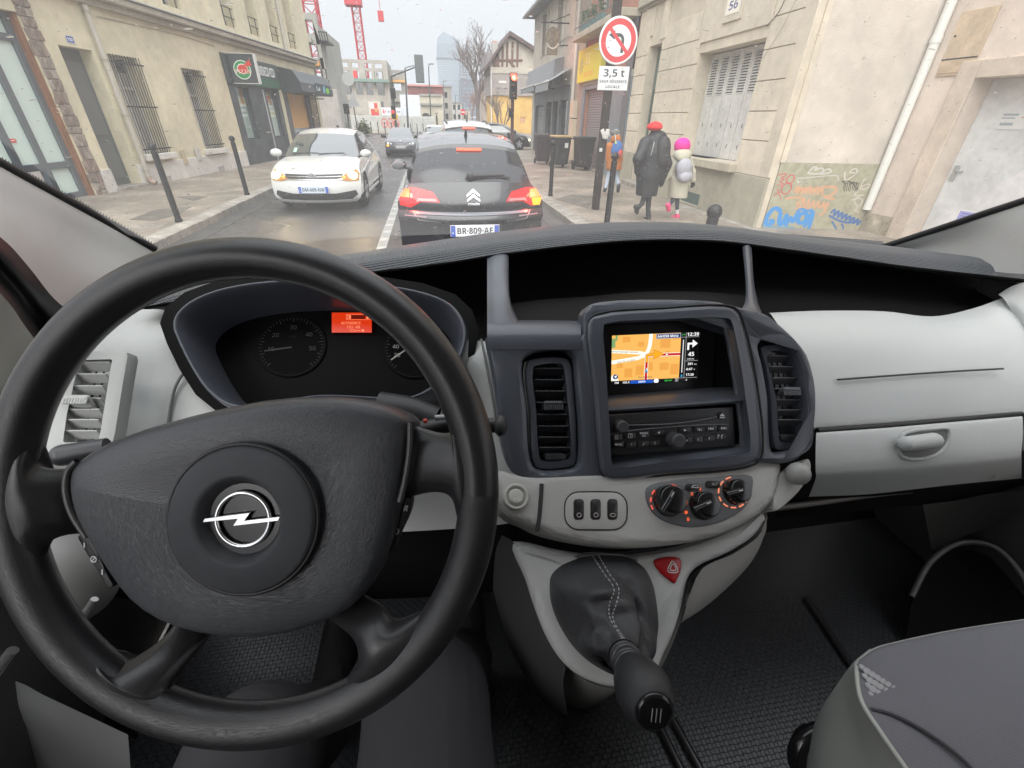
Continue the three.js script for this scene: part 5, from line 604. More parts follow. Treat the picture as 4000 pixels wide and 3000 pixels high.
{ const z = -66, c = onZ(1808, 438, z), t = thing('no_entry_sign', 'round red no entry sign on far post', 'road sign', V(c.x, 0, z)), r = 0.33; part(t, 'post', rod(V(c.x, 0, z), V(c.x, c.y + 0.9, z), 0.04, 0.04, 8), mPole); part(t, 'disc', new THREE.CylinderGeometry(r, r, 0.03, 32).rotateX(Math.PI / 2).translate(c.x, c.y, z + 0.06), M([0.6, 0.04, 0.05], 0.4)); part(t, 'bar', box(c.x - r * 0.75, c.x + r * 0.75, c.y - 0.07, c.y + 0.07, z + 0.076, z + 0.085), M([0.7, 0.7, 0.7], 0.5)); }
// posts along the far pavement
for (let i = 0; i < 9; i++) { const p = V(-5.4 + i * 0.62, PAVE * (i < 4 ? 1 : 0), -51 - i * 0.4); bollard(p, 1.0, `slim dark post ${['first', 'second', 'third', 'fourth', 'fifth', 'sixth', 'seventh', 'eighth', 'ninth'][i]} from the left before the far hoarding`, 0.04); }
// ---------------------------------------------------------------- cars
// A body is a row of cross-sections from the front apron over bonnet, screen, roof and hatch to the rear apron.
// row: [distance from the nose, height, half width, plan curve at the edge, drop at the edge]
const VS = [-1, -0.93, -0.7, -0.36, 0, 0.36, 0.7, 0.93, 1];
class Body {
  constructor(rows, L, k = 1) { this.r = rows.map(q => q.map(x => x * k)); this.L = L * k; this.k = k; }
  pt(i, v) { const [d, y, w, c, e] = this.r[i]; return V(w * v, y - e * Math.abs(v) ** 2.6, this.L / 2 - d - c * v * v); }
  skin(i, j, nu = 5, v0 = -1, v1 = 1) { const vs = VS.map(v => lerp(v0, v1, (v + 1) / 2)), rows = []; for (let n = i; n <= j; n++) rows.push(vs.map(v => this.pt(n, v))); return sheet(rows, nu, 2); }
  curve(i, j, v) { const ps = []; for (let n = i; n <= j; n++) ps.push(this.pt(n, v)); return new THREE.CatmullRomCurve3(ps, false, 'catmullrom', 0.5); }
  on(i, j, x, y, off) { // the point of rows i..j at that breadth and height, lifted off the skin
    const wAt = t => { const q = t * (j - i), a = Math.min(Math.floor(q), j - i - 1); return lerp(this.r[i + a][2], this.r[i + a + 1][2], q - a); };
    const P = t => this.curve(i, j, clamp(x / wAt(t), -1, 1)).getPoint(t); let a = 0, b = 1; const up = P(1).y > P(0).y;
    for (let n = 0; n < 18; n++) { const m = (a + b) / 2; if ((P(m).y < y) === up) a = m; else b = m; }
    const t = (a + b) / 2, p = P(t), du = P(Math.min(1, t + 0.02)).sub(P(Math.max(0, t - 0.02))), v = clamp(x / wAt(t), -0.97, 0.97), dv = this.curve(i, j, v + 0.03).getPoint(t).sub(this.curve(i, j, v - 0.03).getPoint(t)), n = dv.cross(du).normalize();
    const mid = V(0, y, 0); if (n.dot(V(0, 0.15, p.z > mid.z ? 1 : -1)) < 0) n.negate(); return p.addScaledVector(n, off);
  }
  patch(i, j, out, off) { // a shape laid on the skin
    const o = []; out.forEach((p, n) => { const q = out[(n + 1) % out.length], m = Math.max(1, Math.round(Math.hypot(q[0] - p[0], q[1] - p[1]) / (0.06 * this.k))); for (let a = 0; a < m; a++) o.push([lerp(p[0], q[0], a / m), lerp(p[1], q[1], a / m)]); });
    const idx = THREE.ShapeUtils.triangulateShape(o.map(p => new THREE.Vector2(...p)), []), g = new THREE.BufferGeometry(), memo = new Map(), lift = p => { const key = p[0].toFixed(4) + p[1].toFixed(4); if (!memo.has(key)) memo.set(key, this.on(i, j, p[0] * this.k, p[1] * this.k, off * this.k)); return memo.get(key); };
    const pos = [], uv = [], bx = [Math.min(...o.map(p => p[0])), Math.max(...o.map(p => p[0])), Math.min(...o.map(p => p[1])), Math.max(...o.map(p => p[1]))];
    const cut = (a, b, c, n) => { const l = [[a, b, c], [b, c, a], [c, a, b]].map(q => [Math.hypot(q[0][0] - q[1][0], q[0][1] - q[1][1]), q]).sort((x, y) => y[0] - x[0])[0]; if (l[0] > 0.075 && n < 6) { const [p, q, r] = l[1], m = [(p[0] + q[0]) / 2, (p[1] + q[1]) / 2]; cut(p, m, r, n + 1); cut(m, q, r, n + 1); } else for (const p of [a, b, c]) { pos.push(...lift(p).toArray()); uv.push((p[0] - bx[0]) / (bx[1] - bx[0]), (p[1] - bx[2]) / (bx[3] - bx[2])); } };
    for (const t of idx) cut(o[t[0]], o[t[1]], o[t[2]], 0);
    g.setAttribute('position', new THREE.Float32BufferAttribute(pos, 3)); g.setAttribute('uv', new THREE.Float32BufferAttribute(uv, 2)); g.computeVertexNormals(); return g;
  }
  side(s, i0, i1, i2, i3, sill, wheels, R) { // flank below the belt, with wheel arches; cabin rows run i1..i2
    const e = n => { const p = this.pt(n, s); return [p.z, p.y, p.x]; }, pts = []; for (let n = i0; n <= i1; n++) pts.push(e(n)); const a = e(i1), b = e(i2); for (let t = 1; t < 8; t++) pts.push([lerp(a[0], b[0], t / 8), lerp(a[1], b[1], t / 8), s * lerp(Math.abs(a[2]), Math.abs(b[2]), t / 8) + s * 0.05 * Math.sin(t / 8 * 3.14)]);
    for (let n = i2; n <= i3; n++) pts.push(e(n)); const wS = Math.max(...this.r.map(q => q[2])) * s;
    for (const zc of wheels.slice().reverse()) for (let k = 0; k <= 10; k++) { const t = Math.PI * k / 10; pts.push([zc - R * Math.cos(t), Math.max(sill, R * 0.92 + R * Math.sin(t) - R * 0.0) - 0.0, wS]); }
    const idx = THREE.ShapeUtils.triangulateShape(pts.map(p => new THREE.Vector2(p[0], p[1])), []), pos = []; for (const t of idx) for (const n of t) pos.push(pts[n][2], pts[n][1], pts[n][0]);
    const g = new THREE.BufferGeometry(); g.setAttribute('position', new THREE.Float32BufferAttribute(pos, 3)); g.computeVertexNormals(); return g;
  }
  house(s, i1, i2, inset = 0) { // the flank of the cabin, or its glass when inset
    const pts = []; for (let n = i1; n <= i2; n++) pts.push(this.pt(n, s)); const c = pts.reduce((q, p) => q.add(p), V(0, 0, 0)).divideScalar(pts.length); c.y = lerp(c.y, this.pt(i1, s).y, 0.45);
    const q = pts.map(p => { const r = p.clone().lerp(c, inset); r.x = p.x + (inset ? s * 0.008 : 0) + (c.x - p.x) * inset * 0.6; return r; }), idx = THREE.ShapeUtils.triangulateShape(q.map(p => new THREE.Vector2(p.z, p.y)), []), pos = []; for (const t of idx) for (const n of t) pos.push(...q[n].toArray());
    const g = new THREE.BufferGeometry(); g.setAttribute('position', new THREE.Float32BufferAttribute(pos, 3)); g.computeVertexNormals(); return g;
  }
}
const mTyre = M([0.025, 0.025, 0.026], 0.75), mRim = M([0.42, 0.42, 0.43], 0.35, { metalness: 0.7 }), mTrim = M([0.025, 0.025, 0.027], 0.5), mChrome = M([0.75, 0.75, 0.76], 0.18, { metalness: 0.9 }), mGlassCar = MP([0.045, 0.055, 0.06], 0.04, { ior: 2.1, clearcoat: 1, clearcoatRoughness: 0.02 });
function wheel(t, x, z, R, s) { const w = part(t, 'wheel', new THREE.TorusGeometry(R * 0.78, R * 0.24, 10, 28).rotateY(Math.PI / 2).scale(1.35, 1, 1).translate(x, R, z), mTyre); const g = [new THREE.CylinderGeometry(R * 0.62, R * 0.62, 0.05, 24).rotateZ(Math.PI / 2).translate(x + s * 0.06, R, z)]; part(w, 'rim', g, M([0.12, 0.12, 0.13], 0.5, { metalness: 0.5 })); for (let k = 0; k < 5; k++) part(w, 'spoke', rbox(-0.012, 0.012, 0, R * 0.6, -0.035, 0.035, 0.01).rotateX(k * 1.2566).translate(x + s * 0.09, R, z), mRim); }
function plateTex(txt, tint = '#dfe0e2') { return printed(256, 56, (c, w, h) => { c.fillStyle = tint; c.fillRect(0, 0, w, h); c.fillStyle = '#4a63b8'; c.fillRect(0, 0, 24, h); c.fillRect(w - 24, 0, 24, h); c.fillStyle = '#d8dcf0'; c.font = 'bold 16px sans-serif'; c.fillText('F', 7, 46); c.fillStyle = '#36383c'; c.font = 'bold 44px sans-serif'; c.textAlign = 'center'; c.fillText(txt, w / 2, 44, w - 60); }, 0.4); }
function carBase(name, label, p, turn, group) { const t = thing(name, label, 'car', p, group, turn); turned.add(t); return t; }
function bodyOf(t, B, paint, idx, wheels, R, halfTrack, sill = 0.22) {
  const { bump, bonnet, screen, roof, rear, tail, end } = idx;
  part(t, 'front_bumper', B.skin(0, bump, 5), paint); part(t, 'bonnet', B.skin(bump, bonnet, 6), paint); part(t, 'windscreen', B.skin(bonnet, screen, 6), mGlassCar); part(t, 'roof', B.skin(screen, roof, 5), paint); part(t, 'rear_window', B.skin(roof, rear, 6), mGlassCar); part(t, 'tailgate', B.skin(rear, tail, 6), paint); part(t, 'rear_bumper', B.skin(tail, end, 6), paint);
  for (const s of [-1, 1]) { part(t, 'flank', B.side(s, 0, bonnet, rear, end, sill, wheels, R * 1.14), paint); const h = part(t, 'cabin_side', B.house(s, bonnet, rear), paint); part(h, 'side_window', B.house(s, bonnet, rear, 0.16), mGlassCar); for (const z of wheels) wheel(t, s * halfTrack, z, R, s); }
  part(t, 'underbody', box(-halfTrack * 0.8, halfTrack * 0.8, 0.16, 0.5, -B.L / 2 + 0.3, B.L / 2 - 0.3), mTrim);
}
function mirrors(t, x, y, z, paint, glassBack) { for (const s of [-1, 1]) { const m = part(t, 'wing_mirror', new THREE.SphereGeometry(1, 16, 12).scale(0.115, 0.075, 0.08).translate(s * x, y, z), paint); part(m, 'mirror_glass', new THREE.SphereGeometry(1, 14, 10).scale(0.1, 0.06, 0.02).translate(s * x, y, z - 0.075), glassBack); part(m, 'stalk', rod(V(s * (x - 0.16), y - 0.06, z), V(s * (x - 0.05), y - 0.03, z), 0.02), mTrim); } }
const hatchRows = [[0.1, 0.16, 0.70, 0.2, 0], [0.02, 0.24, 0.79, 0.26, 0], [0.0, 0.38, 0.82, 0.3, 0], [0.03, 0.52, 0.83, 0.32, 0], [0.1, 0.64, 0.82, 0.33, 0], [0.2, 0.73, 0.80, 0.3, 0.01], [0.55, 0.84, 0.78, 0.15, 0.05], [1.0, 0.91, 0.73, 0.1, 0.04], [1.35, 1.12, 0.65, 0.09, 0.03], [1.68, 1.28, 0.575, 0.08, 0.03], [2.4, 1.375, 0.56, 0.03, 0.05], [3.3, 1.32, 0.53, -0.02, 0.05], [3.62, 1.1, 0.6, -0.06, 0.03], [3.82, 0.9, 0.72, -0.1, 0.02], [3.92, 0.7, 0.80, -0.14, 0], [3.95, 0.4, 0.8, -0.14, 0], [3.85, 0.2, 0.74, -0.1, 0]];
const hatchIdx = { bump: 5, bonnet: 7, screen: 9, roof: 11, rear: 13, tail: 14, end: 16 };
{ // white hatchback coming the other way, headlamps on
  const p = V(-2.13, 0, -9.42 - 1.975), t = carBase('white_hatchback', 'white hatchback with headlamps lit in the oncoming lane', p, -0.03), B = new Body(hatchRows, 3.95), w = MP([0.6, 0.6, 0.59], 0.25, { clearcoat: 0.8, clearcoatRoughness: 0.08 });
  bodyOf(t, B, w, hatchIdx, [1.12, -1.32], 0.3, 0.74);
  part(t, 'grille', B.patch(1, 5, [[-0.5, 0.565], [0.5, 0.565], [0.52, 0.655], [-0.52, 0.655]], 0.006), mTrim); part(t, 'grille_bar', B.patch(1, 5, [[-0.52, 0.56], [0.52, 0.56], [0.52, 0.575], [-0.52, 0.575]], 0.012), mChrome); part(t, 'grille_bar', B.patch(1, 5, [[-0.5, 0.61], [0.5, 0.61], [0.5, 0.62], [-0.5, 0.62]], 0.012), mChrome);
  part(t, 'lower_grille', B.patch(0, 4, [[-0.64, 0.225], [0.64, 0.225], [0.75, 0.3], [0.72, 0.375], [0.4, 0.335], [-0.4, 0.335], [-0.72, 0.375], [-0.75, 0.3]], 0.006), mTrim);
  part(t, 'lip', B.patch(0, 3, [[-0.6, 0.205], [0.6, 0.205], [0.62, 0.225], [-0.62, 0.225]], 0.02), w);
  const bd = B.on(1, 5, 0, 0.615, 0.014); part(t, 'badge', [new THREE.TorusGeometry(0.065, 0.009, 8, 28).translate(bd.x, bd.y, bd.z), new THREE.CylinderGeometry(0.06, 0.06, 0.012, 24).rotateX(Math.PI / 2).translate(bd.x, bd.y, bd.z - 0.006)], mChrome);
  part(t, 'badge_mark', [tube([V(-0.035, bd.y + 0.05, bd.z + 0.004), V(-0.014, bd.y + 0.0, bd.z + 0.006), V(0, bd.y + 0.03, bd.z + 0.006), V(0.014, bd.y, bd.z + 0.006), V(0.035, bd.y + 0.05, bd.z + 0.004)], 0.005, 5), tube([V(-0.045, bd.y + 0.02, bd.z + 0.004), V(-0.02, bd.y - 0.05, bd.z + 0.004), V(0, bd.y - 0.01, bd.z + 0.006), V(0.02, bd.y - 0.05, bd.z + 0.004), V(0.045, bd.y + 0.02, bd.z + 0.004)], 0.005, 5)], M([0.3, 0.32, 0.34], 0.4));
  const pl = B.on(1, 4, 0, 0.405, 0.02); const np = part(t, 'number_plate', rbox(-0.27, 0.27, pl.y - 0.06, pl.y + 0.06, pl.z - 0.02, pl.z, 0.004), M([0.6, 0.6, 0.6], 0.5)); part(np, 'plate_print', new THREE.PlaneGeometry(0.53, 0.11).translate(0, pl.y, pl.z + 0.003), plateTex('DM-609-NW', '#c6d3e2'));
  for (const s of [-1, 1]) {
    const hl = part(t, 'headlamp', B.patch(1, 6, [[s * 0.44, 0.565], [s * 0.6, 0.53], [s * 0.785, 0.535], [s * 0.8, 0.66], [s * 0.75, 0.715], [s * 0.6, 0.67]], 0.008), MP([0.42, 0.2, 0.06], 0.12)); const c = B.on(1, 6, s * 0.68, 0.615, 0.02), c2 = B.on(1, 6, s * 0.54, 0.595, 0.018);
    part(hl, 'lamp', new THREE.SphereGeometry(1, 16, 10).scale(0.1, 0.075, 0.06).translate(c.x, c.y, c.z), glow([1, 0.82, 0.45], 1.6)); part(hl, 'indicator', new THREE.SphereGeometry(0.026, 10, 8).translate(c2.x, c2.y, c2.z), glow([1, 0.4, 0.06], 0.9));
    const li = new THREE.SpotLight(new THREE.Color(1, 0.74, 0.42), 0.9, 0, 1.2, 1); const wp = V(p.x + c.x, c.y, p.z + c.z + 0.14); li.position.copy(wp); li.target.position.set(wp.x, 0.35, wp.z + 5); li.castShadow = true; scene.add(li, li.target);
  }
  mirrors(t, 0.87, 0.95, 0.86, w, mGlassCar); part(t, 'sticker', B.patch(7, 9, [[-0.56, 0.96], [-0.49, 0.96], [-0.48, 1.03], [-0.54, 1.03]], 0.004), M([0.4, 0.66, 0.5], 0.5)); for (const s of [-0.05, -0.55]) part(t, 'wiper', rod(B.on(7, 9, s, 0.93, 0.015), B.on(7, 9, s + 0.5, 0.95, 0.012), 0.008, 0.006, 5), mTrim);
  for (const s of [-1, 1]) { part(t, 'door_handle', rbox(s * 0.83 - 0.015, s * 0.83 + 0.015, 0.72, 0.75, -0.25, -0.05, 0.01), w); part(t, 'sill_strip', rbox(s * 0.815 - 0.012, s * 0.815 + 0.012, 0.2, 0.26, -0.9, 0.7, 0.01), M([0.7, 0.7, 0.7], 0.3)); }
  part(t, 'pillar', [1, -1].map(s => rod(V(s * 0.76, 0.9, 0.1), V(s * 0.585, 1.28, 0.05), 0.03)), mTrim);
}
{ // far dark hatchback, one indicator lit
  const k = 0.84, p = V(-1.30, 0, -23.2 - 1.65), t = carBase('dark_hatchback', 'dark grey hatchback with orange indicator lit behind white car', p, 0.02), B = new Body(hatchRows, 3.95, k), w = MP([0.1, 0.1, 0.12], 0.25, { clearcoat: 0.8, clearcoatRoughness: 0.06 }); bodyOf(t, B, w, hatchIdx, [0.95, -1.1], 0.26, 0.62);
  part(t, 'grille', B.patch(1, 5, [[-0.42, 0.54], [0.42, 0.54], [0.46, 0.64], [-0.46, 0.64]], 0.006), M([0.12, 0.12, 0.14], 0.4)); part(t, 'grille_frame', B.patch(1, 5, [[-0.4, 0.52], [0.4, 0.52], [0.42, 0.54], [-0.42, 0.54]], 0.012), mChrome); part(t, 'lower_grille', B.patch(0, 4, [[-0.6, 0.22], [0.6, 0.22], [0.62, 0.36], [-0.62, 0.36]], 0.006), mTrim);
  const bd = B.on(1, 5, 0, 0.59, 0.014); part(t, 'badge', new THREE.TorusGeometry(0.055, 0.012, 8, 24).translate(bd.x, bd.y, bd.z), mChrome); const pl = B.on(1, 4, 0, 0.4, 0.02); part(t, 'number_plate', rbox(-0.22, 0.22, pl.y - 0.05, pl.y + 0.05, pl.z - 0.02, pl.z, 0.004), M([0.5, 0.5, 0.5], 0.5));
  for (const s of [-1, 1]) for (const [x, r] of [[0.66, 0.085], [0.5, 0.06]]) { const c = B.on(1, 6, s * x * k, 0.6 * k, 0.0), h = part(t, 'headlamp', new THREE.SphereGeometry(r, 16, 12).scale(1, 1, 0.5).translate(c.x, c.y, c.z), MP([0.6, 0.6, 0.6], 0.08, { metalness: 0.6 })); if (s < 0 && x > 0.6) part(h, 'indicator_lamp', new THREE.SphereGeometry(r * 0.75, 12, 8).scale(1.2, 0.6, 0.5).translate(c.x, c.y - 0.05, c.z + 0.03), glow([1, 0.32, 0.02], 1.3)); }
  mirrors(t, 0.77, 0.8, 0.66, mTrim, mGlassCar);
}
// black hatchback right in front, brake lamps on
const c4rows = [[0.1, 0.2, 0.70, 0.2, 0], [0, 0.4, 0.8, 0.3, 0], [0.1, 0.66, 0.8, 0.3, 0.01], [0.6, 0.88, 0.78, 0.12, 0.05], [1.05, 0.97, 0.74, 0.1, 0.04], [1.5, 1.2, 0.64, 0.08, 0.03], [1.9, 1.38, 0.57, 0.06, 0.03], [2.6, 1.465, 0.56, 0.02, 0.055], [3.3, 1.44, 0.55, 0, 0.06], [3.72, 1.372, 0.54, -0.04, 0.06], [3.74, 1.335, 0.56, -0.05, 0.06], [3.92, 1.19, 0.61, -0.09, 0.04], [4.09, 1.03, 0.66, -0.14, 0.03], [4.155, 0.93, 0.735, -0.2, 0.01], [4.2, 0.83, 0.80, -0.24, 0], [4.2, 0.745, 0.81, -0.26, 0], [4.24, 0.715, 0.815, -0.28, 0], [4.26, 0.66, 0.815, -0.28, 0], [4.22, 0.62, 0.81, -0.27, 0], [4.2, 0.5, 0.81, -0.26, 0], [4.18, 0.3, 0.79, -0.24, 0], [4.05, 0.2, 0.72, -0.2, 0]];
{
  const L = 4.26, p = V(0.43, 0, -4.94 - L / 2), t = carBase('black_hatchback', 'black hatchback with red brake lamps lit directly ahead', p, Math.PI), B = new Body(c4rows, L), w = MP([0.016, 0.017, 0.022], 0.22, { clearcoat: 1, clearcoatRoughness: 0.05, bumpMap: rep(grainTex, 30), bumpScale: 0.0004 });
  const idx = { bump: 2, bonnet: 4, screen: 6, roof: 9, rear: 12, tail: 15, end: 21 };
  part(t, 'front_bumper', B.skin(0, 2), w); part(t, 'bonnet', B.skin(2, 4), w); part(t, 'windscreen', B.skin(4, 6), mGlassCar); part(t, 'roof', B.skin(6, 9), w); const gl = part(t, 'rear_window', B.skin(10, 12, 8), MP([0.02, 0.021, 0.025], 0.1, { ior: 1.6 })); part(t, 'tailgate', B.skin(12, 15, 8), w); part(t, 'rear_bumper', B.skin(15, 21, 6), w);
  part(t, 'spoiler', [B.skin(9, 10, 4), B.patch(8, 9, [[-0.5, 1.405], [0.5, 1.405], [0.5, 1.4], [-0.5, 1.4]], 0.004)], w); for (const s of [-1, 1]) { part(t, 'flank', B.side(s, 0, 4, 12, 21, 0.22, [1.2, -1.4], 0.36), w); const h = part(t, 'cabin_side', B.house(s, 4, 12), w); part(h, 'side_window', B.house(s, 4, 12, 0.16), mGlassCar); for (const z of [1.2, -1.4]) wheel(t, s * 0.71, z, 0.31, s); }
  part(t, 'underbody', box(-0.6, 0.6, 0.16, 0.5, -1.9, 1.8), mTrim); mirrors(t, 0.9, 0.99, 0.55, w, M([0.16, 0.16, 0.17], 0.12)); part(t, 'aerial', [rod(V(0, 1.42, -1.2), V(0.0, 1.5, -1.28), 0.022, 0.008, 8)], mTrim);
  const lampM = MP([0.42, 0.015, 0.02], 0.08, { clearcoat: 1 }), clear = MP([0.5, 0.28, 0.28], 0.12, { metalness: 0.3 });
  for (const s of [-1, 1]) {
    const tl = part(t, 'tail_lamp', B.patch(12, 16, [[s * 0.735, 0.95], [s * 0.6, 0.965], [s * 0.42, 0.935], [s * 0.36, 0.86], [s * 0.35, 0.835], [s * 0.55, 0.835], [s * 0.66, 0.775], [s * 0.775, 0.79], [s * 0.795, 0.86]], 0.006), lampM, 'red tail lamp cluster'); part(tl, 'reversing_lens', B.patch(12, 16, [[s * 0.38, 0.845], [s * 0.56, 0.845], [s * 0.6, 0.83], [s * 0.58, 0.868], [s * 0.39, 0.868]], 0.012), clear);
    part(tl, 'brake_lamp', B.patch(12, 16, s < 0 ? [[-0.765, 0.86], [-0.755, 0.945], [-0.64, 0.945], [-0.625, 0.865]] : [[0.77, 0.87], [0.755, 0.95], [0.655, 0.95], [0.665, 0.87]], 0.014), glow(s < 0 ? [1, 0.15, 0.03] : [1, 0.12, 0.02], 1.5));
    const lp = B.on(12, 16, s * 0.7, 0.9, 0.08), li = new THREE.PointLight(new THREE.Color(1, 0.05, 0.03), 0.4); li.position.set(p.x - lp.x, lp.y, p.z - lp.z); li.castShadow = true; li.shadow.radius = 2; scene.add(li);
    if (s < 0) part(tl, 'indicator_lamp', B.patch(12, 16, [[-0.755, 0.785], [-0.785, 0.855], [-0.65, 0.86], [-0.67, 0.79]], 0.0145), glow([1, 0.3, 0.01], 1.1));
    part(t, 'bumper_reflector', B.patch(15, 18, [[s * 0.5, 0.685], [s * 0.74, 0.69], [s * 0.74, 0.7], [s * 0.5, 0.7]], 0.006), M([0.2, 0.2, 0.22], 0.2));
  }
  part(t, 'high_brake_lamp', B.patch(10, 11, [[-0.135, 1.3], [0.135, 1.3], [0.135, 1.322], [-0.135, 1.322]], 0.012), glow([1, 0.05, 0.01], 1.8));
  // chevron badge, lettering, wiper, latch and plate
  const cv = (y0) => [[-0.068, y0 - 0.004], [0, y0 + 0.05], [0.068, y0 - 0.004], [0.068, y0 - 0.022], [0, y0 + 0.02], [-0.068, y0 - 0.022]]; part(t, 'badge', [B.patch(12, 15, cv(0.915), 0.012), B.patch(12, 15, cv(0.87), 0.012)], mChrome);
  part(t, 'lettering', B.patch(12, 15, [[-0.125, 0.812], [0.125, 0.812], [0.125, 0.84], [-0.125, 0.84]].map(q => [-q[0], q[1]]), 0.006), M(0xffffff, 0.3, { metalness: 0.5, transparent: true, alphaTest: 0.4, map: canvasTex(256, 32, (c, W, h) => { c.clearRect(0, 0, W, h); c.fillStyle = '#e8e8ee'; c.font = 'bold 30px sans-serif'; c.textAlign = 'center'; c.save(); c.translate(W, 0); c.scale(-1, 1); c.fillText('CITROËN', W / 2, 27, W - 8); c.restore(); }) }));
  const W0 = B.on(10, 12, 0.02, 1.065, 0.03), W1 = B.on(10, 12, -0.36, 1.075, 0.022); const wi = part(t, 'rear_wiper', [rod(W0, W1, 0.02, 0.012, 8), new THREE.SphereGeometry(0.04, 14, 10).scale(1, 0.9, 0.6).translate(W0.x, W0.y, W0.z)], mTrim); part(wi, 'wiper_blade', rod(W0.clone().add(V(0.05, -0.02, 0.01)), W1.clone().add(V(-0.06, -0.022, 0.0)), 0.009, 0.009, 6), mTrim);
  part(t, 'lip_strip', B.patch(14, 17, [[-0.6, 0.715], [0.6, 0.715], [0.62, 0.738], [-0.62, 0.738]], 0.008), M([0.22, 0.23, 0.26], 0.2)); part(t, 'tailgate_gap', [B.patch(15, 19, [[-0.64, 0.74], [-0.655, 0.74], [-0.6, 0.655], [-0.35, 0.645], [-0.35, 0.652], [-0.59, 0.664]], 0.003), B.patch(15, 19, [[0.64, 0.74], [0.655, 0.74], [0.6, 0.655], [0.35, 0.645], [0.35, 0.652], [0.59, 0.664]], 0.003)], M([0.3, 0.3, 0.32], 0.3));
  const pz = -L / 2 + 0.01, rec = part(t, 'plate_recess', B.patch(16, 20, [[-0.33, 0.645], [0.33, 0.645], [0.3, 0.47], [-0.3, 0.47]], 0.004), M([0.03, 0.03, 0.033], 0.4)); const np = part(t, 'number_plate', rbox(-0.265, 0.265, 0.51, 0.63, pz - 0.03, pz - 0.018, 0.004), M([0.66, 0.66, 0.66], 0.45)); part(np, 'plate_print', new THREE.PlaneGeometry(0.52, 0.112).rotateY(Math.PI).translate(0, 0.57, pz - 0.033), plateTex('BR·809·AE'));
}
// pale estate ahead of it
{
  const L = 4.4, p = V(0.98, 0, -11.75 - L / 2), t = carBase('silver_estate', 'silver car with lit high brake lamp beyond black hatchback', p, Math.PI), rows = c4rows.map(([d, y, w, c, e]) => [d * 1.033, y > 0.97 ? y * 1.06 : y, w * 1.02, c, e]), B = new Body(rows, L), w = MP([0.62, 0.62, 0.62], 0.25, { clearcoat: 0.8, clearcoatRoughness: 0.08 }); bodyOf(t, B, w, { bump: 2, bonnet: 4, screen: 6, roof: 10, rear: 12, tail: 15, end: 21 }, [1.25, -1.45], 0.32, 0.72); part(t, 'rear_window_tint', B.skin(10, 12, 6), mGlassCar).visible = true;
  part(t, 'high_brake_lamp', B.patch(10, 11, [[-0.15, 1.37], [0.15, 1.37], [0.15, 1.395], [-0.15, 1.395]], 0.02), glow([1, 0.05, 0.01], 1.8)); part(t, 'aerial', rod(V(0, 1.53, -1.2), V(0, 1.72, -1.4), 0.02, 0.008, 8), mTrim); for (const s of [-1, 1]) { part(t, 'tail_lamp', B.patch(12, 16, [[s * 0.78, 0.95], [s * 0.6, 0.95], [s * 0.6, 0.8], [s * 0.8, 0.8]], 0.01), MP([0.4, 0.02, 0.02], 0.1)); part(t, 'roof_rail', tube([V(s * 0.5, 1.5, 0.3), V(s * 0.52, 1.54, -0.4), V(s * 0.5, 1.5, -1.4)], 0.015, 6), mTrim); }
}
{ const k = 0.84, p = V(0.45, 0, -33.5), t = carBase('white_far_car', 'small white car far off left of silver car', p, 0.1), B = new Body(hatchRows, 3.95, k); bodyOf(t, B, MP([0.7, 0.7, 0.7], 0.3), hatchIdx, [0.95, -1.1], 0.26, 0.62); for (const s of [-1, 1]) part(t, 'headlamp', B.patch(1, 6, [[s * 0.5, 0.56], [s * 0.78, 0.56], [s * 0.78, 0.68], [s * 0.6, 0.66]], 0.008), MP([0.6, 0.6, 0.62], 0.1)); part(t, 'grille', B.patch(1, 5, [[-0.4, 0.42], [0.4, 0.42], [0.45, 0.52], [-0.45, 0.52]], 0.006), mTrim); }
{ const p = V(onZ(1955, 520, -30).x, 0, -30), t = carBase('dark_crossing_car', 'dark car crossing the junction before yellow wall', p, Math.PI / 2 - 0.15), B = new Body(hatchRows, 3.95), w = MP([0.06, 0.055, 0.055], 0.25, { clearcoat: 0.8 }); bodyOf(t, B, w, hatchIdx, [1.12, -1.32], 0.3, 0.74); for (const s of [-1, 1]) { const h = part(t, 'headlamp', B.patch(1, 6, [[s * 0.5, 0.56], [s * 0.78, 0.56], [s * 0.8, 0.66], [s * 0.6, 0.66]], 0.008), MP([0.5, 0.5, 0.5], 0.1)); const c = B.on(1, 6, s * 0.72, 0.52, 0.02); part(h, 'fog_lamp', new THREE.SphereGeometry(0.05, 10, 8).translate(c.x, c.y, c.z), glow([1, 0.85, 0.4], 3)); } mirrors(t, 0.87, 0.95, 0.86, w, mGlassCar); }
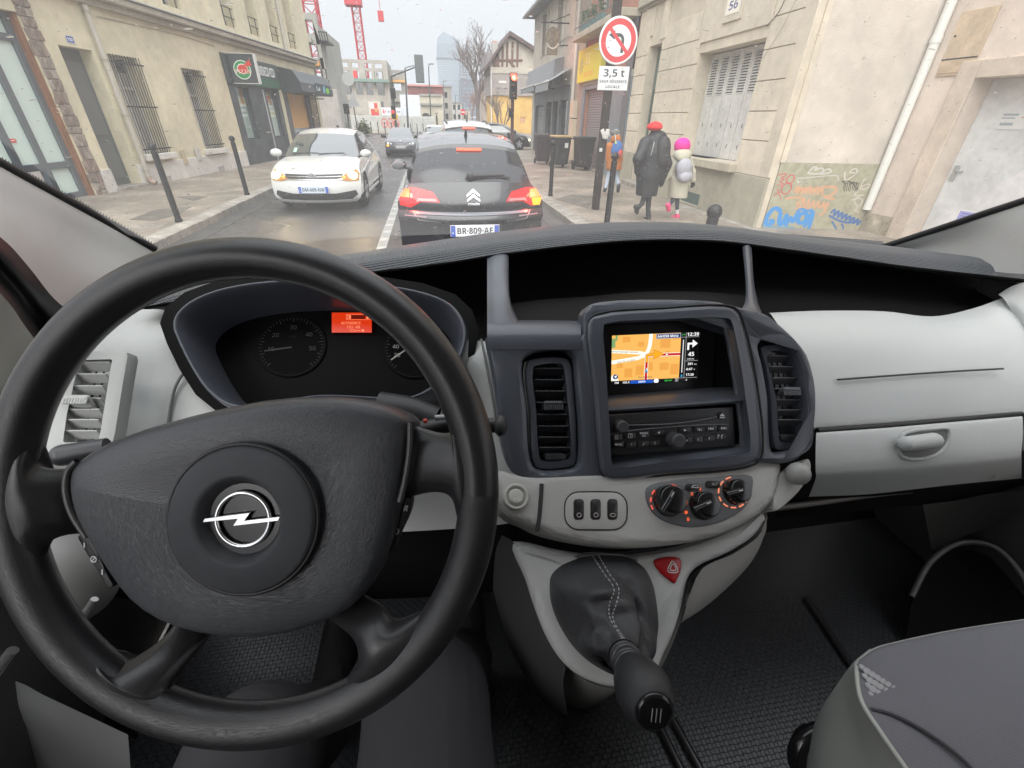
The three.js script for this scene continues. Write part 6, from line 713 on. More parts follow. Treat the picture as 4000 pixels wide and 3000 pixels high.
// ---------------------------------------------------------------- people on the right pavement, seen from behind
// prims: tapered limbs {a,b,ra,rb} and rounded masses {c,r:[x,y,z]}; blended to one surface
function flesh(prims, cell = 0.014, k = 0.03, rough = 0, hem = -1) {
  const bb = new THREE.Box3(); for (const p of prims) { if (p.c) { bb.expandByPoint(p.c.clone().sub(V(...p.r))); bb.expandByPoint(p.c.clone().add(V(...p.r))); } else for (const [q, r] of [[p.a, p.ra], [p.b, p.rb]]) { bb.expandByPoint(q.clone().subScalar(r)); bb.expandByPoint(q.clone().addScalar(r)); } }
  bb.expandByScalar(cell * 3 + rough); const c = bb.getCenter(V(0, 0, 0)), s = bb.getSize(V(0, 0, 0)), half = Math.max(s.x, s.y, s.z) / 2, res = Math.min(120, Math.ceil(half * 2 / cell)), mc = new MarchingCubes(res, new THREE.MeshStandardMaterial(), false, false, 120000); mc.isolation = 0;
  const P = V(0, 0, 0), ab = V(0, 0, 0), ap = V(0, 0, 0), hs = res / 2;
  for (let z = 0; z < res; z++) for (let y = 0; y < res; y++) for (let x = 0; x < res; x++) {
    P.set(c.x + (x - hs) / hs * half, c.y + (y - hs) / hs * half, c.z + (z - hs) / hs * half); let d = 1e3;
    if (P.x > bb.min.x && P.x < bb.max.x && P.z > bb.min.z && P.z < bb.max.z && P.y > bb.min.y && P.y < bb.max.y) for (const p of prims) {
      let q; if (p.c) { const u = Math.hypot((P.x - p.c.x) / p.r[0], (P.y - p.c.y) / p.r[1], (P.z - p.c.z) / p.r[2]); q = (u - 1) * Math.min(...p.r); } else { ab.copy(p.b).sub(p.a); ap.copy(P).sub(p.a); const t = clamp(ap.dot(ab) / ab.lengthSq()); q = ap.addScaledVector(ab, -t).length() - lerp(p.ra, p.rb, t); }
      const kk = p.k ?? k, h = clamp(0.5 + 0.5 * (d - q) / kk); d = lerp(d, q, h) - kk * h * (1 - h);
    }
    if (rough && d < 0.1) d += rough * (Math.sin(P.y * 62 + Math.sin(P.x * 23) * 2) * 0.5 + Math.sin(P.x * 37 + P.z * 29 + P.y * 11));
    if (hem > 0) d = Math.max(d, hem - P.y);
    mc.field[x + y * res + z * res * res] = -d;
  }
  mc.update(); const n = mc.count ?? 0, g = new THREE.BufferGeometry(); g.setAttribute('position', new THREE.BufferAttribute(mc.positionArray.slice(0, n * 3), 3)); g.setAttribute('normal', new THREE.BufferAttribute(mc.normalArray.slice(0, n * 3), 3));
  const q = g.attributes.position; for (let i = 0; i < q.count; i++) q.setXYZ(i, c.x + q.getX(i) * half, c.y + q.getY(i) * half, c.z + q.getZ(i) * half);
  g.deleteAttribute('normal'); const w = mergeVertices(g, 1e-4); w.computeVertexNormals(); return w;
}
const figure = zp => ({ q: (x, y, dz = 0) => onZ(x, y, zp + dz), m: Math.abs(onZ(2600, 700, zp).x - onZ(2601, 700, zp).x) });
const limb = (a, b, ra, rb, k) => ({ a, b, ra, rb, k }), mass = (c, x, y, z, k) => ({ c, r: [x, y, z], k });
const mSkin = M([0.5, 0.3, 0.22], 0.6), gloveOf = (c, dir, s) => { const o = [mass(c, s * 1.1, s * 1.5, s * 0.7, 0.004)], sd = V(-dir.y, dir.x, 0).normalize(); for (let i = 0; i < 4; i++) o.push(limb(c.clone().addScaledVector(sd, (i - 1.5) * s * 0.52).addScaledVector(dir, s), c.clone().addScaledVector(sd, (i - 1.5) * s * 0.6).addScaledVector(dir, s * (2.5 - Math.abs(i - 1.3) * 0.25)), s * 0.32, s * 0.24, 0.002)); o.push(limb(c.clone().addScaledVector(sd, s * 0.9), c.clone().addScaledVector(sd, s * 1.5).addScaledVector(dir, s * 1.1), s * 0.36, s * 0.28, 0.003)); return o; };
{ // woman in a long black coat and red beret
  const F = figure(-7.75), q = F.q, u = F.m, base = q(2520, 858); base.y = PAVE; const t = thing('person', 'person in long black padded coat and red beret', 'person', base, 'pedestrians walking away');
  part(t, 'body', flesh([mass(q(2560, 518), 17 * u, 22 * u, 18 * u), limb(q(2562, 535), q(2560, 600), 14 * u, 24 * u), limb(q(2560, 600), q(2535, 720), 24 * u, 20 * u), limb(q(2526, 740, 0.02), q(2508, 795, 0.05), 13 * u, 8 * u), limb(q(2508, 795, 0.05), q(2488, 818, 0.14), 8 * u, 7 * u), limb(q(2534, 740), q(2533, 800), 13 * u, 9 * u), limb(q(2533, 800), q(2531, 838), 9 * u, 8 * u), mass(q(2560, 522, -0.1), 4 * u, 5 * u, 6 * u)], 0.012, 0.02), M([0.035, 0.035, 0.04], 0.8));
  part(t, 'coat', flesh([mass(q(2563, 548), 34 * u, 24 * u, 30 * u), mass(q(2552, 605), 50 * u, 55 * u, 42 * u), mass(q(2545, 660), 52 * u, 60 * u, 42 * u), limb(q(2530, 690), q(2522, 746), 36 * u, 31 * u), mass(q(2570, 527), 28 * u, 14 * u, 24 * u), limb(q(2522, 560, 0.03), q(2494, 620, 0.1), 22 * u, 17 * u), limb(q(2494, 620, 0.1), q(2492, 668, 0.02), 17 * u, 13 * u), limb(q(2592, 566), q(2604, 640), 18 * u, 16 * u), limb(q(2607, 640), q(2586, 705), 16 * u, 11 * u), limb(q(2535, 690), q(2520, 800), 40 * u, 36 * u)], 0.013, 0.05, 0.0016, q(2520, 762).y), M([0.022, 0.023, 0.026], 0.55, { bumpMap: rep(grainTex, 10), bumpScale: 0.004 }));
  part(t, 'backpack', flesh([mass(q(2590, 585, 0.16), 26 * u, 42 * u, 20 * u), mass(q(2590, 620, 0.16), 25 * u, 30 * u, 22 * u)], 0.012, 0.03), M([0.03, 0.028, 0.03], 0.6)); part(t, 'strap', tube([q(2556, 555, 0.15), q(2550, 580, 0.18), q(2543, 607, 0.17)], 0.008, 6), M([0.35, 0.33, 0.32], 0.5));
  part(t, 'beret', flesh([mass(q(2557, 497), 26 * u, 12 * u, 27 * u), mass(q(2560, 489), 21 * u, 11 * u, 21 * u), limb(q(2560, 480), q(2561, 476), 2.5 * u, 2 * u)], 0.008, 0.02), M([0.7, 0.03, 0.03], 0.85, { bumpMap: rep(knitTex, 12), bumpScale: 0.001 }));
  for (const [a, b, c] of [[q(2490, 808, 0.16), q(2487, 826, 0.1), q(2481, 806, 0.2)], [q(2534, 832), q(2533, 852), q(2517, 853, -0.1)]]) part(t, 'boot', flesh([limb(a, b, 9 * u, 8 * u), limb(b, c, 8 * u, 6 * u), limb(b, b.clone().add(V(0, -0.02, 0.03)), 7 * u, 6 * u)], 0.007, 0.012), M([0.03, 0.03, 0.032], 0.4));
  part(t, 'hand', flesh(gloveOf(q(2584, 713), V(0.1, -1, 0).normalize(), 6 * u), 0.005, 0.004), M([0.04, 0.04, 0.045], 0.7)); part(t, 'hem', [limbTube(q(2495, 762), q(2548, 764), u)], M([0.3, 0.28, 0.27], 0.8));
}
function limbTube(a, b, u) { const c = a.clone().lerp(b, 0.5), r = a.distanceTo(b) / 2; return new THREE.TorusGeometry(r * 1.02, 2.2 * u, 6, 28).rotateX(Math.PI / 2).scale(1, 1, 0.8).translate(c.x, c.y, c.z); }
{ // girl in pink hat
  const F = figure(-7.85), q = F.q, u = F.m, base = q(2640, 855); base.y = PAVE; const t = thing('person', 'child in pink hat, pale green coat and grey backpack', 'person', base, 'pedestrians walking away'), coat = M([0.47, 0.45, 0.36], 0.8, { bumpMap: rep(grainTex, 9), bumpScale: 0.004 });
  part(t, 'body', flesh([mass(q(2665, 580), 21 * u, 25 * u, 22 * u), limb(q(2665, 600), q(2660, 660), 12 * u, 22 * u), limb(q(2660, 660), q(2648, 740), 22 * u, 20 * u), limb(q(2635, 745), q(2627, 785, 0.03), 10 * u, 7 * u), limb(q(2627, 785, 0.03), q(2614, 803, 0.12), 7 * u, 6 * u), limb(q(2648, 745), q(2645, 795), 10 * u, 7 * u), limb(q(2645, 795), q(2645, 832), 7 * u, 6 * u), mass(q(2666, 588, -0.09), 4 * u, 5 * u, 5 * u)], 0.01, 0.015), M([0.05, 0.05, 0.07], 0.8));
  part(t, 'coat', flesh([mass(q(2660, 640), 36 * u, 42 * u, 30 * u), mass(q(2655, 690), 34 * u, 44 * u, 30 * u), limb(q(2650, 710), q(2644, 752), 31 * u, 30 * u), limb(q(2636, 632), q(2612, 680), 17 * u, 14 * u), limb(q(2612, 680), q(2591, 706), 14 * u, 10 * u), limb(q(2690, 636), q(2704, 672), 15 * u, 12 * u), limb(q(2704, 672), q(2708, 703), 12 * u, 9 * u), limb(q(2652, 700), q(2644, 810), 34 * u, 34 * u)], 0.011, 0.03, 0.001, q(2644, 770).y), coat); part(t, 'hood', flesh([mass(q(2665, 606, 0.05), 32 * u, 22 * u, 26 * u), mass(q(2665, 616, 0.09), 24 * u, 14 * u, 18 * u)], 0.009, 0.02), coat);
  part(t, 'hat', flesh([mass(q(2665, 566), 27 * u, 23 * u, 27 * u), mass(q(2652, 577), 14 * u, 12 * u, 18 * u), mass(q(2680, 574), 13 * u, 12 * u, 18 * u)], 0.008, 0.02), M([0.85, 0.03, 0.32], 0.8, { bumpMap: rep(knitTex, 10), bumpScale: 0.002 }));
  const bp = part(t, 'backpack', flesh([mass(q(2672, 655, 0.17), 29 * u, 30 * u, 18 * u), mass(q(2674, 690, 0.17), 29 * u, 20 * u, 20 * u)], 0.009, 0.03), M([0.36, 0.36, 0.4], 0.7)); part(bp, 'pocket', flesh([mass(q(2676, 692, 0.25), 20 * u, 15 * u, 8 * u)], 0.007, 0.01), M([0.38, 0.38, 0.42], 0.7)); part(bp, 'strap', [tube([q(2648, 628, 0.12), q(2640, 645, 0.14), q(2640, 690, 0.12)], 0.006, 6), tube([q(2694, 628, 0.12), q(2704, 650, 0.14), q(2704, 690, 0.12)], 0.006, 6)], M([0.2, 0.2, 0.23], 0.7));
  for (const [a, b, c] of [[q(2612, 800, 0.14), q(2612, 818, 0.12), q(2606, 800, 0.2)], [q(2645, 836), q(2647, 846), q(2627, 848, -0.08)]]) { part(t, 'shoe', flesh([limb(a, b, 7 * u, 8 * u), limb(b, c, 8 * u, 6 * u)], 0.006, 0.01), M([0.85, 0.08, 0.22], 0.6)); } part(t, 'sock', rod(q(2645, 818), q(2645, 834), 7 * u, 7 * u, 10), M([0.6, 0.58, 0.56], 0.8));
  part(t, 'glove', flesh(gloveOf(q(2707, 716), V(-0.1, -1, 0).normalize(), 6 * u), 0.005, 0.004), M([0.02, 0.02, 0.022], 0.8)); part(t, 'glove', flesh(gloveOf(q(2586, 710), V(-0.5, -0.8, 0).normalize(), 5 * u), 0.005, 0.004), M([0.02, 0.02, 0.022], 0.8));
}
{ // child in an orange coat, ahead
  const F = figure(-10.7), q = F.q, u = F.m, base = q(2400, 752); base.y = PAVE; const t = thing('person', 'child in orange brown coat with blue backpack and jeans', 'person', base, 'pedestrians walking away');
  part(t, 'body', flesh([mass(q(2404, 528), 15 * u, 18 * u, 16 * u), limb(q(2402, 545), q(2398, 640), 14 * u, 17 * u), limb(q(2388, 650), q(2378, 690), 11 * u, 8 * u), limb(q(2378, 690), q(2366, 733, 0.05), 8 * u, 6 * u), limb(q(2404, 650), q(2408, 690), 11 * u, 8 * u), limb(q(2408, 690), q(2416, 722, 0.12), 8 * u, 7 * u), mass(q(2404, 533, -0.1), 3 * u, 4 * u, 5 * u)], 0.012, 0.02), M([0.4, 0.45, 0.54], 0.85));
  const oc = M([0.45, 0.16, 0.04], 0.8, { bumpMap: rep(grainTex, 9), bumpScale: 0.004 }); part(t, 'coat', flesh([mass(q(2400, 590), 27 * u, 36 * u, 25 * u), limb(q(2398, 610), q(2396, 645), 25 * u, 26 * u), limb(q(2380, 570), q(2375, 625), 11 * u, 9 * u), limb(q(2422, 570), q(2424, 625), 11 * u, 9 * u), limb(q(2398, 610), q(2396, 700), 26 * u, 29 * u)], 0.011, 0.03, 0.001, q(2396, 662).y), oc); part(t, 'hood', flesh([mass(q(2406, 545, 0.04), 18 * u, 17 * u, 18 * u)], 0.009, 0.02), oc); part(t, 'hair', flesh([mass(q(2402, 520), 16 * u, 11 * u, 17 * u)], 0.009, 0.02), M([0.16, 0.15, 0.14], 0.8));
  const bp = part(t, 'backpack', flesh([mass(q(2410, 585, 0.17), 20 * u, 28 * u, 14 * u)], 0.009, 0.02), M([0.06, 0.16, 0.42], 0.6)); part(bp, 'pocket', flesh([mass(q(2420, 598, 0.22), 9 * u, 14 * u, 9 * u)], 0.008, 0.01), M([0.6, 0.08, 0.07], 0.6)); part(bp, 'tag', rod(q(2405, 552, 0.26), q(2406, 562, 0.28), 0.014), M([0.6, 0.72, 0.1], 0.5)); part(bp, 'strap', tube([q(2402, 525, 0.1), q(2404, 540, 0.2), q(2406, 555, 0.24)], 0.01, 6), M([0.5, 0.5, 0.48], 0.6));
  for (const [a, b] of [[q(2417, 724, 0.14), q(2414, 746, 0.02)], [q(2364, 738, 0.05), q(2361, 745, -0.1)]]) part(t, 'shoe', flesh([limb(a, b, 7 * u, 6 * u)], 0.008, 0.01), M([0.07, 0.07, 0.08], 0.5));
}
// ---------------------------------------------------------------- the van's cabin
const across = (px, px0, z0) => z0 * (1 - 0.151 * (px0 - 2000) / FOCAL) / (1 - 0.151 * (px - 2000) / FOCAL);   // depth along a line square to the van
const cabPlane = (px, py, z, tilt = 0) => new Plane3([px, py, z], [px + 400, py, across(px + 400, px, z)], [px, py - 300, z + tilt]);
const A = l => l.map(q => at(...q));
const mPad = M([0.1, 0.106, 0.116], 0.45, { bumpMap: rep(weaveTex, 55), bumpScale: 0.003, side: THREE.DoubleSide });
const mSlate = M([0.072, 0.079, 0.096], 0.3, { bumpMap: rep(leatherTex, 9), bumpScale: 0.00007, side: THREE.DoubleSide });
const mGrey = M([0.52, 0.53, 0.52], 0.42, { bumpMap: rep(leatherTex, 8), bumpScale: 0.00012, side: THREE.DoubleSide });
const mTrimGrey = M([0.42, 0.42, 0.41], 0.6, { bumpMap: rep(grainTex, 30), bumpScale: 0.0004, side: THREE.DoubleSide });
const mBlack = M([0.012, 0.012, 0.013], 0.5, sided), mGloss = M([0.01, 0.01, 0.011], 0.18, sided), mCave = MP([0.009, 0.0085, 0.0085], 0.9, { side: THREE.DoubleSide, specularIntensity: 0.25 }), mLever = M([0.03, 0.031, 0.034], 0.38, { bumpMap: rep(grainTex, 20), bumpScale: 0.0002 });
const mHide = M([0.024, 0.024, 0.026], 0.3, { bumpMap: rep(leatherTex, 14), bumpScale: 0.00005 }), mHub = M([0.05, 0.053, 0.06], 0.36, { bumpMap: rep(leatherTex, 12), bumpScale: 0.0001 });
let screenRows = null;
const back = (p, f, d) => p.clone().add(V(0, -d, -f));          // further towards the nose, and down
// ---- shell: floor, bulkhead, doors, pillars, windscreen
const van = thing('van_cabin', 'interior shell of van with pillars, floor and windscreen', 'van', V(0.3, 0.62, -0.2));
{
  part(van, 'floor_mat', sheet([[V(-0.66, 0.62, 0.9), V(0.3, 0.62, 0.9), V(1.24, 0.62, 0.9)], [V(-0.66, 0.62, -0.3), V(0.3, 0.62, -0.3), V(1.24, 0.62, -0.3)], [V(-0.66, 0.62, -0.72), V(0.3, 0.62, -0.72), V(1.24, 0.62, -0.72)]], 2, 2), M([0.035, 0.037, 0.041], 0.34, { bumpMap: rep(studTex, 15), bumpScale: 0.0022, side: THREE.DoubleSide }));
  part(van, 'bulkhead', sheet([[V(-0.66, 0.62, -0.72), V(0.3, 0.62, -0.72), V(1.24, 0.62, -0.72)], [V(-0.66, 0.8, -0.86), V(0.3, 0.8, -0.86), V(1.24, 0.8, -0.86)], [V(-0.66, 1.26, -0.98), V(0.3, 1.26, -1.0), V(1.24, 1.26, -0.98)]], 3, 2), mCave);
  part(van, 'rear_bulkhead', box(-0.66, 1.24, 0.5, 1.75, 0.9, 0.93), mCave);
  part(van, 'roof_lining', sheet([[V(-0.62, 2.06, -0.3), V(0.3, 2.12, -0.42), V(1.24, 2.06, -0.3)], [V(-0.64, 2.1, 0.2), V(0.3, 2.18, 0.2), V(1.26, 2.1, 0.2)], [V(-0.66, 2.1, 0.92), V(0.3, 2.18, 0.92), V(1.28, 2.1, 0.92)]], 4, 4), mTrimGrey);
  for (const x of [-0.67, 1.27]) part(van, 'roof_rail', box(x - 0.03, x + 0.03, 1.98, 2.12, -0.3, 0.92), mTrimGrey);
  part(van, 'rear_wall', box(-0.69, 1.3, 0.5, 2.2, 0.935, 0.96), mTrimGrey);
  // rails on the floor
  for (const [a, b] of [[[2575, 2830], [2700, 3080]], [[3150, 2330], [3330, 2600]], [[2630, 2810], [2780, 3080]]]) { const p = onY(a[0], a[1], 0.63), q = onY(b[0], b[1], 0.63); part(van, 'floor_rail', rod(p, q, 0.0075, 0.0075, 8).translate(0, -0.003, 0), M([0.03, 0.03, 0.032], 0.25)); }
  // doors below the windows
  const door = (x, s) => { const d = part(van, 'door_panel', sheet([[V(x, 0.6, 0.9), V(x, 0.6, 0.1), V(x, 0.6, -0.75)], [V(x - s * 0.05, 0.85, 0.9), V(x - s * 0.05, 0.85, 0.1), V(x - s * 0.04, 0.85, -0.78)], [V(x, 1.2, 0.9), V(x, 1.2, 0.1), V(x, 1.24, -0.8)], [V(x, 1.3, 0.9), V(x, 1.3, 0.1), V(x + s * 0.02, 1.33, -0.82)]], 4, 4), M([0.07, 0.068, 0.066], 0.7, { side: THREE.DoubleSide, bumpMap: rep(leatherTex, 6), bumpScale: 0.0004 })); return d; };
  door(-0.68, -1); const dr = door(1.24, 1);
  part(dr, 'speaker_ring', tube([[3560, 2330, 0.98], [3640, 2190, 1.0], [3760, 2120, 1.0], [3880, 2135, 0.98], [3980, 2230, 0.94], [4060, 2400, 0.9]].map(q => at(...q)), 0.006, 8), M([0.1, 0.1, 0.098], 0.45)); part(dr, 'speaker_cover', sheet([A([[3540, 2500, 0.98], [3760, 2520, 0.97], [4060, 2560, 0.9]]), A([[3570, 2330, 1.0], [3790, 2300, 1.01], [4060, 2400, 0.93]]), A([[3660, 2190, 1.02], [3790, 2150, 1.03], [3960, 2220, 0.97]])], 4, 4), mCave);
  // pillars
  const s0 = [[600, 985, 0.868], [400, 870, 0.79], [200, 760, 0.71], [0, 650, 0.64], [-260, 505, 0.565]], s1 = [[560, 1080, 0.84], [350, 985, 0.75], [160, 870, 0.665], [-20, 765, 0.595], [-260, 640, 0.52]], s2 = [[330, 1260, 0.70], [215, 1170, 0.62], [110, 1040, 0.565], [0, 925, 0.52], [-220, 790, 0.465]], s3 = [[190, 1400, 0.64], [95, 1270, 0.58], [40, 1190, 0.54], [-60, 1090, 0.495], [-240, 960, 0.45]], s4 = [[90, 1500, 0.60], [30, 1400, 0.56], [-40, 1290, 0.52], [-120, 1190, 0.48], [-260, 1060, 0.44]];
  const pl = part(van, 'pillar_trim', sheet([A(s0), A(s1), A(s2)], 6, 5), mTrimGrey); part(pl, 'door_seal', sheet([A(s2), A(s2.map((q, i) => [lerp(q[0], s3[i][0], 0.35), lerp(q[1], s3[i][1], 0.35), q[2] - 0.012])), A(s2.map((q, i) => [lerp(q[0], s3[i][0], 0.65), lerp(q[1], s3[i][1], 0.65), q[2] + 0.004])), A(s3)], 5, 5), mBlack); part(pl, 'door_frame', sheet([A(s3), A(s4), A(s4.map(q => [q[0] - 60, q[1] + 90, q[2] - 0.03]))], 4, 4), M([0.3, 0.31, 0.29], 0.6, sided));
  part(pl, 'screen_seal', tube(A(s0.map(q => [q[0] + 6, q[1] - 10, q[2] + 0.004])), 0.0075, 8, 60), mBlack);
  const r0 = [[3400, 990, 1.18], [3650, 910, 1.06], [3830, 850, 0.97], [4000, 795, 0.9], [4280, 700, 0.8]], r1 = [[3500, 1000, 1.15], [3690, 960, 1.05], [3850, 930, 0.96], [4010, 900, 0.88], [4280, 830, 0.78]], r2 = [[3560, 1030, 1.1], [3720, 1050, 1.02], [3870, 1060, 0.93], [4020, 1070, 0.86], [4280, 1050, 0.77]];
  const pr = part(van, 'pillar_trim', sheet([A(r0), A(r1), A(r2)], 6, 5), mTrimGrey); part(pr, 'screen_seal', tube(A(r0.map(q => [q[0] - 4, q[1] - 8, q[2] + 0.004])), 0.0085, 8, 60), mBlack);
  // frit teeth along the left edge of the glass
  const teeth = []; const tc = new THREE.CatmullRomCurve3(A(s0.map(q => [q[0] + 12, q[1] - 22, q[2] + 0.012]))); for (let i = 0; i < 70; i++) { const p = tc.getPoint(i / 69); teeth.push(rod(p.clone().add(V(0, -0.004, 0)), p.clone().addScaledVector(camU, 0.0045), 0.0011, 0.0006, 4)); } part(pl, 'glass_frit', teeth, mBlack);
  // windscreen
  const bl = at(590, 985, 0.885), br = at(3440, 975, 1.19), bm = V(0.32, 1.36, -1.17), tl = V(-0.60, 2.06, -0.3), tr = V(1.22, 2.06, -0.3), tm = V(0.32, 2.1, -0.42);
  const glassRows = [[bl, bl.clone().lerp(bm, 0.5).add(V(0, 0, -0.05)), bm, br.clone().lerp(bm, 0.5).add(V(0, 0, -0.05)), br], [bl.clone().lerp(tl, 0.5), V(-0.15, 1.72, -0.75), V(0.32, 1.74, -0.82), V(0.8, 1.72, -0.75), br.clone().lerp(tr, 0.5)], [tl, V(-0.15, 2.09, -0.39), tm, V(0.8, 2.09, -0.39), tr]];
  const ws = part(van, 'windscreen', sheet(glassRows, 8, 8), MP([0.95, 0.97, 0.96], 0.26, { transmission: 1, thickness: 0, ior: 1.45, side: THREE.DoubleSide }));
  screenRows = glassRows;
  { // rain on the outside of the glass
    const rows = glassRows.map(r => new THREE.CatmullRomCurve3(r, false, 'catmullrom', 0.5)), P = (u, v) => new THREE.CatmullRomCurve3(rows.map(c => c.getPoint(u)), false, 'catmullrom', 0.5).getPoint(v), n = 3000, im = new THREE.InstancedMesh(new THREE.IcosahedronGeometry(1, 1), MP([1, 1, 1], 0.02, { transmission: 1, thickness: 0.002, ior: 1.33 }), n), m4 = new THREE.Matrix4(), q = new THREE.Quaternion();
    for (let i = 0; i < n; i++) { const u = rnd(), v = rnd() * 0.62, p = P(u, v), du = P(Math.min(1, u + 0.01), v).sub(p).normalize(), dv = P(u, v + 0.01).sub(p).normalize(), nn = du.clone().cross(dv).normalize(); if (nn.z > 0) nn.negate(); const r = 0.00032 + 0.0009 * rnd() ** 3, lg = rnd() < 0.2 ? rr(2, 5) : 1; q.setFromRotationMatrix(new THREE.Matrix4().makeBasis(du, dv, du.clone().cross(dv))); m4.compose(p.addScaledVector(nn, r * 0.3 + 0.0004), q, V(r * lg, r, r * 0.45)); im.setMatrixAt(i, m4); }
    im.name = 'raindrops'; im.userData.kind = 'stuff'; const w = worldOf(van); im.position.set(-w.x, -w.y, -w.z); van.add(im);
  }
  // wiper and scuttle outside, low on the right
  const w0 = onOut(3080, 926), w1 = onOut(3440, 956); part(van, 'wiper_arm', [rod(w0, w1, 0.008, 0.011, 8), rod(onOut(2990, 915), onOut(3400, 946), 0.005, 0.006, 6)], mBlack);
  part(van, 'scuttle', sheet([[V(-0.62, 1.24, -0.95), V(0.3, 1.24, -1.05), V(1.25, 1.24, -0.95)], [V(-0.62, 1.2, -1.2), V(0.3, 1.2, -1.3), V(1.25, 1.2, -1.2)]], 3, 4), M([0.05, 0.05, 0.052], 0.5, sided));
}
// the van's own nose outside, below the windscreen
{ const g = sheet([[V(-0.72, 1.22, -1.02), V(0.3, 1.24, -1.12), V(1.34, 1.22, -1.02)], [V(-0.78, 1.12, -1.4), V(0.3, 1.15, -1.52), V(1.4, 1.12, -1.4)], [V(-0.8, 0.85, -1.66), V(0.3, 0.88, -1.8), V(1.42, 0.85, -1.66)], [V(-0.82, 0.5, -1.74), V(0.3, 0.5, -1.88), V(1.44, 0.5, -1.74)], [V(-0.8, 0.28, -1.7), V(0.3, 0.28, -1.84), V(1.42, 0.28, -1.7)]], 4, 4); part(van, 'nose_panel', g, MP([0.25, 0.25, 0.25], 0.3, { side: THREE.DoubleSide, clearcoat: 0.6 })); for (const x of [-0.78, 1.4]) { const w = part(van, 'front_wing', sheet([[V(x, 1.22, -1.02), V(x, 1.14, -1.38), V(x, 0.85, -1.64), V(x, 0.4, -1.7)], [V(x, 0.5, -0.6), V(x, 0.5, -0.9), V(x, 0.45, -1.3), V(x, 0.3, -1.68)]], 4, 4), MP([0.25, 0.25, 0.25], 0.3, sided)); } }
function onOut(x, y) { return at(x, y, 1.3); }
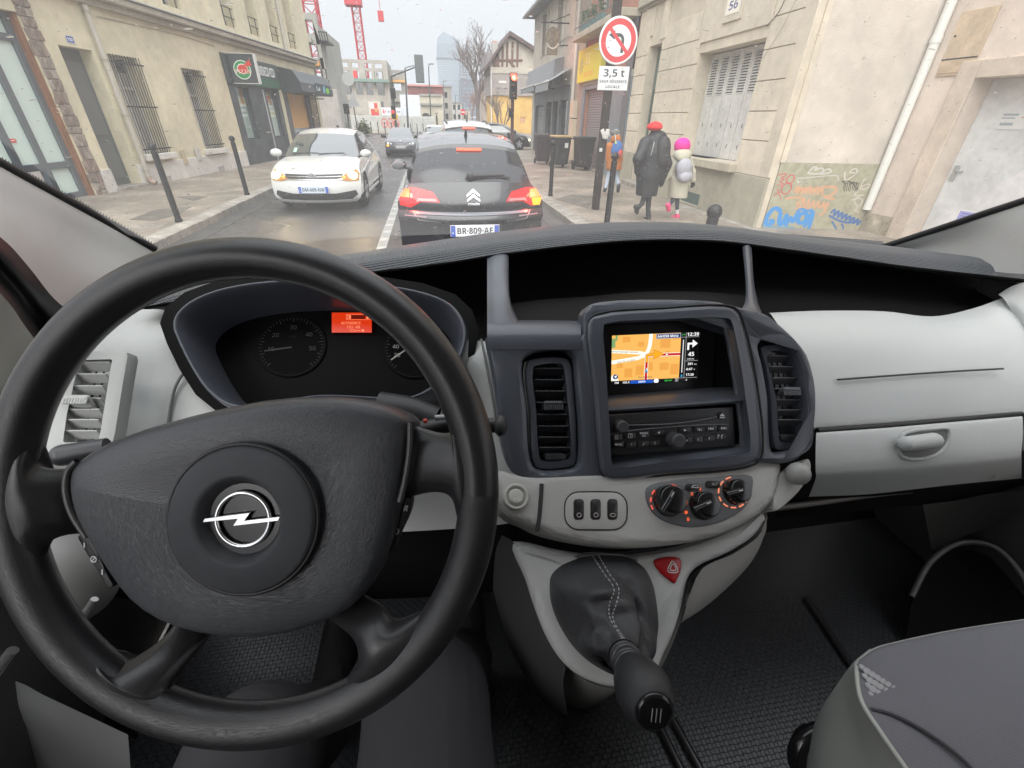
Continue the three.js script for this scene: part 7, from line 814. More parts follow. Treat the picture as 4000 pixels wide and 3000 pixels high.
// ---- dashboard
const dash = thing('dashboard', 'grey and charcoal van dashboard with vents, radio and glovebox', 'dashboard', V(0.3, 1.0, -0.75));
{
  // padded ledge under the windscreen
  const top = [[560, 1185, 0.70], [700, 1142, 0.735], [900, 1100, 0.765], [1150, 1052, 0.785], [1430, 1006, 0.80], [1700, 965, 0.825], [1950, 928, 0.85], [2200, 900, 0.875], [2450, 884, 0.895], [2680, 882, 0.91], [2880, 895, 0.925], [3080, 922, 0.94], [3300, 950, 0.955], [3550, 976, 0.965], [3800, 1008, 0.96], [4060, 1040, 0.94], [4300, 1068, 0.91]];
  const low = [[560, 1198, 0.685], [700, 1172, 0.715], [900, 1130, 0.745], [1150, 1090, 0.765], [1430, 1062, 0.78], [1700, 1030, 0.80], [1950, 992, 0.82], [2200, 960, 0.842], [2450, 938, 0.862], [2680, 934, 0.876], [2880, 946, 0.888], [3080, 973, 0.902], [3300, 1004, 0.915], [3550, 1040, 0.922], [3800, 1068, 0.92], [4060, 1096, 0.905], [4300, 1120, 0.88]];
  const T = A(top), Lw = A(low), mid = T.map((p, i) => p.clone().lerp(Lw[i], 0.5).addScaledVector(camF, -0.008));
  part(dash, 'padded_ledge', sheet([T.map(p => back(p, 0.26, 0.05)), T.map(p => back(p, 0.1, 0.012)), T.map(p => back(p, 0.02, 0.0)), T.map((p, i) => p.clone().lerp(mid[i], 0.35).addScaledVector(camF, -0.001)), mid, Lw], 4, 4), mPad);
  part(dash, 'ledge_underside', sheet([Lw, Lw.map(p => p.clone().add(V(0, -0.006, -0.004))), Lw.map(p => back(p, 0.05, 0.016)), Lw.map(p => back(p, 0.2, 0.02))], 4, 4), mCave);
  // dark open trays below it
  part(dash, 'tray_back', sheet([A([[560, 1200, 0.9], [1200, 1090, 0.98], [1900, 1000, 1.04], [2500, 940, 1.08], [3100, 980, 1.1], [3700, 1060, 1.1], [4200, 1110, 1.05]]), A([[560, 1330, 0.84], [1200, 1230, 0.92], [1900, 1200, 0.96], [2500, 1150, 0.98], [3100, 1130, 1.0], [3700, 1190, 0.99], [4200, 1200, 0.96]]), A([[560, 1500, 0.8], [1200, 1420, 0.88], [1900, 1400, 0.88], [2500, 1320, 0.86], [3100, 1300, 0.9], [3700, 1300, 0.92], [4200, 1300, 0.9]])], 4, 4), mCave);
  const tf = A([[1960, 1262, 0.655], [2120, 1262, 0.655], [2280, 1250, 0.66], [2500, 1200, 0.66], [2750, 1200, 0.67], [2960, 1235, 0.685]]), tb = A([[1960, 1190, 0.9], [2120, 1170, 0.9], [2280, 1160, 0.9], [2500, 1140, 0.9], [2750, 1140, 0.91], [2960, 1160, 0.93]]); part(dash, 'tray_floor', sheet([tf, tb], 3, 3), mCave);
  // light left-hand panel
  const cols = [[[60, 1380, 0.60], [300, 1290, 0.66], [480, 1225, 0.72], [620, 1208, 0.74], [800, 1250, 0.76], [1100, 1300, 0.78], [1500, 1310, 0.77], [1850, 1330, 0.74], [1990, 1340, 0.73]], [[50, 1480, 0.57], [280, 1380, 0.61], [480, 1320, 0.66], [640, 1330, 0.685], [800, 1400, 0.70], [1100, 1450, 0.72], [1500, 1470, 0.72], [1850, 1440, 0.70], [2010, 1430, 0.695]], [[40, 1600, 0.55], [250, 1550, 0.585], [460, 1550, 0.625], [600, 1560, 0.65], [820, 1600, 0.655], [1150, 1620, 0.68], [1500, 1620, 0.69], [1850, 1600, 0.68], [2020, 1600, 0.675]], [[40, 1800, 0.54], [220, 1800, 0.57], [430, 1800, 0.605], [620, 1800, 0.63], [850, 1800, 0.645], [1200, 1800, 0.66], [1500, 1800, 0.67], [1850, 1830, 0.66], [2020, 1850, 0.655]], [[60, 2080, 0.56], [220, 2080, 0.59], [430, 2080, 0.62], [620, 2080, 0.65], [850, 2080, 0.66], [1200, 2080, 0.68], [1500, 2080, 0.68], [1850, 2060, 0.67], [2020, 2040, 0.665]]];
  part(dash, 'driver_panel', sheet(cols.map(A), 6, 5), mGrey);
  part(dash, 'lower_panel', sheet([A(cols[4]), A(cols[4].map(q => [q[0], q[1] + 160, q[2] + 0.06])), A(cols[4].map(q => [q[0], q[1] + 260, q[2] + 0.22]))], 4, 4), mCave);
  part(dash, 'panel_seam', [tube(A([[735, 1432, 0.668], [690, 1500, 0.655], [668, 1580, 0.647], [656, 1660, 0.638]]), 0.0022, 6)], M([0.2, 0.2, 0.2], 0.6)); part(dash, 'panel_seam', [tube(A([[1880, 1325, 0.71], [1900, 1420, 0.69], [1925, 1560, 0.672], [1945, 1700, 0.664]]), 0.002, 6)], M([0.2, 0.2, 0.2], 0.6));
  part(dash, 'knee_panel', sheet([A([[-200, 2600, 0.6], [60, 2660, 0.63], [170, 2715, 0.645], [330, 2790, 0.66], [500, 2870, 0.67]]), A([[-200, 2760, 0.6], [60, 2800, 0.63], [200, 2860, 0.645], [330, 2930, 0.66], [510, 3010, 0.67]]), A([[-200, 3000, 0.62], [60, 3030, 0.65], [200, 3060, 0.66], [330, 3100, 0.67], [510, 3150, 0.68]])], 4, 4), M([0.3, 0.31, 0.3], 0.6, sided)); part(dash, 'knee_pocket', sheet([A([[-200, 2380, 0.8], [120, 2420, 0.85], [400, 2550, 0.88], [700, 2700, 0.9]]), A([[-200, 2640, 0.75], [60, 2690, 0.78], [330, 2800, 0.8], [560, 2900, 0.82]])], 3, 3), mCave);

  // ---- vents
  function vent(P, frame, open, rows, m, mS, tabRow, label) {
    const v = part(dash, 'air_vent', P.plate(frame, { holes: [open], depth: 0.02, bevel: 0.003, off: 0.004 }), m); const xs = open.map(p => p[0]), ys = open.map(p => p[1]);
    part(v, 'duct', P.plate(frame.map(([x, y]) => [lerp(x, (Math.min(...xs) + Math.max(...xs)) / 2, 0.1), lerp(y, (Math.min(...ys) + Math.max(...ys)) / 2, 0.03)]), { depth: 0.004, bevel: 0, off: -0.055 }), mBlack);
    for (const [y, x0, x1] of rows) { const a = P.px(x0, y, -0.006), b = P.px(x1, y, -0.006), d = b.clone().sub(a), L = d.length(), c = a.clone().lerp(b, 0.5), e1 = d.normalize(), up = P.e2.clone().applyAxisAngle(e1, 0.95), nn = e1.clone().cross(up), g = new RoundedBoxGeometry(L, 0.017, 0.0022, 2, 0.001); part(v, 'slat', put(g, mat4(e1, up, nn, c)), mS); if (y === tabRow) { const t = part(v, 'thumb_tab', put(new RoundedBoxGeometry(L * 0.62, 0.02, 0.007, 2, 0.003), mat4(e1, up, nn, c.clone().addScaledVector(P.n, 0.008))), mS); for (let i = 0; i < 9; i++) part(v, 'tab_rib', rod(c.clone().addScaledVector(e1, (i / 8 - 0.5) * L * 0.55).addScaledVector(P.n, 0.017).addScaledVector(P.e2, -0.005), c.clone().addScaledVector(e1, (i / 8 - 0.5) * L * 0.55).addScaledVector(P.n, 0.0155).addScaledVector(P.e2, 0.002), 0.0017, 0.0017, 5), mS); } }
    for (let i = 1; i < 5; i++) { const y0 = Math.min(...ys) + 20, y1 = Math.max(...ys) - 20, x = lerp(rows[0][1], rows[0][2], i / 5), x2 = lerp(rows[rows.length - 1][1], rows[rows.length - 1][2], i / 5); part(v, 'vane', rod(P.px(x, y0, -0.03), P.px(x2, y1, -0.03), 0.0016, 0.0016, 4), mBlack); }
    return v;
  }
  const lv = [[301, 1406], [330, 1398], [435, 1394], [449, 1402], [440, 1450], [402, 1690], [392, 1726], [375, 1734], [248, 1738], [235, 1728], [250, 1620], [280, 1490]];
  vent(cabPlane(360, 1560, 0.573, 0.02), [[285, 1382], [320, 1372], [470, 1366], [494, 1375], [499, 1392], [480, 1500], [450, 1690], [440, 1730], [380, 1760], [190, 1790], [150, 1770], [185, 1600], [240, 1450]], lv, [[1432, 296, 442], [1478, 278, 428], [1524, 264, 414], [1572, 256, 408], [1615, 244, 402], [1655, 240, 398], [1698, 234, 394]], M([0.42, 0.43, 0.42], 0.5), M([0.46, 0.47, 0.46], 0.5), 1572);

  // ---- instrument pod
  const Pi = cabPlane(1240, 1330, 0.60, 0.03), pod = [[670, 1270], [690, 1215], [760, 1162], [880, 1120], [1050, 1095], [1250, 1090], [1450, 1105], [1620, 1130], [1740, 1170], [1800, 1225], [1826, 1300], [1806, 1390], [1750, 1470], [1660, 1540], [1560, 1562], [1400, 1554], [1250, 1550], [1120, 1568], [980, 1592], [880, 1582], [800, 1520], [740, 1430], [695, 1340]];
  const rg = (k, off, dy = 0) => pod.map(([x, y]) => { const [u, v] = Pi.to2(lerp(1240, x, k), lerp(1340, y, k > 0.97 ? k : k - 0.015) + dy); return Pi.P(u, v, off); });
  const ic = part(dash, 'instrument_pod', rings([rg(1.03, -0.12), rg(1.015, -0.03), rg(1.0, -0.006), rg(0.985, 0.0), rg(0.968, -0.003), rg(0.945, -0.02), rg(0.93, -0.06), rg(0.92, -0.085)], 4, 3), mSlate);
  part(ic, 'dial_plate', Pi.plate(pod.map(([x, y]) => [lerp(1240, x, 1.08), lerp(1335, y, 1.12)]), { depth: 0.004, bevel: 0, off: -0.086 }), MP([0.0045, 0.0045, 0.0048], 0.5, { specularIntensity: 0.12 }));
  const dial = (cx, cy, r, fn) => part(ic, 'gauge', put(new THREE.CircleGeometry(r / FOCAL * 0.685, 48), Pi.m(...Pi.to2(cx, cy, -0.083), -0.083)), MP(0xffffff, 0.6, { specularIntensity: 0.1, map: canvasTex(256, 256, (c) => { c.fillStyle = '#0b0b0c'; c.fillRect(0, 0, 256, 256); c.strokeStyle = '#1b1b1d'; c.lineWidth = 4; c.beginPath(); c.arc(128, 128, 122, 0, 7); c.stroke(); c.translate(128, 128); c.strokeStyle = '#46464a'; c.lineWidth = 3; for (let i = 0; i <= 40; i++) { const a = rad(135 + i * 6.75), q = i % 4 ? 110 : 102; c.beginPath(); c.moveTo(Math.cos(a) * q, Math.sin(a) * q); c.lineTo(Math.cos(a) * 118, Math.sin(a) * 118); c.stroke(); } fn(c); }) }));
  const nums = (c, l, col) => { c.fillStyle = col; c.font = '24px sans-serif'; c.textAlign = 'center'; for (const [t, a] of l) c.fillText(t, Math.cos(rad(a)) * 78, Math.sin(rad(a)) * 78 + 9); };
  dial(1140, 1350, 125, c => { nums(c, [['10', 170], ['20', 215], ['30', 270], ['40', 322], ['50', 8]], '#5b5b60'); c.fillStyle = '#3c3c40'; c.font = '12px sans-serif'; c.fillText('x100', 0, -34); c.strokeStyle = '#4a4a4e'; c.lineWidth = 6; c.beginPath(); c.moveTo(0, 6); c.lineTo(-100, 22); c.stroke(); });
  dial(1622, 1360, 125, c => { nums(c, [['20', 158], ['40', 186], ['60', 214], ['80', 242], ['100', 270], ['120', 300], ['140', 330]], '#a9a9ad'); c.strokeStyle = '#b9b5ae'; c.lineWidth = 5; c.beginPath(); c.moveTo(-96, 50); c.lineTo(-24, -4); c.stroke(); });
  part(ic, 'trip_display', Pi.face(1296, 1221, 1452, 1299, -0.08), M([0, 0, 0], 0.3, { emissive: new THREE.Color(1, 1, 1), emissiveIntensity: 0.42, emissiveMap: canvasTex(256, 128, (c, w, h) => { const g = c.createLinearGradient(0, 0, w, 0); c.fillStyle = '#c8300a'; c.fillRect(0, 0, w, h); c.strokeStyle = '#ff9a70'; c.fillStyle = '#ff9a70'; c.lineWidth = 2; c.strokeRect(92, 12, 154, 34); c.strokeRect(98, 18, 10, 22); c.fillRect(112, 18, 8, 22); c.fillStyle = '#5a1004'; c.fillRect(124, 16, 90, 26); c.fillStyle = '#ff9a70'; c.fillRect(222, 20, 14, 20); c.font = '24px monospace'; c.textAlign = 'center'; c.fillText('AUTONOMIE', 122, 76); c.fillText('193 KM', 136, 102); c.strokeRect(116, 110, 30, 11); c.fillRect(150, 115, 34, 3); c.fillRect(192, 108, 12, 14); }) }));

  // ---- centre console
  const Pc = cabPlane(2600, 1500, 0.625), out = [[1903, 1316], [1903, 1330], [1935, 1500], [1950, 1646], [1972, 1780], [2000, 1845], [2050, 1882], [2120, 1893], [2250, 1890], [2364, 1875], [2600, 1853], [2828, 1830], [2961, 1808], [3060, 1815], [3130, 1790], [3172, 1735], [3190, 1640], [3194, 1560], [3187, 1482], [3158, 1384], [3114, 1326], [3055, 1270], [3008, 1232], [2960, 1212], [2920, 1204], [2860, 1190], [2800, 1176], [2600, 1167], [2350, 1177], [2300, 1195], [2284, 1225], [2280, 1300], [2262, 1316], [2150, 1322], [2060, 1320], [1990, 1316], [1945, 1316]];
  const hl = smooth([[2045, 1412], [2075, 1386], [2150, 1368], [2215, 1369], [2242, 1390], [2255, 1500], [2270, 1770], [2256, 1828], [2200, 1843], [2100, 1838], [2075, 1800], [2060, 1600]], 4), hr = smooth([[2968, 1352], [2982, 1332], [3075, 1328], [3100, 1352], [3132, 1430], [3155, 1560], [3162, 1690], [3150, 1742], [3100, 1762], [3026, 1770], [3013, 1720], [3006, 1560], [2985, 1430]], 4);
  const inner = [[2345, 1268], [2362, 1250], [2600, 1233], [2846, 1229], [2866, 1244], [2890, 1330], [2926, 1560], [2943, 1748], [2926, 1780], [2650, 1812], [2402, 1838], [2380, 1824], [2370, 1700], [2355, 1450]], outer = [[2300, 1268], [2326, 1234], [2600, 1206], [2838, 1197], [2880, 1216], [2904, 1270], [2950, 1480], [2976, 1740], [2962, 1796], [2900, 1824], [2600, 1852], [2392, 1872], [2356, 1850], [2344, 1800], [2320, 1500]];
  const grow = (l, k) => l.map(([x, y]) => [lerp(2640, x, k), lerp(1530, y, k)]);
  const face = part(dash, 'centre_console', Pc.plate(smooth(out, 3), { holes: [hl, hr, grow(inner, 1.02)], depth: 0.03, bevel: 0.007, off: 0, seg: 4 }), mSlate);
  part(dash, 'console_bezel', Pc.plate(smooth(outer, 3), { holes: [smooth(inner, 3)], depth: 0.02, bevel: 0.005, off: 0.0065, seg: 3 }), mSlate);
  part(dash, 'console_groove', tube(smooth(grow(outer, 1.012), 3).map(([x, y]) => Pc.px(x, y, 0.0)), 0.0016, 5, 200, true), mBlack);
  const shl = (y, z) => A([1903, 1960, 2040, 2120, 2200, 2270].map(x => [x, y, across(x, 2150, z)])); part(dash, 'console_shoulder', sheet([shl(1250, 0.70), shl(1254, 0.655), shl(1266, 0.622), shl(1292, 0.604), shl(1330, 0.5985), shl(1365, 0.5990)], 4, 3), mSlate);
  part(dash, 'console_arm', sheet([A([[1903, 1310, 0.604], [1950, 1305, 0.602], [2000, 1296, 0.606], [2050, 1285, 0.612]]), A([[1903, 1250, 0.622], [1945, 1242, 0.616], [1992, 1228, 0.626], [2022, 1246, 0.64]]), A([[1903, 1170, 0.665], [1940, 1165, 0.655], [1985, 1150, 0.668], [1992, 1165, 0.70]]), A([[1903, 1090, 0.745], [1940, 1085, 0.735], [1982, 1080, 0.748], [1988, 1085, 0.79]]), A([[1903, 985, 0.845], [1940, 980, 0.835], [1982, 975, 0.846], [1988, 980, 0.88]])], 4, 4), mSlate); part(dash, 'console_arm', sheet([A([[2895, 1236, 0.664], [2930, 1246, 0.662], [2965, 1252, 0.666], [2985, 1258, 0.672]]), A([[2898, 1208, 0.668], [2930, 1210, 0.66], [2955, 1210, 0.664], [2975, 1220, 0.676]]), A([[2912, 1170, 0.715], [2926, 1168, 0.705], [2944, 1170, 0.708], [2960, 1180, 0.725]]), A([[2912, 1090, 0.79], [2922, 1088, 0.78], [2934, 1088, 0.782], [2944, 1094, 0.80]]), A([[2900, 960, 0.90], [2912, 958, 0.89], [2924, 958, 0.89], [2936, 964, 0.905]])], 4, 4), mSlate);
  const mv = M([0.03, 0.032, 0.036], 0.42), row = (ys, xa, xb, ya, yb) => ys.map(y => [y, lerp(xa[0], xb[0], (y - ya) / (yb - ya)), lerp(xa[1], xb[1], (y - ya) / (yb - ya))]);
  const Pv = cabPlane(2150, 1600, across(2150, 2600, 0.625) + 0.016), vl = smooth([[2075, 1432], [2100, 1418], [2190, 1412], [2208, 1428], [2225, 1560], [2238, 1780], [2225, 1800], [2110, 1806], [2098, 1780], [2086, 1600]], 3);
  const v1 = vent(Pv, smooth([[2058, 1415], [2085, 1402], [2190, 1396], [2224, 1408], [2240, 1500], [2254, 1770], [2246, 1815], [2220, 1826], [2110, 1832], [2086, 1815], [2070, 1620]], 4), vl, row([1452, 1496, 1540, 1584, 1630, 1675, 1718, 1758], [2080, 2200], [2104, 2228], 1440, 1770), mSlate, mv, 1584);
  part(v1, 'vent_wheel', Pv.plate(roundRect(2128, 1772, 2212, 1800, 12), { depth: 0.012, bevel: 0.003, off: 0.004 }), mLever);
  const Pw2 = cabPlane(3060, 1550, across(3060, 2600, 0.625) + 0.016), vr = smooth([[2992, 1372], [3075, 1368], [3092, 1384], [3118, 1450], [3140, 1570], [3148, 1700], [3135, 1722], [3045, 1732], [3035, 1700], [3026, 1560]], 3);
  const v2 = vent(Pw2, smooth([[2974, 1362], [2986, 1350], [3078, 1345], [3104, 1364], [3128, 1440], [3152, 1565], [3160, 1700], [3146, 1738], [3100, 1752], [3040, 1758], [3024, 1730], [3012, 1560], [2992, 1430]], 4), vr, row([1402, 1444, 1488, 1530, 1572, 1612, 1650], [2990, 3092], [3028, 3142], 1402, 1660), mSlate, M([0.1, 0.1, 0.11], 0.4), 1530);
  part(v2, 'vent_wheel', Pw2.plate(roundRect(3052, 1698, 3115, 1722, 10), { depth: 0.012, bevel: 0.003, off: 0.004 }), mLever);

  // navigation screen set back in the console
  const Pn = cabPlane(2560, 1400, 0.685, -0.012), nav = part(dash, 'navigation_unit', Pn.plate([[2335, 1240], [2875, 1215], [2890, 1530], [2340, 1560]], { depth: 0.01, bevel: 0, off: -0.004 }), mBlack);
  part(nav, 'screen_frame', Pn.plate([[2352, 1268], [2800, 1246], [2786, 1522], [2356, 1546]], { holes: [[[2385, 1306], [2740, 1290], [2728, 1493], [2381, 1509]]], depth: 0.008, bevel: 0.002, off: 0.006 }), M([0.016, 0.016, 0.018], 0.35)); part(nav, 'card_slot', Pn.plate(roundRect(2752, 1370, 2760, 1440, 3), { depth: 0.003, bevel: 0, off: 0.0075 }), mBlack);
  part(nav, 'screen', Pn.quad([[2387, 1503], [2722, 1487], [2734, 1296], [2391, 1311]], 0.0005), M([0, 0, 0], 0.25, { emissive: new THREE.Color(1, 1, 1), emissiveIntensity: 0.4, emissiveMap: canvasTex(1024, 600, (c, w, h) => {
    c.fillStyle = '#0a0a0c'; c.fillRect(0, 0, w, h); c.save(); c.beginPath(); c.rect(0, 0, 800, 556); c.clip(); c.fillStyle = '#f2b45c'; c.fillRect(0, 0, 800, 556); c.fillStyle = '#e3a04a'; for (const [x, y, a, b] of [[120, 20, 90, 70], [300, 90, 70, 60], [560, 70, 120, 110], [700, 20, 90, 60], [150, 410, 90, 110], [280, 380, 90, 120], [420, 350, 60, 100], [560, 360, 110, 90], [690, 380, 100, 130], [60, 340, 70, 60], [620, 220, 60, 50]]) c.fillRect(x, y, a, b);
    c.fillStyle = '#7da36a'; c.fillRect(0, 60, 40, 90); c.fillRect(0, 40, 60, 26); c.fillRect(40, 0, 24, 60); c.strokeStyle = '#fbf7ea'; c.lineCap = 'butt'; c.lineJoin = 'round'; c.lineWidth = 40; c.beginPath(); c.moveTo(0, 192); c.lineTo(330, 226); c.lineTo(400, 250); c.stroke(); c.lineWidth = 46; c.beginPath(); c.moveTo(0, 328); c.lineTo(300, 290); c.lineTo(400, 250); c.stroke(); c.lineWidth = 44; c.beginPath(); c.moveTo(448, 0); c.lineTo(440, 110); c.quadraticCurveTo(430, 200, 390, 250); c.stroke(); c.lineWidth = 64; c.beginPath(); c.moveTo(0, 500); c.lineTo(90, 600); c.stroke();
    c.strokeStyle = '#f5efe2'; c.lineWidth = 42; c.beginPath(); c.moveTo(404, 560); c.lineTo(404, 262); c.lineTo(800, 262); c.stroke(); c.strokeStyle = '#c2160f'; c.lineWidth = 28; c.beginPath(); c.moveTo(404, 560); c.lineTo(404, 262); c.lineTo(800, 262); c.stroke(); c.fillStyle = '#fff'; c.beginPath(); c.moveTo(630, 252); c.lineTo(660, 262); c.lineTo(630, 274); c.fill();
    c.fillStyle = '#f7a81e'; c.strokeStyle = '#7a4a10'; c.lineWidth = 3; c.beginPath(); for (const [x, y] of [[392, 350], [392, 262], [414, 240], [486, 240], [486, 196], [610, 254], [486, 312], [486, 270], [420, 270], [420, 350]]) c.lineTo(x, y); c.closePath(); c.fill(); c.stroke(); c.fillStyle = '#2f8fb8'; c.beginPath(); c.moveTo(388, 470); c.lineTo(404, 410); c.lineTo(424, 470); c.fill(); c.fillStyle = '#e8f2f5'; c.beginPath(); c.moveTo(404, 410); c.lineTo(424, 440); c.lineTo(410, 448); c.fill();
    c.fillStyle = '#3a3a38'; c.font = '30px sans-serif'; c.save(); c.translate(0, 196); c.rotate(0.085); c.fillText('venue Georges Gosnat', -4, 6); c.restore(); c.save(); c.translate(66, 334); c.rotate(-0.12); c.fillText('Rue De La Gare', 0, 6); c.restore(); c.fillText('Rue Moliere', 314, 536);
    c.fillStyle = '#1c2f63'; c.fillRect(508, 4, 292, 62); c.strokeStyle = '#fff'; c.lineWidth = 3; c.strokeRect(512, 8, 284, 54); c.fillStyle = '#fff'; c.font = 'bold 42px sans-serif'; c.fillText('A4/E50 Metz', 522, 50, 264); c.fillStyle = '#1f3f77'; c.beginPath(); c.arc(48, 506, 30, 0, 7); c.fill(); c.fillStyle = '#fff'; c.beginPath(); c.moveTo(66, 484); c.lineTo(28, 506); c.lineTo(46, 510); c.lineTo(52, 530); c.fill(); c.restore();
    c.fillStyle = '#0a0a0c'; c.fillRect(800, 0, 224, 600); c.fillRect(0, 556, 1024, 44); c.strokeStyle = '#e8e8e8'; c.lineWidth = 3; c.beginPath(); c.moveTo(862, 0); c.lineTo(862, 556); c.moveTo(800, 58); c.lineTo(1024, 58); c.moveTo(862, 350); c.lineTo(1024, 350); c.moveTo(800, 556); c.lineTo(1024, 556); c.stroke(); c.fillStyle = '#d9d9d9'; c.fillRect(826, 90, 12, 400); c.fillStyle = '#30a8d8'; c.beginPath(); c.moveTo(818, 540); c.lineTo(832, 508); c.lineTo(846, 540); c.fill(); c.strokeStyle = '#3fbf5a'; c.lineWidth = 7; c.beginPath(); c.arc(832, 40, 18, 3.4, 6); c.stroke();
    c.fillStyle = '#fff'; c.font = 'bold 58px sans-serif'; c.fillText('12:39', 872, 46, 148); c.strokeStyle = '#fff'; c.lineWidth = 22; c.beginPath(); c.moveTo(894, 216); c.lineTo(894, 140); c.lineTo(950, 140); c.stroke(); c.beginPath(); c.moveTo(944, 92); c.lineTo(1006, 140); c.lineTo(944, 190); c.fill(); c.font = 'bold 68px sans-serif'; c.fillText('45', 898, 292); c.font = '28px sans-serif'; c.fillText('mètres', 886, 336); c.font = 'bold 40px sans-serif'; c.fillText('391', 898, 402); c.font = '24px sans-serif'; c.fillText('km', 976, 402); c.font = 'bold 40px sans-serif'; c.fillText('4:47', 882, 466); c.font = '24px sans-serif'; c.fillText('h', 976, 466); c.font = 'bold 40px sans-serif'; c.fillText('17:26', 882, 534);
    c.font = 'bold 34px sans-serif'; c.fillText('FM', 40, 592); c.fillText('105.5', 130, 592); c.fillStyle = '#1d56b8'; c.fillRect(224, 560, 270, 40); c.fillStyle = '#fff'; c.fillText('INFO', 318, 592); c.beginPath(); c.arc(530, 578, 18, 0, 7); c.stroke(); c.font = 'bold 26px sans-serif'; c.fillText('3', 522, 588); c.fillStyle = '#35d84a'; c.fillText('RDS-AF', 630, 590); c.fillStyle = '#fff'; c.strokeStyle = '#fff'; c.lineWidth = 3; c.strokeRect(760, 562, 32, 32); c.fillText('T', 768, 590); c.fillText('-2', 880, 592);
  }) }));
  // inner walls, the shelf under the screen and the tray under the radio
  const wallOf = (l) => sheet([l.map(([x, y]) => Pc.px(x, y, -0.002)), l.map(([x, y]) => Pc.px(x, y, -0.075))], 2, 2); const sm = smooth(inner, 3); part(dash, 'console_niche', wallOf([...sm, sm[0]]), mSlate);
  part(dash, 'screen_shelf', sheet([A([[2350, 1541, 0.682], [2560, 1528, 0.689], [2800, 1513, 0.697], [2880, 1512, 0.70]]), A([[2358, 1560, 0.655], [2580, 1546, 0.662], [2840, 1530, 0.671], [2890, 1528, 0.673]]), A([[2362, 1598, 0.632], [2600, 1582, 0.639], [2866, 1562, 0.647], [2905, 1560, 0.65]]), A([[2364, 1612, 0.634], [2600, 1596, 0.641], [2868, 1576, 0.649], [2905, 1574, 0.65]])], 4, 4), mSlate);
  part(dash, 'radio_tray', sheet([A([[2368, 1775, 0.65], [2600, 1757, 0.656], [2868, 1735, 0.664], [2930, 1730, 0.666]]), A([[2378, 1812, 0.633], [2640, 1786, 0.64], [2900, 1762, 0.648], [2938, 1758, 0.649]]), A([[2388, 1838, 0.622], [2660, 1812, 0.628], [2925, 1782, 0.636], [2950, 1776, 0.637]])], 4, 4), mSlate);
  // radio
  const Pr = cabPlane(2620, 1700, 0.637, -0.004), radio = part(dash, 'car_radio', Pr.plate([[2370, 1622], [2866, 1588], [2876, 1742], [2380, 1782]], { depth: 0.03, bevel: 0.003, off: 0 }), M([0.018, 0.018, 0.02], 0.45));
  part(radio, 'disc_slot', Pr.plate([[2450, 1652], [2795, 1624], [2796, 1629], [2700, 1642], [2452, 1658]], { depth: 0.0015, bevel: 0, off: 0.001 }), mBlack); part(radio, 'slot_lip', tube([[2440, 1662], [2620, 1656], [2720, 1644], [2800, 1629]].map(([x, y]) => Pr.px(x, y, 0.001)), 0.0012, 5), M([0.09, 0.09, 0.1], 0.4)); part(radio, 'seam', tube([[2382, 1697], [2440, 1686], [2620, 1668], [2760, 1660], [2846, 1658]].map(([x, y]) => Pr.px(x, y, 0.0005)), 0.0011, 5), M([0.1, 0.1, 0.11], 0.4));
  for (const [x, y, r, d, nm] of [[2418, 1663, 25, 0.016, 'power_knob'], [2627, 1716, 31, 0.02, 'volume_knob']]) { const g = []; const c = Pr.px(x, y, 0), R = r / FOCAL * 0.62; part(radio, nm, put(new THREE.LatheGeometry([[R, 0], [R, d * 0.8], [R * 0.9, d * 0.96], [R * 0.7, d], [0, d * 0.98]].map(q => new THREE.Vector2(...q)), 28).rotateX(Math.PI / 2), mat4(Pr.e1, Pr.e2, Pr.n, c)), M([0.05, 0.05, 0.054], 0.4)); }
  const bt = [[2409, 1708, '▤'], [2462, 1702, 'T'], [2515, 1698, 'RADIO/CD'], [2573, 1690, '◀'], [2676, 1681, '▶'], [2733, 1678, 'TEL'], [2779, 1675, '|◀◀'], [2826, 1673, '▶▶|'], [2417, 1736, 'MEM.'], [2465, 1737, '1'], [2513, 1735, '2'], [2557, 1732, '3'], [2683, 1721, '4'], [2726, 1717, '5'], [2770, 1712, '6'], [2813, 1705, '⑂']];
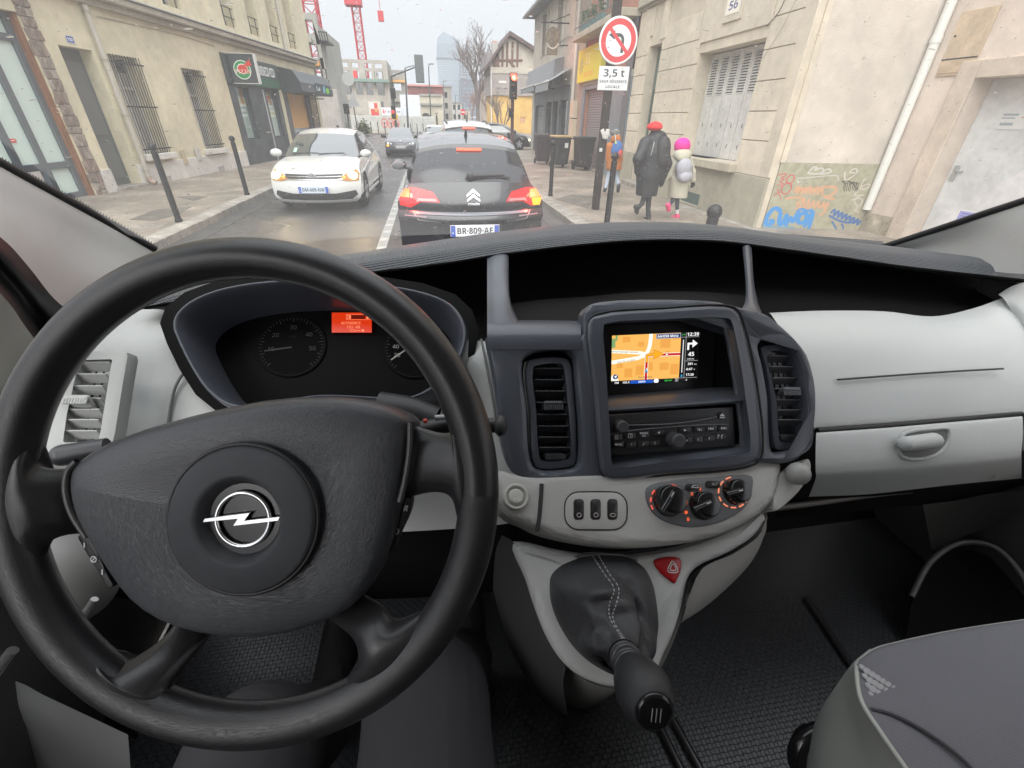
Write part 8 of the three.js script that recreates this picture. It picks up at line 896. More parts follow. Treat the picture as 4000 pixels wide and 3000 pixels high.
  for (const [x, y, s] of bt) { const w = 24, h = 13; const b = part(radio, 'button', Pr.plate([[x - w * 0.92, y - h + 3], [x + w * 0.92, y - h], [x + w * 0.92, y + h - 3], [x - w * 0.92, y + h]], { depth: 0.003, bevel: 0.0008, off: 0.0022 }), M([0.02, 0.02, 0.022], 0.42)); part(b, 'marking', Pr.face(x - 24, y - 12, x + 24, y + 12, 0.0026), M(0xffffff, 0.6, { transparent: true, alphaTest: 0.35, map: canvasTex(96, 48, (c, W, H) => { c.clearRect(0, 0, W, H); c.fillStyle = '#c9c9cc'; c.textAlign = 'center'; if (s.includes('/')) { c.font = 'bold 21px sans-serif'; s.split('/').forEach((q, i) => c.fillText(q, W / 2, 20 + i * 21)); } else if (s === '◀' || s === '▶' || s.includes('◀◀') || s.includes('▶▶')) { const tri = (x, d) => { c.beginPath(); c.moveTo(x - d * 9, 12); c.lineTo(x + d * 9, 23); c.lineTo(x - d * 9, 34); c.fill(); }; const d = s.includes('▶') ? 1 : -1; if (s.length === 1) tri(48, d); else { tri(38, d); tri(56, d); c.fillRect(d > 0 ? 66 : 24, 12, 4, 22); } } else if (s === '▤') { c.strokeStyle = '#c9c9cc'; c.lineWidth = 3; c.strokeRect(36, 8, 22, 30); c.fillRect(40, 16, 14, 3); c.fillRect(40, 23, 14, 3); c.fillRect(40, 30, 14, 3); } else if (s === '⑂') { c.strokeStyle = '#c9c9cc'; c.lineWidth = 5; c.beginPath(); c.moveTo(30, 42); c.lineTo(34, 10); c.lineTo(44, 20); c.moveTo(62, 40); c.lineTo(56, 22); c.lineTo(68, 8); c.stroke(); } else { c.font = s.length > 2 ? 'bold 24px sans-serif' : 'italic 26px sans-serif'; c.fillText(s, W / 2, 33); if (s === 'T') { c.strokeStyle = '#c9c9cc'; c.lineWidth = 3; c.strokeRect(34, 8, 28, 32); } } }) })); }
  const ej = part(radio, 'eject_button', Pr.plate(ring2(2822, 1624, 14, 24, 15), { depth: 0.004, bevel: 0.001, off: 0.003 }), M([0.022, 0.022, 0.024], 0.35)); part(ej, 'marking', [Pr.plate([[2812, 1626], [2822, 1615], [2832, 1626]], { depth: 0.0006, bevel: 0, off: 0.0036 }), Pr.plate([[2812, 1630], [2832, 1629], [2832, 1633], [2812, 1634]], { depth: 0.0006, bevel: 0, off: 0.0036 })], M([0.55, 0.55, 0.57], 0.5));

  // ---- lower console: socket, switches, heater controls
  const Pk = cabPlane(2500, 1990, 0.60, 0.045), mWarm = M([0.36, 0.355, 0.34], 0.5, { bumpMap: rep(leatherTex, 8), bumpScale: 0.00012, side: THREE.DoubleSide });
  const klow = smooth([[1930, 1840], [1940, 1960], [1985, 2015], [2060, 2050], [2115, 2078], [2250, 2112], [2450, 2136], [2650, 2126], [2830, 2086], [2960, 2020], [3025, 1960], [3050, 1900], [3055, 1800], [2900, 1790], [2500, 1815], [2100, 1850]], 4);
  part(dash, 'switch_panel', Pk.plate(klow, { depth: 0.05, bevel: 0.012, off: 0.0, seg: 4 }), mWarm); part(dash, 'panel_gap', tube([[2116, 1890], [2112, 1960], [2104, 2040], [2096, 2075]].map(([x, y]) => Pk.px(x, y, 0.0005)), 0.0028, 6), mBlack); part(dash, 'panel_side', Pk.plate(smooth([[3040, 1850], [3100, 1830], [3160, 1790], [3172, 1830], [3140, 1900], [3085, 1960], [3030, 1995], [3020, 1960]], 3), { depth: 0.03, bevel: 0.004, off: -0.006 }), mWarm);
  const ck = Pk.px(3118, 1850, 0.01), kr = 0.0165; part(dash, 'side_knob', new THREE.SphereGeometry(kr, 20, 14).translate(ck.x, ck.y, ck.z), M([0.3, 0.3, 0.285], 0.45));
  const so = Pk.px(2014, 1940, 0), kt = (P, x, y, prof, m, nm, par = dash, off = 0) => part(par, nm, put(new THREE.LatheGeometry(prof.map(q => new THREE.Vector2(...q)), 32).rotateX(Math.PI / 2), mat4(P.e1, P.e2, P.n, P.px(x, y, off))), m);
  const soc = kt(Pk, 2014, 1942, [[0.0175, -0.002], [0.0175, 0.004], [0.0155, 0.0065], [0.0135, 0.006], [0.0128, 0.003], [0.0105, 0.003], [0.0098, 0.0065], [0.008, 0.0078], [0, 0.008]], M([0.42, 0.42, 0.39], 0.4), 'power_socket'); part(soc, 'marking', Pk.face(1994, 1940, 2044, 1962, 0.0086), M(0xffffff, 0.6, { transparent: true, alphaTest: 0.4, map: canvasTex(64, 32, (c, w, h) => { c.clearRect(0, 0, w, h); c.fillStyle = '#e6e6e2'; c.font = '24px sans-serif'; c.textAlign = 'center'; c.fillText('12V', w / 2, 25); }) }));
  const sp = roundRect(2207, 1922, 2449, 2068, 55); part(dash, 'switch_bank', Pk.plate(sp, { depth: 0.006, bevel: 0.002, off: 0.002 }), mWarm); part(dash, 'bank_gap', tube(sp.map(([x, y]) => Pk.px(x, y, 0.0006)), 0.0011, 5, 160, true), mBlack);
  [[2262, 0], [2328, 1], [2394, 2]].forEach(([x, i]) => { const b = part(dash, 'rocker_switch', Pk.plate(smooth([[x - 18, 1952], [x, 1947], [x + 18, 1952], [x + 21, 1990], [x + 18, 2026], [x, 2031], [x - 18, 2026], [x - 21, 1990]], 3), { depth: 0.008, bevel: 0.002, off: 0.0035 }), M([0.018, 0.017, 0.018], 0.3)); part(b, 'icon', [tube(ring2(x, 2012, i === 2 ? 10 : 8, 10, i === 2 ? 6 : 8).map(([a, q]) => Pk.px(a, q, 0.0042)), 0.0006, 4, 40, true)], M([0.4, 0.34, 0.34], 0.5)); });
  const hv = part(dash, 'heater_panel', Pk.plate(smooth([[2528, 1905], [2535, 1975], [2575, 2022], [2650, 2052], [2730, 2058], [2830, 2034], [2915, 1980], [2942, 1910], [2938, 1858], [2800, 1862], [2650, 1872]], 4), { depth: 0.006, bevel: 0.003, off: 0.003 }), M([0.11, 0.115, 0.12], 0.5));
  for (const [x, y, r, a] of [[2608, 1957, 60, 0.9], [2742, 1976, 54, 0.35], [2867, 1923, 50, 0.2]]) { const R = r / FOCAL * 0.6, kb = kt(Pk, x, y, [[R * 1.02, 0], [R, 0.006], [R * 0.9, 0.017], [R * 0.78, 0.02], [0, 0.02]], mGloss, 'heater_knob', hv, 0.003), c = Pk.px(x, y, 0.025), dx = Pk.e1.clone().multiplyScalar(Math.cos(a)).addScaledVector(Pk.e2, Math.sin(a)); part(kb, 'grip', rod(c.clone().addScaledVector(dx, -R * 0.75), c.clone().addScaledVector(dx, R * 0.75), 0.0042, 0.0042, 8), mGloss); part(kb, 'pointer_light', rod(c.clone().addScaledVector(dx, R * 0.3).addScaledVector(Pk.n, 0.0042), c.clone().addScaledVector(dx, R * 0.66).addScaledVector(Pk.n, 0.0042), 0.0007, 0.0007, 5), M([0.6, 0.5, 0.42], 0.4)); }
  const arc = (x, y, r, a0, a1, n, c, k) => { for (let i = 0; i < n; i++) { const a = rad(lerp(a0, a1, i / n)), b = rad(lerp(a0, a1, (i + 0.6) / n)); part(hv, 'dial_light', tube([a, (a + b) / 2, b].map(t => Pk.px(x + r * Math.cos(t), y + r * Math.sin(t), 0.0042)), 0.0011, 5, 8), glow(c, k)); } };
  arc(2608, 1957, 66, 150, 230, 3, [1, 0.12, 0.08], 0.3); arc(2608, 1957, 66, 285, 320, 1, [1, 0.12, 0.08], 0.3); arc(2867, 1923, 60, 20, 270, 8, [1, 0.3, 0.16], 0.3);
  part(hv, 'dial_figures', Pk.face(2645, 1880, 2745, 2045, 0.0042), M([0, 0, 0], 0.5, { transparent: true, alphaTest: 0.3, emissive: new THREE.Color(1, 1, 1), emissiveIntensity: 0.35, map: figTex(), emissiveMap: figTex() }));
  for (const [x, y] of [[2709, 1901], [2787, 1890]]) part(hv, 'button', Pk.plate(roundRect(x - 28, y - 13, x + 28, y + 13, 9), { depth: 0.006, bevel: 0.0015, off: 0.006 }), M([0.02, 0.02, 0.021], 0.35));
  part(hv, 'button_mark', [tube([[2716, 1904], [2724, 1896], [2738, 1898], [2742, 1904], [2716, 1904]].map(([x, y]) => Pk.px(x - 14, y, 0.0068)), 0.0006, 4)], M([0.5, 0.5, 0.5], 0.5)); part(hv, 'button_mark', Pk.face(2772, 1880, 2812, 1900, 0.0068), M(0xffffff, 0.6, { transparent: true, alphaTest: 0.4, map: canvasTex(64, 32, (c, w, h) => { c.clearRect(0, 0, w, h); c.fillStyle = '#b9b4ae'; c.font = '24px sans-serif'; c.textAlign = 'center'; c.fillText('A.C', w / 2, 25); }) }));

  // ---- gear lever console
  const Pg = new Plane3([2350, 2400, 0.585], [2750, 2400, across(2750, 2350, 0.585)], [2350, 2160, 0.607]);
  const gout = smooth([[2010, 2128], [2060, 2122], [2180, 2150], [2330, 2172], [2480, 2176], [2650, 2152], [2800, 2106], [2920, 2044], [2985, 1995], [3000, 2020], [2960, 2092], [2860, 2160], [2740, 2215], [2700, 2260], [2680, 2350], [2645, 2470], [2605, 2560], [2560, 2650], [2480, 2690], [2380, 2690], [2290, 2660], [2210, 2600], [2150, 2510], [2100, 2390], [2060, 2270]], 4), gob = smooth([[2142, 2290], [2150, 2240], [2200, 2195], [2290, 2170], [2390, 2166], [2470, 2180], [2520, 2220], [2548, 2290], [2556, 2380], [2550, 2480], [2525, 2560], [2480, 2620], [2420, 2640], [2340, 2610], [2250, 2540], [2180, 2440], [2148, 2350]], 3);
  part(dash, 'gear_console', Pg.plate(gout, { holes: [gob], depth: 0.035, bevel: 0.012, off: 0, seg: 4 }), mGrey);
  const gl = gout.map(([x, y]) => Pg.px(x, y, -0.02)), cen = gl.reduce((a, p) => a.add(p), V(0, 0, 0)).divideScalar(gl.length); const gi = [...Array(26)].map((_, i) => gl[Math.floor(i * gl.length / 26)]);
  part(dash, 'console_side', rings([gi, gi.map(p => p.clone().lerp(cen, 0.12).add(V(0, -0.06, -0.02))), gi.map(p => V(lerp(p.x, cen.x, 0.45), 0.62, lerp(p.z, -0.5, 0.5)))], 3, 2), mWarm);
  part(dash, 'console_wing', sheet([A([[2995, 2020, 0.66], [2960, 2096, 0.655], [2860, 2165, 0.64], [2745, 2220, 0.625], [2690, 2330, 0.6]]), A([[2990, 2080, 0.68], [2945, 2180, 0.675], [2840, 2290, 0.66], [2740, 2370, 0.64], [2665, 2420, 0.62]]), A([[2960, 2110, 0.76], [2900, 2230, 0.75], [2800, 2330, 0.73], [2720, 2390, 0.7], [2650, 2440, 0.68]])], 4, 4), mWarm);
  part(dash, 'console_cowl', sheet([A([[1960, 2090, 0.62], [2010, 2126, 0.6], [2060, 2270, 0.592], [2100, 2390, 0.585], [2150, 2510, 0.578], [2210, 2605, 0.572]]), A([[1935, 2160, 0.66], [1975, 2250, 0.64], [2010, 2360, 0.63], [2060, 2480, 0.62], [2120, 2590, 0.61], [2200, 2680, 0.6]]), A([[1925, 2300, 0.74], [1950, 2400, 0.73], [1990, 2520, 0.72], [2050, 2640, 0.71], [2120, 2740, 0.70], [2220, 2800, 0.7]])], 4, 4), M([0.05, 0.05, 0.05], 0.6, sided));
  part(dash, 'hazard_switch', Pg.plate(smooth([[2559, 2194], [2590, 2180], [2625, 2176], [2655, 2180], [2664, 2192], [2662, 2232], [2650, 2262], [2639, 2281], [2625, 2272], [2585, 2240]], 3), { depth: 0.014, bevel: 0.004, off: 0.005, seg: 3 }), M([0.42, 0.015, 0.02], 0.3)); part(dash, 'hazard_triangle', [tube([[2618, 2226], [2640, 2226], [2628, 2202]].map(([x, y]) => Pg.px(x, y, 0.0058)), 0.0009, 5, 30, true), tube([[2609, 2232], [2648, 2233], [2627, 2192]].map(([x, y]) => Pg.px(x, y, 0.0058)), 0.0009, 5, 30, true)], M([0.7, 0.6, 0.6], 0.5));

  // ---- passenger side
  const gp = [[[3005, 1222, 0.86], [3200, 1214, 0.88], [3450, 1216, 0.905], [3640, 1236, 0.92], [3800, 1205, 0.93], [3960, 1150, 0.93], [4120, 1120, 0.92]], [[3020, 1240, 0.80], [3200, 1250, 0.82], [3450, 1262, 0.845], [3650, 1280, 0.86], [3800, 1265, 0.872], [3960, 1230, 0.88], [4120, 1200, 0.88]], [[3080, 1340, 0.752], [3220, 1340, 0.765], [3450, 1345, 0.79], [3650, 1355, 0.81], [3800, 1350, 0.825], [3960, 1330, 0.84], [4120, 1310, 0.85]], [[3120, 1500, 0.725], [3220, 1500, 0.735], [3450, 1490, 0.76], [3650, 1480, 0.78], [3800, 1475, 0.80], [3960, 1465, 0.815], [4120, 1450, 0.825]], [[3120, 1668, 0.715], [3220, 1662, 0.725], [3450, 1646, 0.75], [3650, 1630, 0.772], [3800, 1618, 0.79], [3960, 1606, 0.807], [4120, 1596, 0.82]], [[3120, 1676, 0.73], [3220, 1670, 0.74], [3450, 1654, 0.765], [3650, 1638, 0.787], [3800, 1626, 0.805], [3960, 1614, 0.82], [4120, 1604, 0.835]]];
  part(dash, 'airbag_panel', sheet(gp.map(A), 6, 5), mGrey); const Pq = cabPlane(3500, 1470, 0.764, 0.03); part(dash, 'airbag_seam', tube([[3273, 1483, 0.736], [3500, 1466, 0.761], [3720, 1451, 0.784], [3918, 1440, 0.803]].map(([x, y, z]) => at(x, y, z)), 0.0019, 6), M([0.05, 0.05, 0.05], 0.7));
  part(dash, 'airbag_mark', [tube(A([[3595, 1562, 0.771], [3620, 1550, 0.772], [3648, 1556, 0.774]]), 0.0008, 4), tube(A([[3590, 1570, 0.771], [3615, 1564, 0.772], [3640, 1566, 0.773]]), 0.0008, 4)], mTrimGrey);
  part(dash, 'end_cap', sheet([A([[3900, 1150, 0.93], [3960, 1115, 0.92], [4060, 1090, 0.9], [4200, 1080, 0.87]]), A([[3930, 1180, 0.9], [3990, 1190, 0.875], [4080, 1200, 0.85], [4200, 1200, 0.83]]), A([[3980, 1290, 0.87], [4020, 1300, 0.845], [4100, 1320, 0.82], [4220, 1340, 0.8]]), A([[4000, 1500, 0.84], [4030, 1500, 0.83], [4110, 1500, 0.81], [4220, 1500, 0.79]]), A([[3995, 1760, 0.83], [4030, 1760, 0.82], [4110, 1740, 0.81], [4220, 1720, 0.79]])], 5, 5), mGrey);
  const gv = [[[3190, 1690, 0.715], [3450, 1672, 0.742], [3700, 1650, 0.77], [3990, 1626, 0.803]], [[3188, 1700, 0.706], [3450, 1682, 0.733], [3700, 1661, 0.761], [3995, 1636, 0.795]], [[3186, 1770, 0.702], [3450, 1752, 0.729], [3700, 1732, 0.757], [3995, 1708, 0.79]], [[3186, 1835, 0.705], [3450, 1818, 0.733], [3700, 1796, 0.76], [3990, 1770, 0.793]], [[3186, 1870, 0.722], [3450, 1856, 0.75], [3700, 1834, 0.778], [3990, 1806, 0.81]], [[3160, 1940, 0.80], [3400, 1930, 0.82], [3700, 1896, 0.85], [3990, 1868, 0.88]]];
  const gb = part(dash, 'glovebox_lid', sheet(gv.map(A), 5, 5), mGrey); const Ph = cabPlane(3600, 1735, 0.744, 0.0); part(gb, 'handle_recess', Ph.plate(smooth([[3514, 1740], [3525, 1700], [3560, 1684], [3640, 1676], [3700, 1676], [3706, 1700], [3695, 1740], [3660, 1775], [3600, 1792], [3540, 1790], [3516, 1775]], 4), { depth: 0.004, bevel: 0.001, off: 0.0015 }), M([0.16, 0.16, 0.158], 0.6)); part(gb, 'recess_rim', tube(smooth([[3514, 1740], [3525, 1700], [3560, 1684], [3640, 1676], [3700, 1676], [3706, 1700], [3695, 1740], [3660, 1775], [3600, 1792], [3540, 1790], [3516, 1775]], 4).map(([x, y]) => Ph.px(x, y, 0.0015)), 0.0032, 8, 160, true), mGrey);
  const h0 = Ph.px(3540, 1734, 0.012), h1 = Ph.px(3645, 1722, 0.012); part(gb, 'handle', [rod(h0, h1, 0.0125, 0.0135, 20), new THREE.SphereGeometry(0.0125, 16, 10).translate(...h0.toArray()), new THREE.SphereGeometry(0.0135, 16, 10).translate(...h1.toArray())], mGrey); part(gb, 'lid_gap', tube(A([[3192, 1680, 0.72], [3450, 1662, 0.747], [3700, 1641, 0.775], [3990, 1616, 0.808]]), 0.0042, 6), mBlack);
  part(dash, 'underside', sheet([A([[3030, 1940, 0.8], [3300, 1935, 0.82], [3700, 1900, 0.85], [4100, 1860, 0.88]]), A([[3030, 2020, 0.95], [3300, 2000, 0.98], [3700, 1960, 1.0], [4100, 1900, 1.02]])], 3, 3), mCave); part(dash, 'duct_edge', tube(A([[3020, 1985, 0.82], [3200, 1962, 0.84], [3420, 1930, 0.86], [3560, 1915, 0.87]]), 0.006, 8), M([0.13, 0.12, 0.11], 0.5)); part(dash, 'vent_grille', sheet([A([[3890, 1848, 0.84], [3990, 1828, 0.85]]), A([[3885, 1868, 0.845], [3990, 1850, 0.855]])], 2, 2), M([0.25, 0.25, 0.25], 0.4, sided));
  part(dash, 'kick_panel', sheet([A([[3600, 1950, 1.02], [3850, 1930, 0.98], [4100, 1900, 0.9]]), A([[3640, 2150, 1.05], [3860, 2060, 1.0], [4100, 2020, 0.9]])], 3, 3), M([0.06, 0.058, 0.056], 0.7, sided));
}
function figTex() { return canvasTex(128, 212, (c, w, h) => { c.clearRect(0, 0, w, h); c.fillStyle = '#ff6a3c'; c.font = 'bold 24px sans-serif'; for (const [t, x, y] of [['0', 48, 200], ['2', 38, 118], ['3', 66, 74], ['4', 108, 48], ['✽', 36, 166]]) { if (t === '✽') { c.strokeStyle = '#ff6a3c'; c.lineWidth = 4; for (let i = 0; i < 4; i++) { c.beginPath(); c.moveTo(x + 8 - 9 * Math.cos(i * 0.785), y - 8 - 9 * Math.sin(i * 0.785)); c.lineTo(x + 8 + 9 * Math.cos(i * 0.785), y - 8 + 9 * Math.sin(i * 0.785)); c.stroke(); } } else c.fillText(t, x, y); } }); }
// ---------------------------------------------------------------- gear lever, steering wheel, seat, driver
{ // gear lever with leather gaiter
  const Pg = new Plane3([2350, 2400, 0.585], [2750, 2400, across(2750, 2350, 0.585)], [2350, 2160, 0.607]), p0 = at(2420, 2560, 0.497), t = thing('gear_lever', 'black gear lever with round knob and creased leather gaiter', 'gear lever', Pg.px(2350, 2400));
  const gob = smooth([[2142, 2290], [2150, 2240], [2200, 2195], [2290, 2170], [2390, 2166], [2470, 2180], [2520, 2220], [2548, 2290], [2556, 2380], [2550, 2480], [2525, 2560], [2480, 2620], [2420, 2640], [2340, 2610], [2250, 2540], [2180, 2440], [2148, 2350]], 3), N = 48, rim = [...Array(N)].map((_, i) => { const [x, y] = gob[Math.floor(i * gob.length / N)]; return Pg.px(x, y, -0.004); });
  const top = at(2435, 2555, 0.49), axis = at(2505, 2690, 0.435).sub(top).normalize(), ax1 = axis.clone().cross(camF).normalize(), ax2 = axis.clone().cross(ax1), c0 = Pg.px(2345, 2400), col = rim.map(p => { const d = p.clone().sub(c0), a = Math.atan2(d.dot(Pg.e2), d.dot(Pg.e1)); return a; });
  const collar = (r, along) => col.map(a => top.clone().addScaledVector(axis, along).addScaledVector(Pg.e1.clone().addScaledVector(axis, -Pg.e1.dot(axis)).normalize(), r * Math.cos(a)).addScaledVector(Pg.e2.clone().addScaledVector(axis, -Pg.e2.dot(axis)).normalize(), r * Math.sin(a)));
  const C = collar(0.017, 0), mixR = (k, bulge, fold, ph) => rim.map((p, i) => { const a = col[i], q = p.clone().lerp(C[i], k), w = Math.sin(a * 3 + ph) * 0.6 + Math.sin(a * 5 + ph * 2.3) * 0.5 + Math.sin(a * 2 - ph) * 0.5; return q.addScaledVector(Pg.n, bulge + fold * w).addScaledVector(Pg.e1, fold * 0.5 * Math.sin(a * 4 + ph)); });
  const gr = [rim, mixR(0.08, 0.006, 0.002, 0.3), mixR(0.24, 0.012, 0.007, 1.2), mixR(0.42, 0.012, 0.0125, 2.2), mixR(0.6, 0.006, 0.0135, 3.3), mixR(0.78, 0.0, 0.0095, 4.3), mixR(0.93, -0.002, 0.004, 5.0), C], gt = part(t, 'gaiter', rings(gr, 5, 2), M([0.042, 0.043, 0.047], 0.42, { side: THREE.DoubleSide, bumpMap: rep(leatherTex, 12), bumpScale: 0.0003 }));
  let k0 = 0, bd0 = 9; const seamAt = Pg.px(2325, 2172); rim.forEach((p, i) => { const d = p.distanceTo(seamAt); if (d < bd0) { bd0 = d; k0 = i; } });
  for (const o of [-1, 1]) { const cv = new THREE.CatmullRomCurve3(gr.map((r, i) => r[k0].clone().lerp(r[(k0 + o + N) % N], i === 7 ? 0.5 : 0.35).addScaledVector(Pg.n, 0.0012).addScaledVector(camF, -0.0012))); for (let i = 0; i < 24; i++) part(gt, 'stitch', rod(cv.getPoint(i / 24), cv.getPoint((i + 0.55) / 24), 0.0007, 0.0007, 4), M([0.4, 0.4, 0.42], 0.8)); }
  part(t, 'gaiter_frame', tube(rim, 0.0022, 6, 140, true), M([0.12, 0.12, 0.125], 0.4));
  for (let i = 0; i < 5; i++) part(t, 'collar_ring', put(new THREE.TorusGeometry(0.0135 + (i % 2) * 0.001, 0.0032, 8, 24), mat4(ax1, ax2, axis, top.clone().addScaledVector(axis, 0.002 + i * 0.0062))), M([0.05, 0.05, 0.055], 0.35));
  const kp = at(2510, 2692, 0.428); part(t, 'knob', put(new THREE.LatheGeometry([[0.011, -0.036], [0.0165, -0.033], [0.0235, -0.018], [0.0275, 0.0], [0.0265, 0.014], [0.0225, 0.024], [0.0188, 0.0285], [0.0175, 0.0285], [0, 0.0285]].map(q => new THREE.Vector2(...q)), 36).rotateX(Math.PI / 2), mat4(ax1, ax2, axis, kp)), mLever);
  const cap = part(t, 'knob_cap', put(new THREE.LatheGeometry([[0.0172, 0], [0.0168, 0.0022], [0.014, 0.004], [0, 0.005]].map(q => new THREE.Vector2(...q)), 32).rotateX(Math.PI / 2), mat4(ax1, ax2, axis, kp.clone().addScaledVector(axis, 0.0286))), mGloss); const cc = kp.clone().addScaledVector(axis, 0.0338); part(cap, 'shift_pattern', [-1, 0, 1].map(i => rod(cc.clone().addScaledVector(ax2, i * 0.004).addScaledVector(ax1, -0.006), cc.clone().addScaledVector(ax2, i * 0.004).addScaledVector(ax1, 0.006), 0.0005, 0.0005, 4)), M([0.3, 0.3, 0.3], 0.5));
}
{ // steering wheel
  const W = new Plane3([960, 2022, 0.346], [1960, 2022, 0.346], [960, 931, 0.346]), t = thing('steering_wheel', 'black leather steering wheel with round badge', 'steering wheel', W.P(0, 0, 0)), R = 0.1838, [cu, cv] = W.to2(959, 1920), q = (x, y, o = 0) => W.px(x, y, o);
  const rim = []; const n = 72; const rimRings = []; for (let i = 0; i < n; i++) { const a = i / n * 2 * Math.PI, ring = []; const thick = 1; for (let j = 0; j < 14; j++) { const b = j / 14 * 2 * Math.PI, r = R + 0.0160 * Math.cos(b) * thick; ring.push(W.P(cu + r * Math.cos(a), cv + r * Math.sin(a), 0.0165 * Math.sin(b) * thick)); } rimRings.push(ring); } rimRings.push(rimRings[0].map(p => p.clone()));
  const rimG = rings(rimRings, 2, 2); part(t, 'rim', rimG, mHide);
  // hub cushion: shield shaped, domed
  const sh = smooth([[262, 1880], [268, 1838], [300, 1795], [420, 1722], [700, 1632], [1000, 1568], [1250, 1552], [1450, 1576], [1580, 1628], [1608, 1660], [1598, 1780], [1578, 1910], [1556, 2000], [1535, 2090], [1500, 2190], [1440, 2300], [1360, 2390], [1250, 2445], [1080, 2490], [920, 2500], [760, 2478], [620, 2430], [505, 2350], [420, 2240], [345, 2120], [290, 2020], [266, 1940]], 2), S = W.pts(sh), cxy = W.to2(945, 2010);
  const hr = (k, off) => S.map(([u, v]) => W.P(lerp(cxy[0], u, k), lerp(cxy[1], v, k), off)); const hub = part(t, 'hub_cushion', rings([hr(0.98, -0.045), hr(1.0, -0.02), hr(0.995, -0.008), hr(0.97, 0.001), hr(0.9, 0.007), hr(0.72, 0.011), hr(0.45, 0.009), hr(0.06, 0.005)], 4, 1), mHub);
  const cpt = q(960, 2024, 0.012), cr = 285 / FOCAL * 0.336; const disc = part(t, 'centre_pad', put(new THREE.LatheGeometry([[cr, -0.004], [cr * 0.995, 0.004], [cr * 0.95, 0.008], [cr * 0.62, 0.0105], [cr * 0.56, 0.009], [cr * 0.5, 0.0015], [cr * 0.46, 0.0]].map(p => new THREE.Vector2(...p)), 64).rotateX(Math.PI / 2), mat4(W.e1, W.e2, W.n, cpt)), mHub); part(t, 'pad_gap', put(new THREE.TorusGeometry(cr * 1.012, 0.0016, 6, 80), mat4(W.e1, W.e2, W.n, cpt.clone().addScaledVector(W.n, 0.003))), mBlack);
  const bd = part(t, 'badge', put(new THREE.CircleGeometry(cr * 0.48, 40).translate(0, 0, 0.0008), mat4(W.e1, W.e2, W.n, cpt)), mGloss), mt = mat4(W.e1, W.e2, W.n, cpt.clone().addScaledVector(W.n, 0.003)), er = cr * 0.36; part(bd, 'badge_ring', put(new THREE.TorusGeometry(er, 0.0018, 10, 48), mt), mChrome);
  const zig = shapeOf([[-1.42, -0.06], [-1.36, 0.06], [0.3, 0.27], [0.1, -0.02], [1.42, 0.12], [1.36, 0.0], [-0.3, -0.17 - 0.03], [-0.12, 0.07]].map(([x, y]) => [x * er, y * er])); part(bd, 'badge_flash', put(new THREE.ExtrudeGeometry(zig, { depth: 0.0016, bevelEnabled: true, bevelSize: 0.0004, bevelThickness: 0.0004, bevelSegments: 1 }).translate(0, 0, 0.0006), mt), mChrome);
  // spokes blend from the cushion to the rim
  const rimPt = (deg, r, o) => W.P(r * Math.cos(rad(deg)), r * Math.sin(rad(deg)), o);
  const spoke = (rows) => part(t, 'spoke', rings(rows, 5, 4), mHide);
  const lens = (a, b, o, th, n = 6) => { const r = []; for (let i = 0; i <= n; i++) { const f = i / n, p = a.clone().lerp(b, f); r.push(p.clone().addScaledVector(W.n, o + th * Math.sin(Math.PI * f) ** 0.5)); } for (let i = n - 1; i > 0; i--) { const f = i / n, p = a.clone().lerp(b, f); r.push(p.clone().addScaledVector(W.n, o - th * 1.2 * Math.sin(Math.PI * f) ** 0.5)); } return r; };
  const arcRow = (a0, a1, r, o, th, n = 6) => { const p = f => W.P(cu + r * Math.cos(rad(lerp(a0, a1, f))), cv + r * Math.sin(rad(lerp(a0, a1, f))), 0), row = []; for (let i = 0; i <= n; i++) row.push(p(i / n).addScaledVector(W.n, o + th * Math.sin(Math.PI * i / n) ** 0.5)); for (let i = n - 1; i > 0; i--) row.push(p(i / n).addScaledVector(W.n, o - th * 1.2 * Math.sin(Math.PI * i / n) ** 0.5)); return row; };
  // each spoke: pairs of edge points from the cushion outwards, then an arc inside the rim
  const web = (pairs, a0, a1) => spoke([...pairs.map(([a, b, o, th]) => lens(q(a[0], a[1], o), q(b[0], b[1], o), o, th)), arcRow(a0, a1, R - 0.012, 0, 0.0135), arcRow(a0 + (a1 > a0 ? 3 : -3), a1 + (a1 > a0 ? -3 : 3), R + 0.004, 0, 0.011)]);
  web([[[1520, 1640], [1500, 1990], -0.014, 0.012], [[1620, 1668], [1600, 1950], -0.008, 0.012], [[1720, 1692], [1700, 1926], -0.003, 0.013], [[1775, 1676], [1765, 1950], -0.001, 0.014]], 21, -9);
  web([[[350, 1800], [360, 2120], -0.014, 0.012], [[260, 1832], [290, 2098], -0.008, 0.012], [[180, 1832], [225, 2100], -0.003, 0.013], [[140, 1800], [180, 2130], -0.001, 0.014]], 164, 199);
  web([[[1330, 2340], [1210, 2440], -0.022, 0.010], [[1405, 2362], [1290, 2470], -0.014, 0.012], [[1480, 2384], [1372, 2506], -0.006, 0.014], [[1545, 2428], [1398, 2570], -0.001, 0.015]], -33, -63);
  web([[[640, 2400], [800, 2480], -0.022, 0.010], [[620, 2490], [760, 2540], -0.014, 0.012], [[545, 2560], [700, 2620], -0.006, 0.014], [[450, 2596], [660, 2690], -0.001, 0.015]], 226, 251);
  part(t, 'spoke_insert', [tube([[1604, 1650], [1600, 1760], [1582, 1880], [1562, 1960]].map(([x, y]) => q(x, y, 0.003)), 0.0026, 6), tube([[300, 1800], [268, 1840], [258, 1910], [280, 2000], [340, 2100]].map(([x, y]) => q(x, y, 0.002)), 0.0026, 6)], M([0.06, 0.06, 0.06], 0.35));
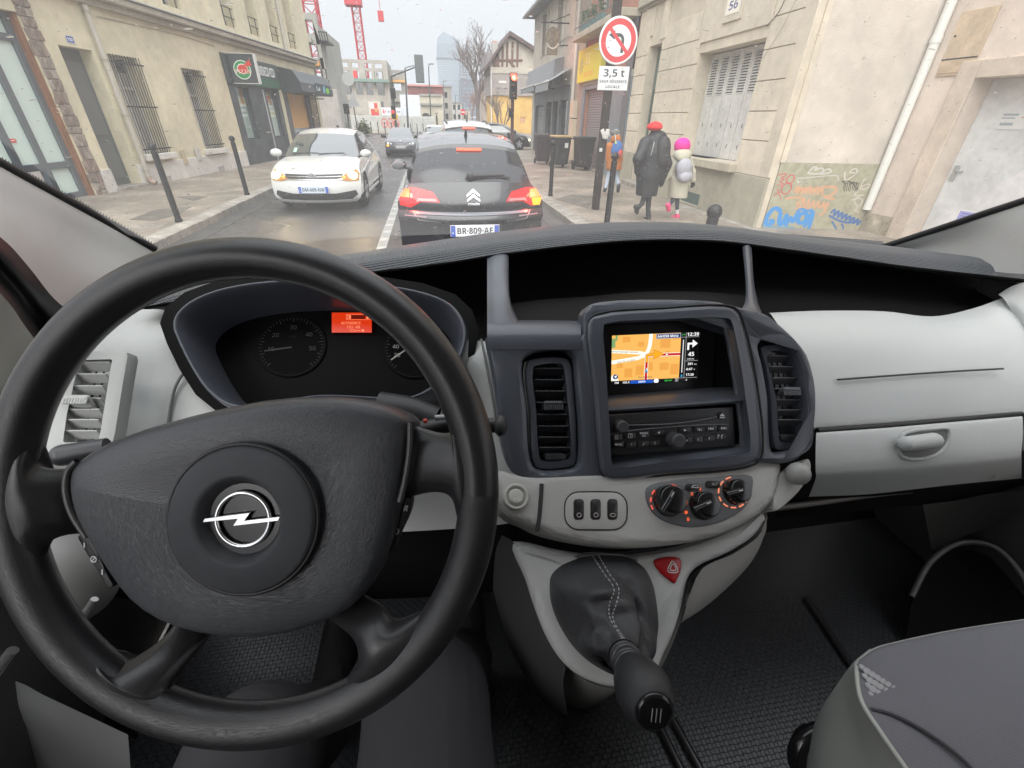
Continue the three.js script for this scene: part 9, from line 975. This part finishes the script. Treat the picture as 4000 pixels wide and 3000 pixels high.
  // control pads
  for (const [pts, marks] of [[[[1570, 1945], [1604, 1948], [1596, 2010], [1560, 2090], [1530, 2165], [1515, 2160], [1520, 2090], [1545, 2030]], [[1582, 1985, 'R'], [1546, 2076, 'O']]], [[[300, 2095], [335, 2090], [380, 2160], [420, 2250], [440, 2290], [420, 2300], [370, 2220], [320, 2140]], [[330, 2130, '▲'], [365, 2185, '⊘'], [400, 2235, '|']]]]) { const b = part(t, 'control_pad', W.plate(smooth(pts, 3), { depth: 0.012, bevel: 0.002, off: -0.012 }), mBlack); for (const [x, y, s] of marks) part(b, 'marking', W.face(x - 24, y - 24, x + 24, y + 24, -0.0112), M(0xffffff, 0.6, { transparent: true, alphaTest: 0.4, map: canvasTex(48, 48, (c, w, h) => { c.clearRect(0, 0, w, h); c.fillStyle = c.strokeStyle = '#c4c4c6'; c.lineWidth = 4; if (s.length === 1 && /[RO]/.test(s)) { c.font = 'italic bold 32px sans-serif'; c.textAlign = 'center'; c.fillText(s, w / 2, 36); } else if (s === '⊘') { c.beginPath(); c.arc(24, 24, 11, 0, 7); c.stroke(); c.beginPath(); c.moveTo(16, 32); c.lineTo(32, 16); c.stroke(); } else c.fillRect(20, 14, 6, 20); }) })); }
  part(t, 'airbag_mark', [tube([[925, 2352], [960, 2345], [1050, 2350]].map(([x, y]) => q(x, y, 0.0065)), 0.0009, 4), tube([[925, 2378], [1000, 2372], [1052, 2376]].map(([x, y]) => q(x, y, 0.0062)), 0.0009, 4), tube([[950, 2400], [985, 2394], [1040, 2402]].map(([x, y]) => q(x, y, 0.0058)), 0.0009, 4)], M([0.05, 0.05, 0.054], 0.4));
  for (const s of [[[1445, 1735], [1470, 1728], [1490, 1732], [1478, 1748], [1450, 1748]], [[370, 1850], [395, 1846], [430, 1838], [405, 1866], [380, 1870]]]) part(t, 'horn_mark', tube(s.map(([x, y]) => q(x, y, 0.008)), 0.0009, 4, 30, true), M([0.05, 0.05, 0.054], 0.4));
  // column and stalks stay with the van
  const cl = part(dash, 'column_cowl', rod(W.P(0, -0.03, -0.05), W.P(0, -0.035, -0.25), 0.05, 0.06, 28), M([0.2, 0.2, 0.195], 0.6)); part(dash, 'column_top', [tube(A([[1480, 1590, 0.55], [1600, 1612, 0.55], [1700, 1650, 0.55]]), 0.02, 12)], mBlack);
  const sr = part(dash, 'wiper_stalk', [rod(at(1560, 1700, 0.47), at(1780, 1658, 0.475), 0.011, 0.0105, 14), rod(at(1780, 1658, 0.475), at(1935, 1662, 0.48), 0.0095, 0.008, 14)], mBlack); const kb = at(1955, 1664, 0.478); part(sr, 'stalk_end', put(new THREE.SphereGeometry(1, 20, 14).scale(0.0075, 0.0118, 0.0118), mat4(W.e1, W.e2, W.n, kb)), mLever); part(sr, 'stalk_band', rod(at(1700, 1632, 0.458), at(1770, 1628, 0.459), 0.003, 0.003, 8), M([0.35, 0.35, 0.37], 0.4)); part(sr, 'mark', rod(at(1655, 1645, 0.455), at(1668, 1644, 0.455), 0.0025, 0.0025, 6), M([0.5, 0.05, 0.04], 0.5));
  part(dash, 'light_stalk', [rod(at(420, 1745, 0.44), at(245, 1778, 0.43), 0.009, 0.0105, 14), new THREE.SphereGeometry(0.0105, 14, 10).translate(...at(245, 1778, 0.43).toArray())], M([0.05, 0.052, 0.058], 0.35));
  part(dash, 'ignition_key', [rod(at(370, 2340, 0.5), at(310, 2430, 0.5), 0.004, 0.004, 8)], mChrome); part(dash, 'bonnet_lever', [rod(at(50, 2540, 0.5), at(-40, 2660, 0.5), 0.006, 0.006, 8)], mChrome); part(dash, 'column_bulge', new THREE.SphereGeometry(0.05, 20, 14).scale(1, 1.2, 1).translate(...at(260, 2260, 0.53).toArray()), M([0.2, 0.2, 0.195], 0.6));
}
{ // passenger seat
  const hs = (l, h) => l.map(([x, y], i) => onY(x, y, h)), t = thing('passenger_seat', 'grey cloth passenger seat cushion with pale side bolster', 'seat', onY(3800, 2900, 0.66)), cloth = M([0.15, 0.15, 0.168], 0.85, { side: THREE.DoubleSide, bumpMap: rep(knitTex, 22), bumpScale: 0.0006 }), pale = M([0.3, 0.31, 0.29], 0.75, sided);
  const a = [[3352, 2588], [3420, 2540], [3520, 2512], [3700, 2474], [3900, 2442], [4250, 2395]], b = [[3346, 2620], [3430, 2580], [3530, 2556], [3700, 2522], [3900, 2490], [4260, 2445]], c = [[3366, 2740], [3450, 2712], [3560, 2690], [3740, 2660], [3950, 2632], [4300, 2590]], d = [[3440, 2860], [3530, 2846], [3640, 2832], [3820, 2812], [4010, 2796], [4350, 2770]], e = [[3545, 3010], [3630, 3010], [3740, 3010], [3900, 3005], [4100, 3000], [4450, 2990]], f = [[3690, 3220], [3780, 3230], [3900, 3240], [4050, 3250], [4250, 3260], [4600, 3260]];
  const A0 = hs(a, 1.0), top = part(t, 'cushion', sheet([A0.map(p => p.clone().add(V(0, -0.09, 0.02))), A0, hs(b, 1.018), hs(c, 1.025), hs(d, 1.03), hs(e, 1.03), hs(f, 1.03)], 5, 4), cloth);
  const edge = [...[[3420, 2540], [3352, 2588], [3346, 2620], [3366, 2740], [3440, 2860], [3545, 3010], [3690, 3220]].map(([x, y], i) => onY(x, y, [1.0, 1.0, 1.018, 1.025, 1.03, 1.03, 1.03][i]))], o1 = [[3380, 2552, 0.985], [3318, 2606, 0.975], [3296, 2660, 0.965], [3296, 2780, 0.96], [3330, 2910, 0.955], [3390, 3060, 0.955], [3480, 3280, 0.955]].map(q => onY(...q)), o2 = o1.map((p, i) => p.clone().add(V(-0.012, -0.09, 0.01))), o3 = o1.map(p => p.clone().add(V(0.01, -0.22, 0.02)));
  part(t, 'side_bolster', sheet([edge, edge.map((p, i) => p.clone().lerp(o1[i], 0.5).add(V(0, 0.006, 0))), o1, o2, o3], 4, 4), pale); part(t, 'piping', tube(edge, 0.0028, 6, 80), M([0.42, 0.43, 0.4], 0.6)); part(t, 'front_piping', tube(A0, 0.003, 6, 80), M([0.4, 0.41, 0.38], 0.6));
  part(t, 'front_face', sheet([A0.map(p => p.clone().add(V(0, -0.003, -0.002))), A0.map(p => p.clone().add(V(0, -0.12, 0.0))), A0.map(p => p.clone().add(V(0, -0.3, 0.05)))], 3, 4), M([0.03, 0.03, 0.032], 0.8, sided));
  const dots = []; for (let i = 0; i < 14; i++) for (let j = 0; j < 9; j++) { const x = 3368 + i * 21 + (j % 2) * 10 + j * 6, y = 2606 + j * 18 + i * 13; if (i > 13 - Math.abs(j - 5)) continue; const p = onY(x, y, 1.0235), k = 1 - i / 15; dots.push(new THREE.SphereGeometry(0.0032 * k + 0.0008, 8, 5).scale(1, 0.35, 1).translate(p.x, p.y, p.z)); } const dm = part(t, 'cloth_dots', dots, M([0.34, 0.34, 0.35], 0.6)); dm.userData.kind = 'stuff';
  part(t, 'seam', tube([[3400, 2770, 1.027], [3480, 2790, 1.03], [3600, 2850, 1.033], [3740, 2950, 1.034], [3850, 3060, 1.034]].map(q => onY(...q)), 0.0022, 6), M([0.05, 0.05, 0.054], 0.8));
  const hc = onY(3215, 2960, 0.8); part(t, 'recliner_ring', put(new THREE.TorusGeometry(0.04, 0.013, 10, 32), mat4(camR, camU, camF.clone().negate(), hc)), mGloss); part(t, 'recliner_hub', put(new THREE.CylinderGeometry(0.03, 0.03, 0.02, 24).rotateX(Math.PI / 2), mat4(camR, camU, camF.clone().negate(), hc.clone().addScaledVector(camF, 0.02))), mBlack);
}
{ // the driver's legs in dark trousers
  const t = thing('person', "driver's legs in dark trousers below the steering wheel", 'person', V(-0.18, 0.62, 0.05)); const k = [V(-0.27, 0.935, -0.27), V(-0.055, 0.94, -0.3)];
  part(t, 'trousers', flesh([limb(V(-0.27, 0.91, 0.3), k[0], 0.095, 0.078), limb(k[0], V(-0.25, 0.68, -0.42), 0.076, 0.055), limb(V(-0.07, 0.91, 0.3), k[1], 0.095, 0.08), limb(k[1], V(0.0, 0.68, -0.48), 0.076, 0.055), mass(V(-0.17, 0.92, 0.36), 0.19, 0.12, 0.14)], 0.013, 0.022, 0.0016), M([0.03, 0.029, 0.034], 0.85, { bumpMap: rep(knitTex, 16), bumpScale: 0.0008 }));
  for (const [a, b] of [[V(-0.25, 0.68, -0.42), V(-0.26, 0.66, -0.6)], [V(0, 0.68, -0.48), V(0.01, 0.67, -0.66)]]) part(t, 'shoe', flesh([limb(a, b, 0.045, 0.04)], 0.012, 0.01), mBlack);
}
// ---------------------------------------------------------------- wet winter air
scene.fog = new THREE.FogExp2(new THREE.Color(0.86, 0.89, 0.95), 0.0006);
renderer.render(scene, camera);
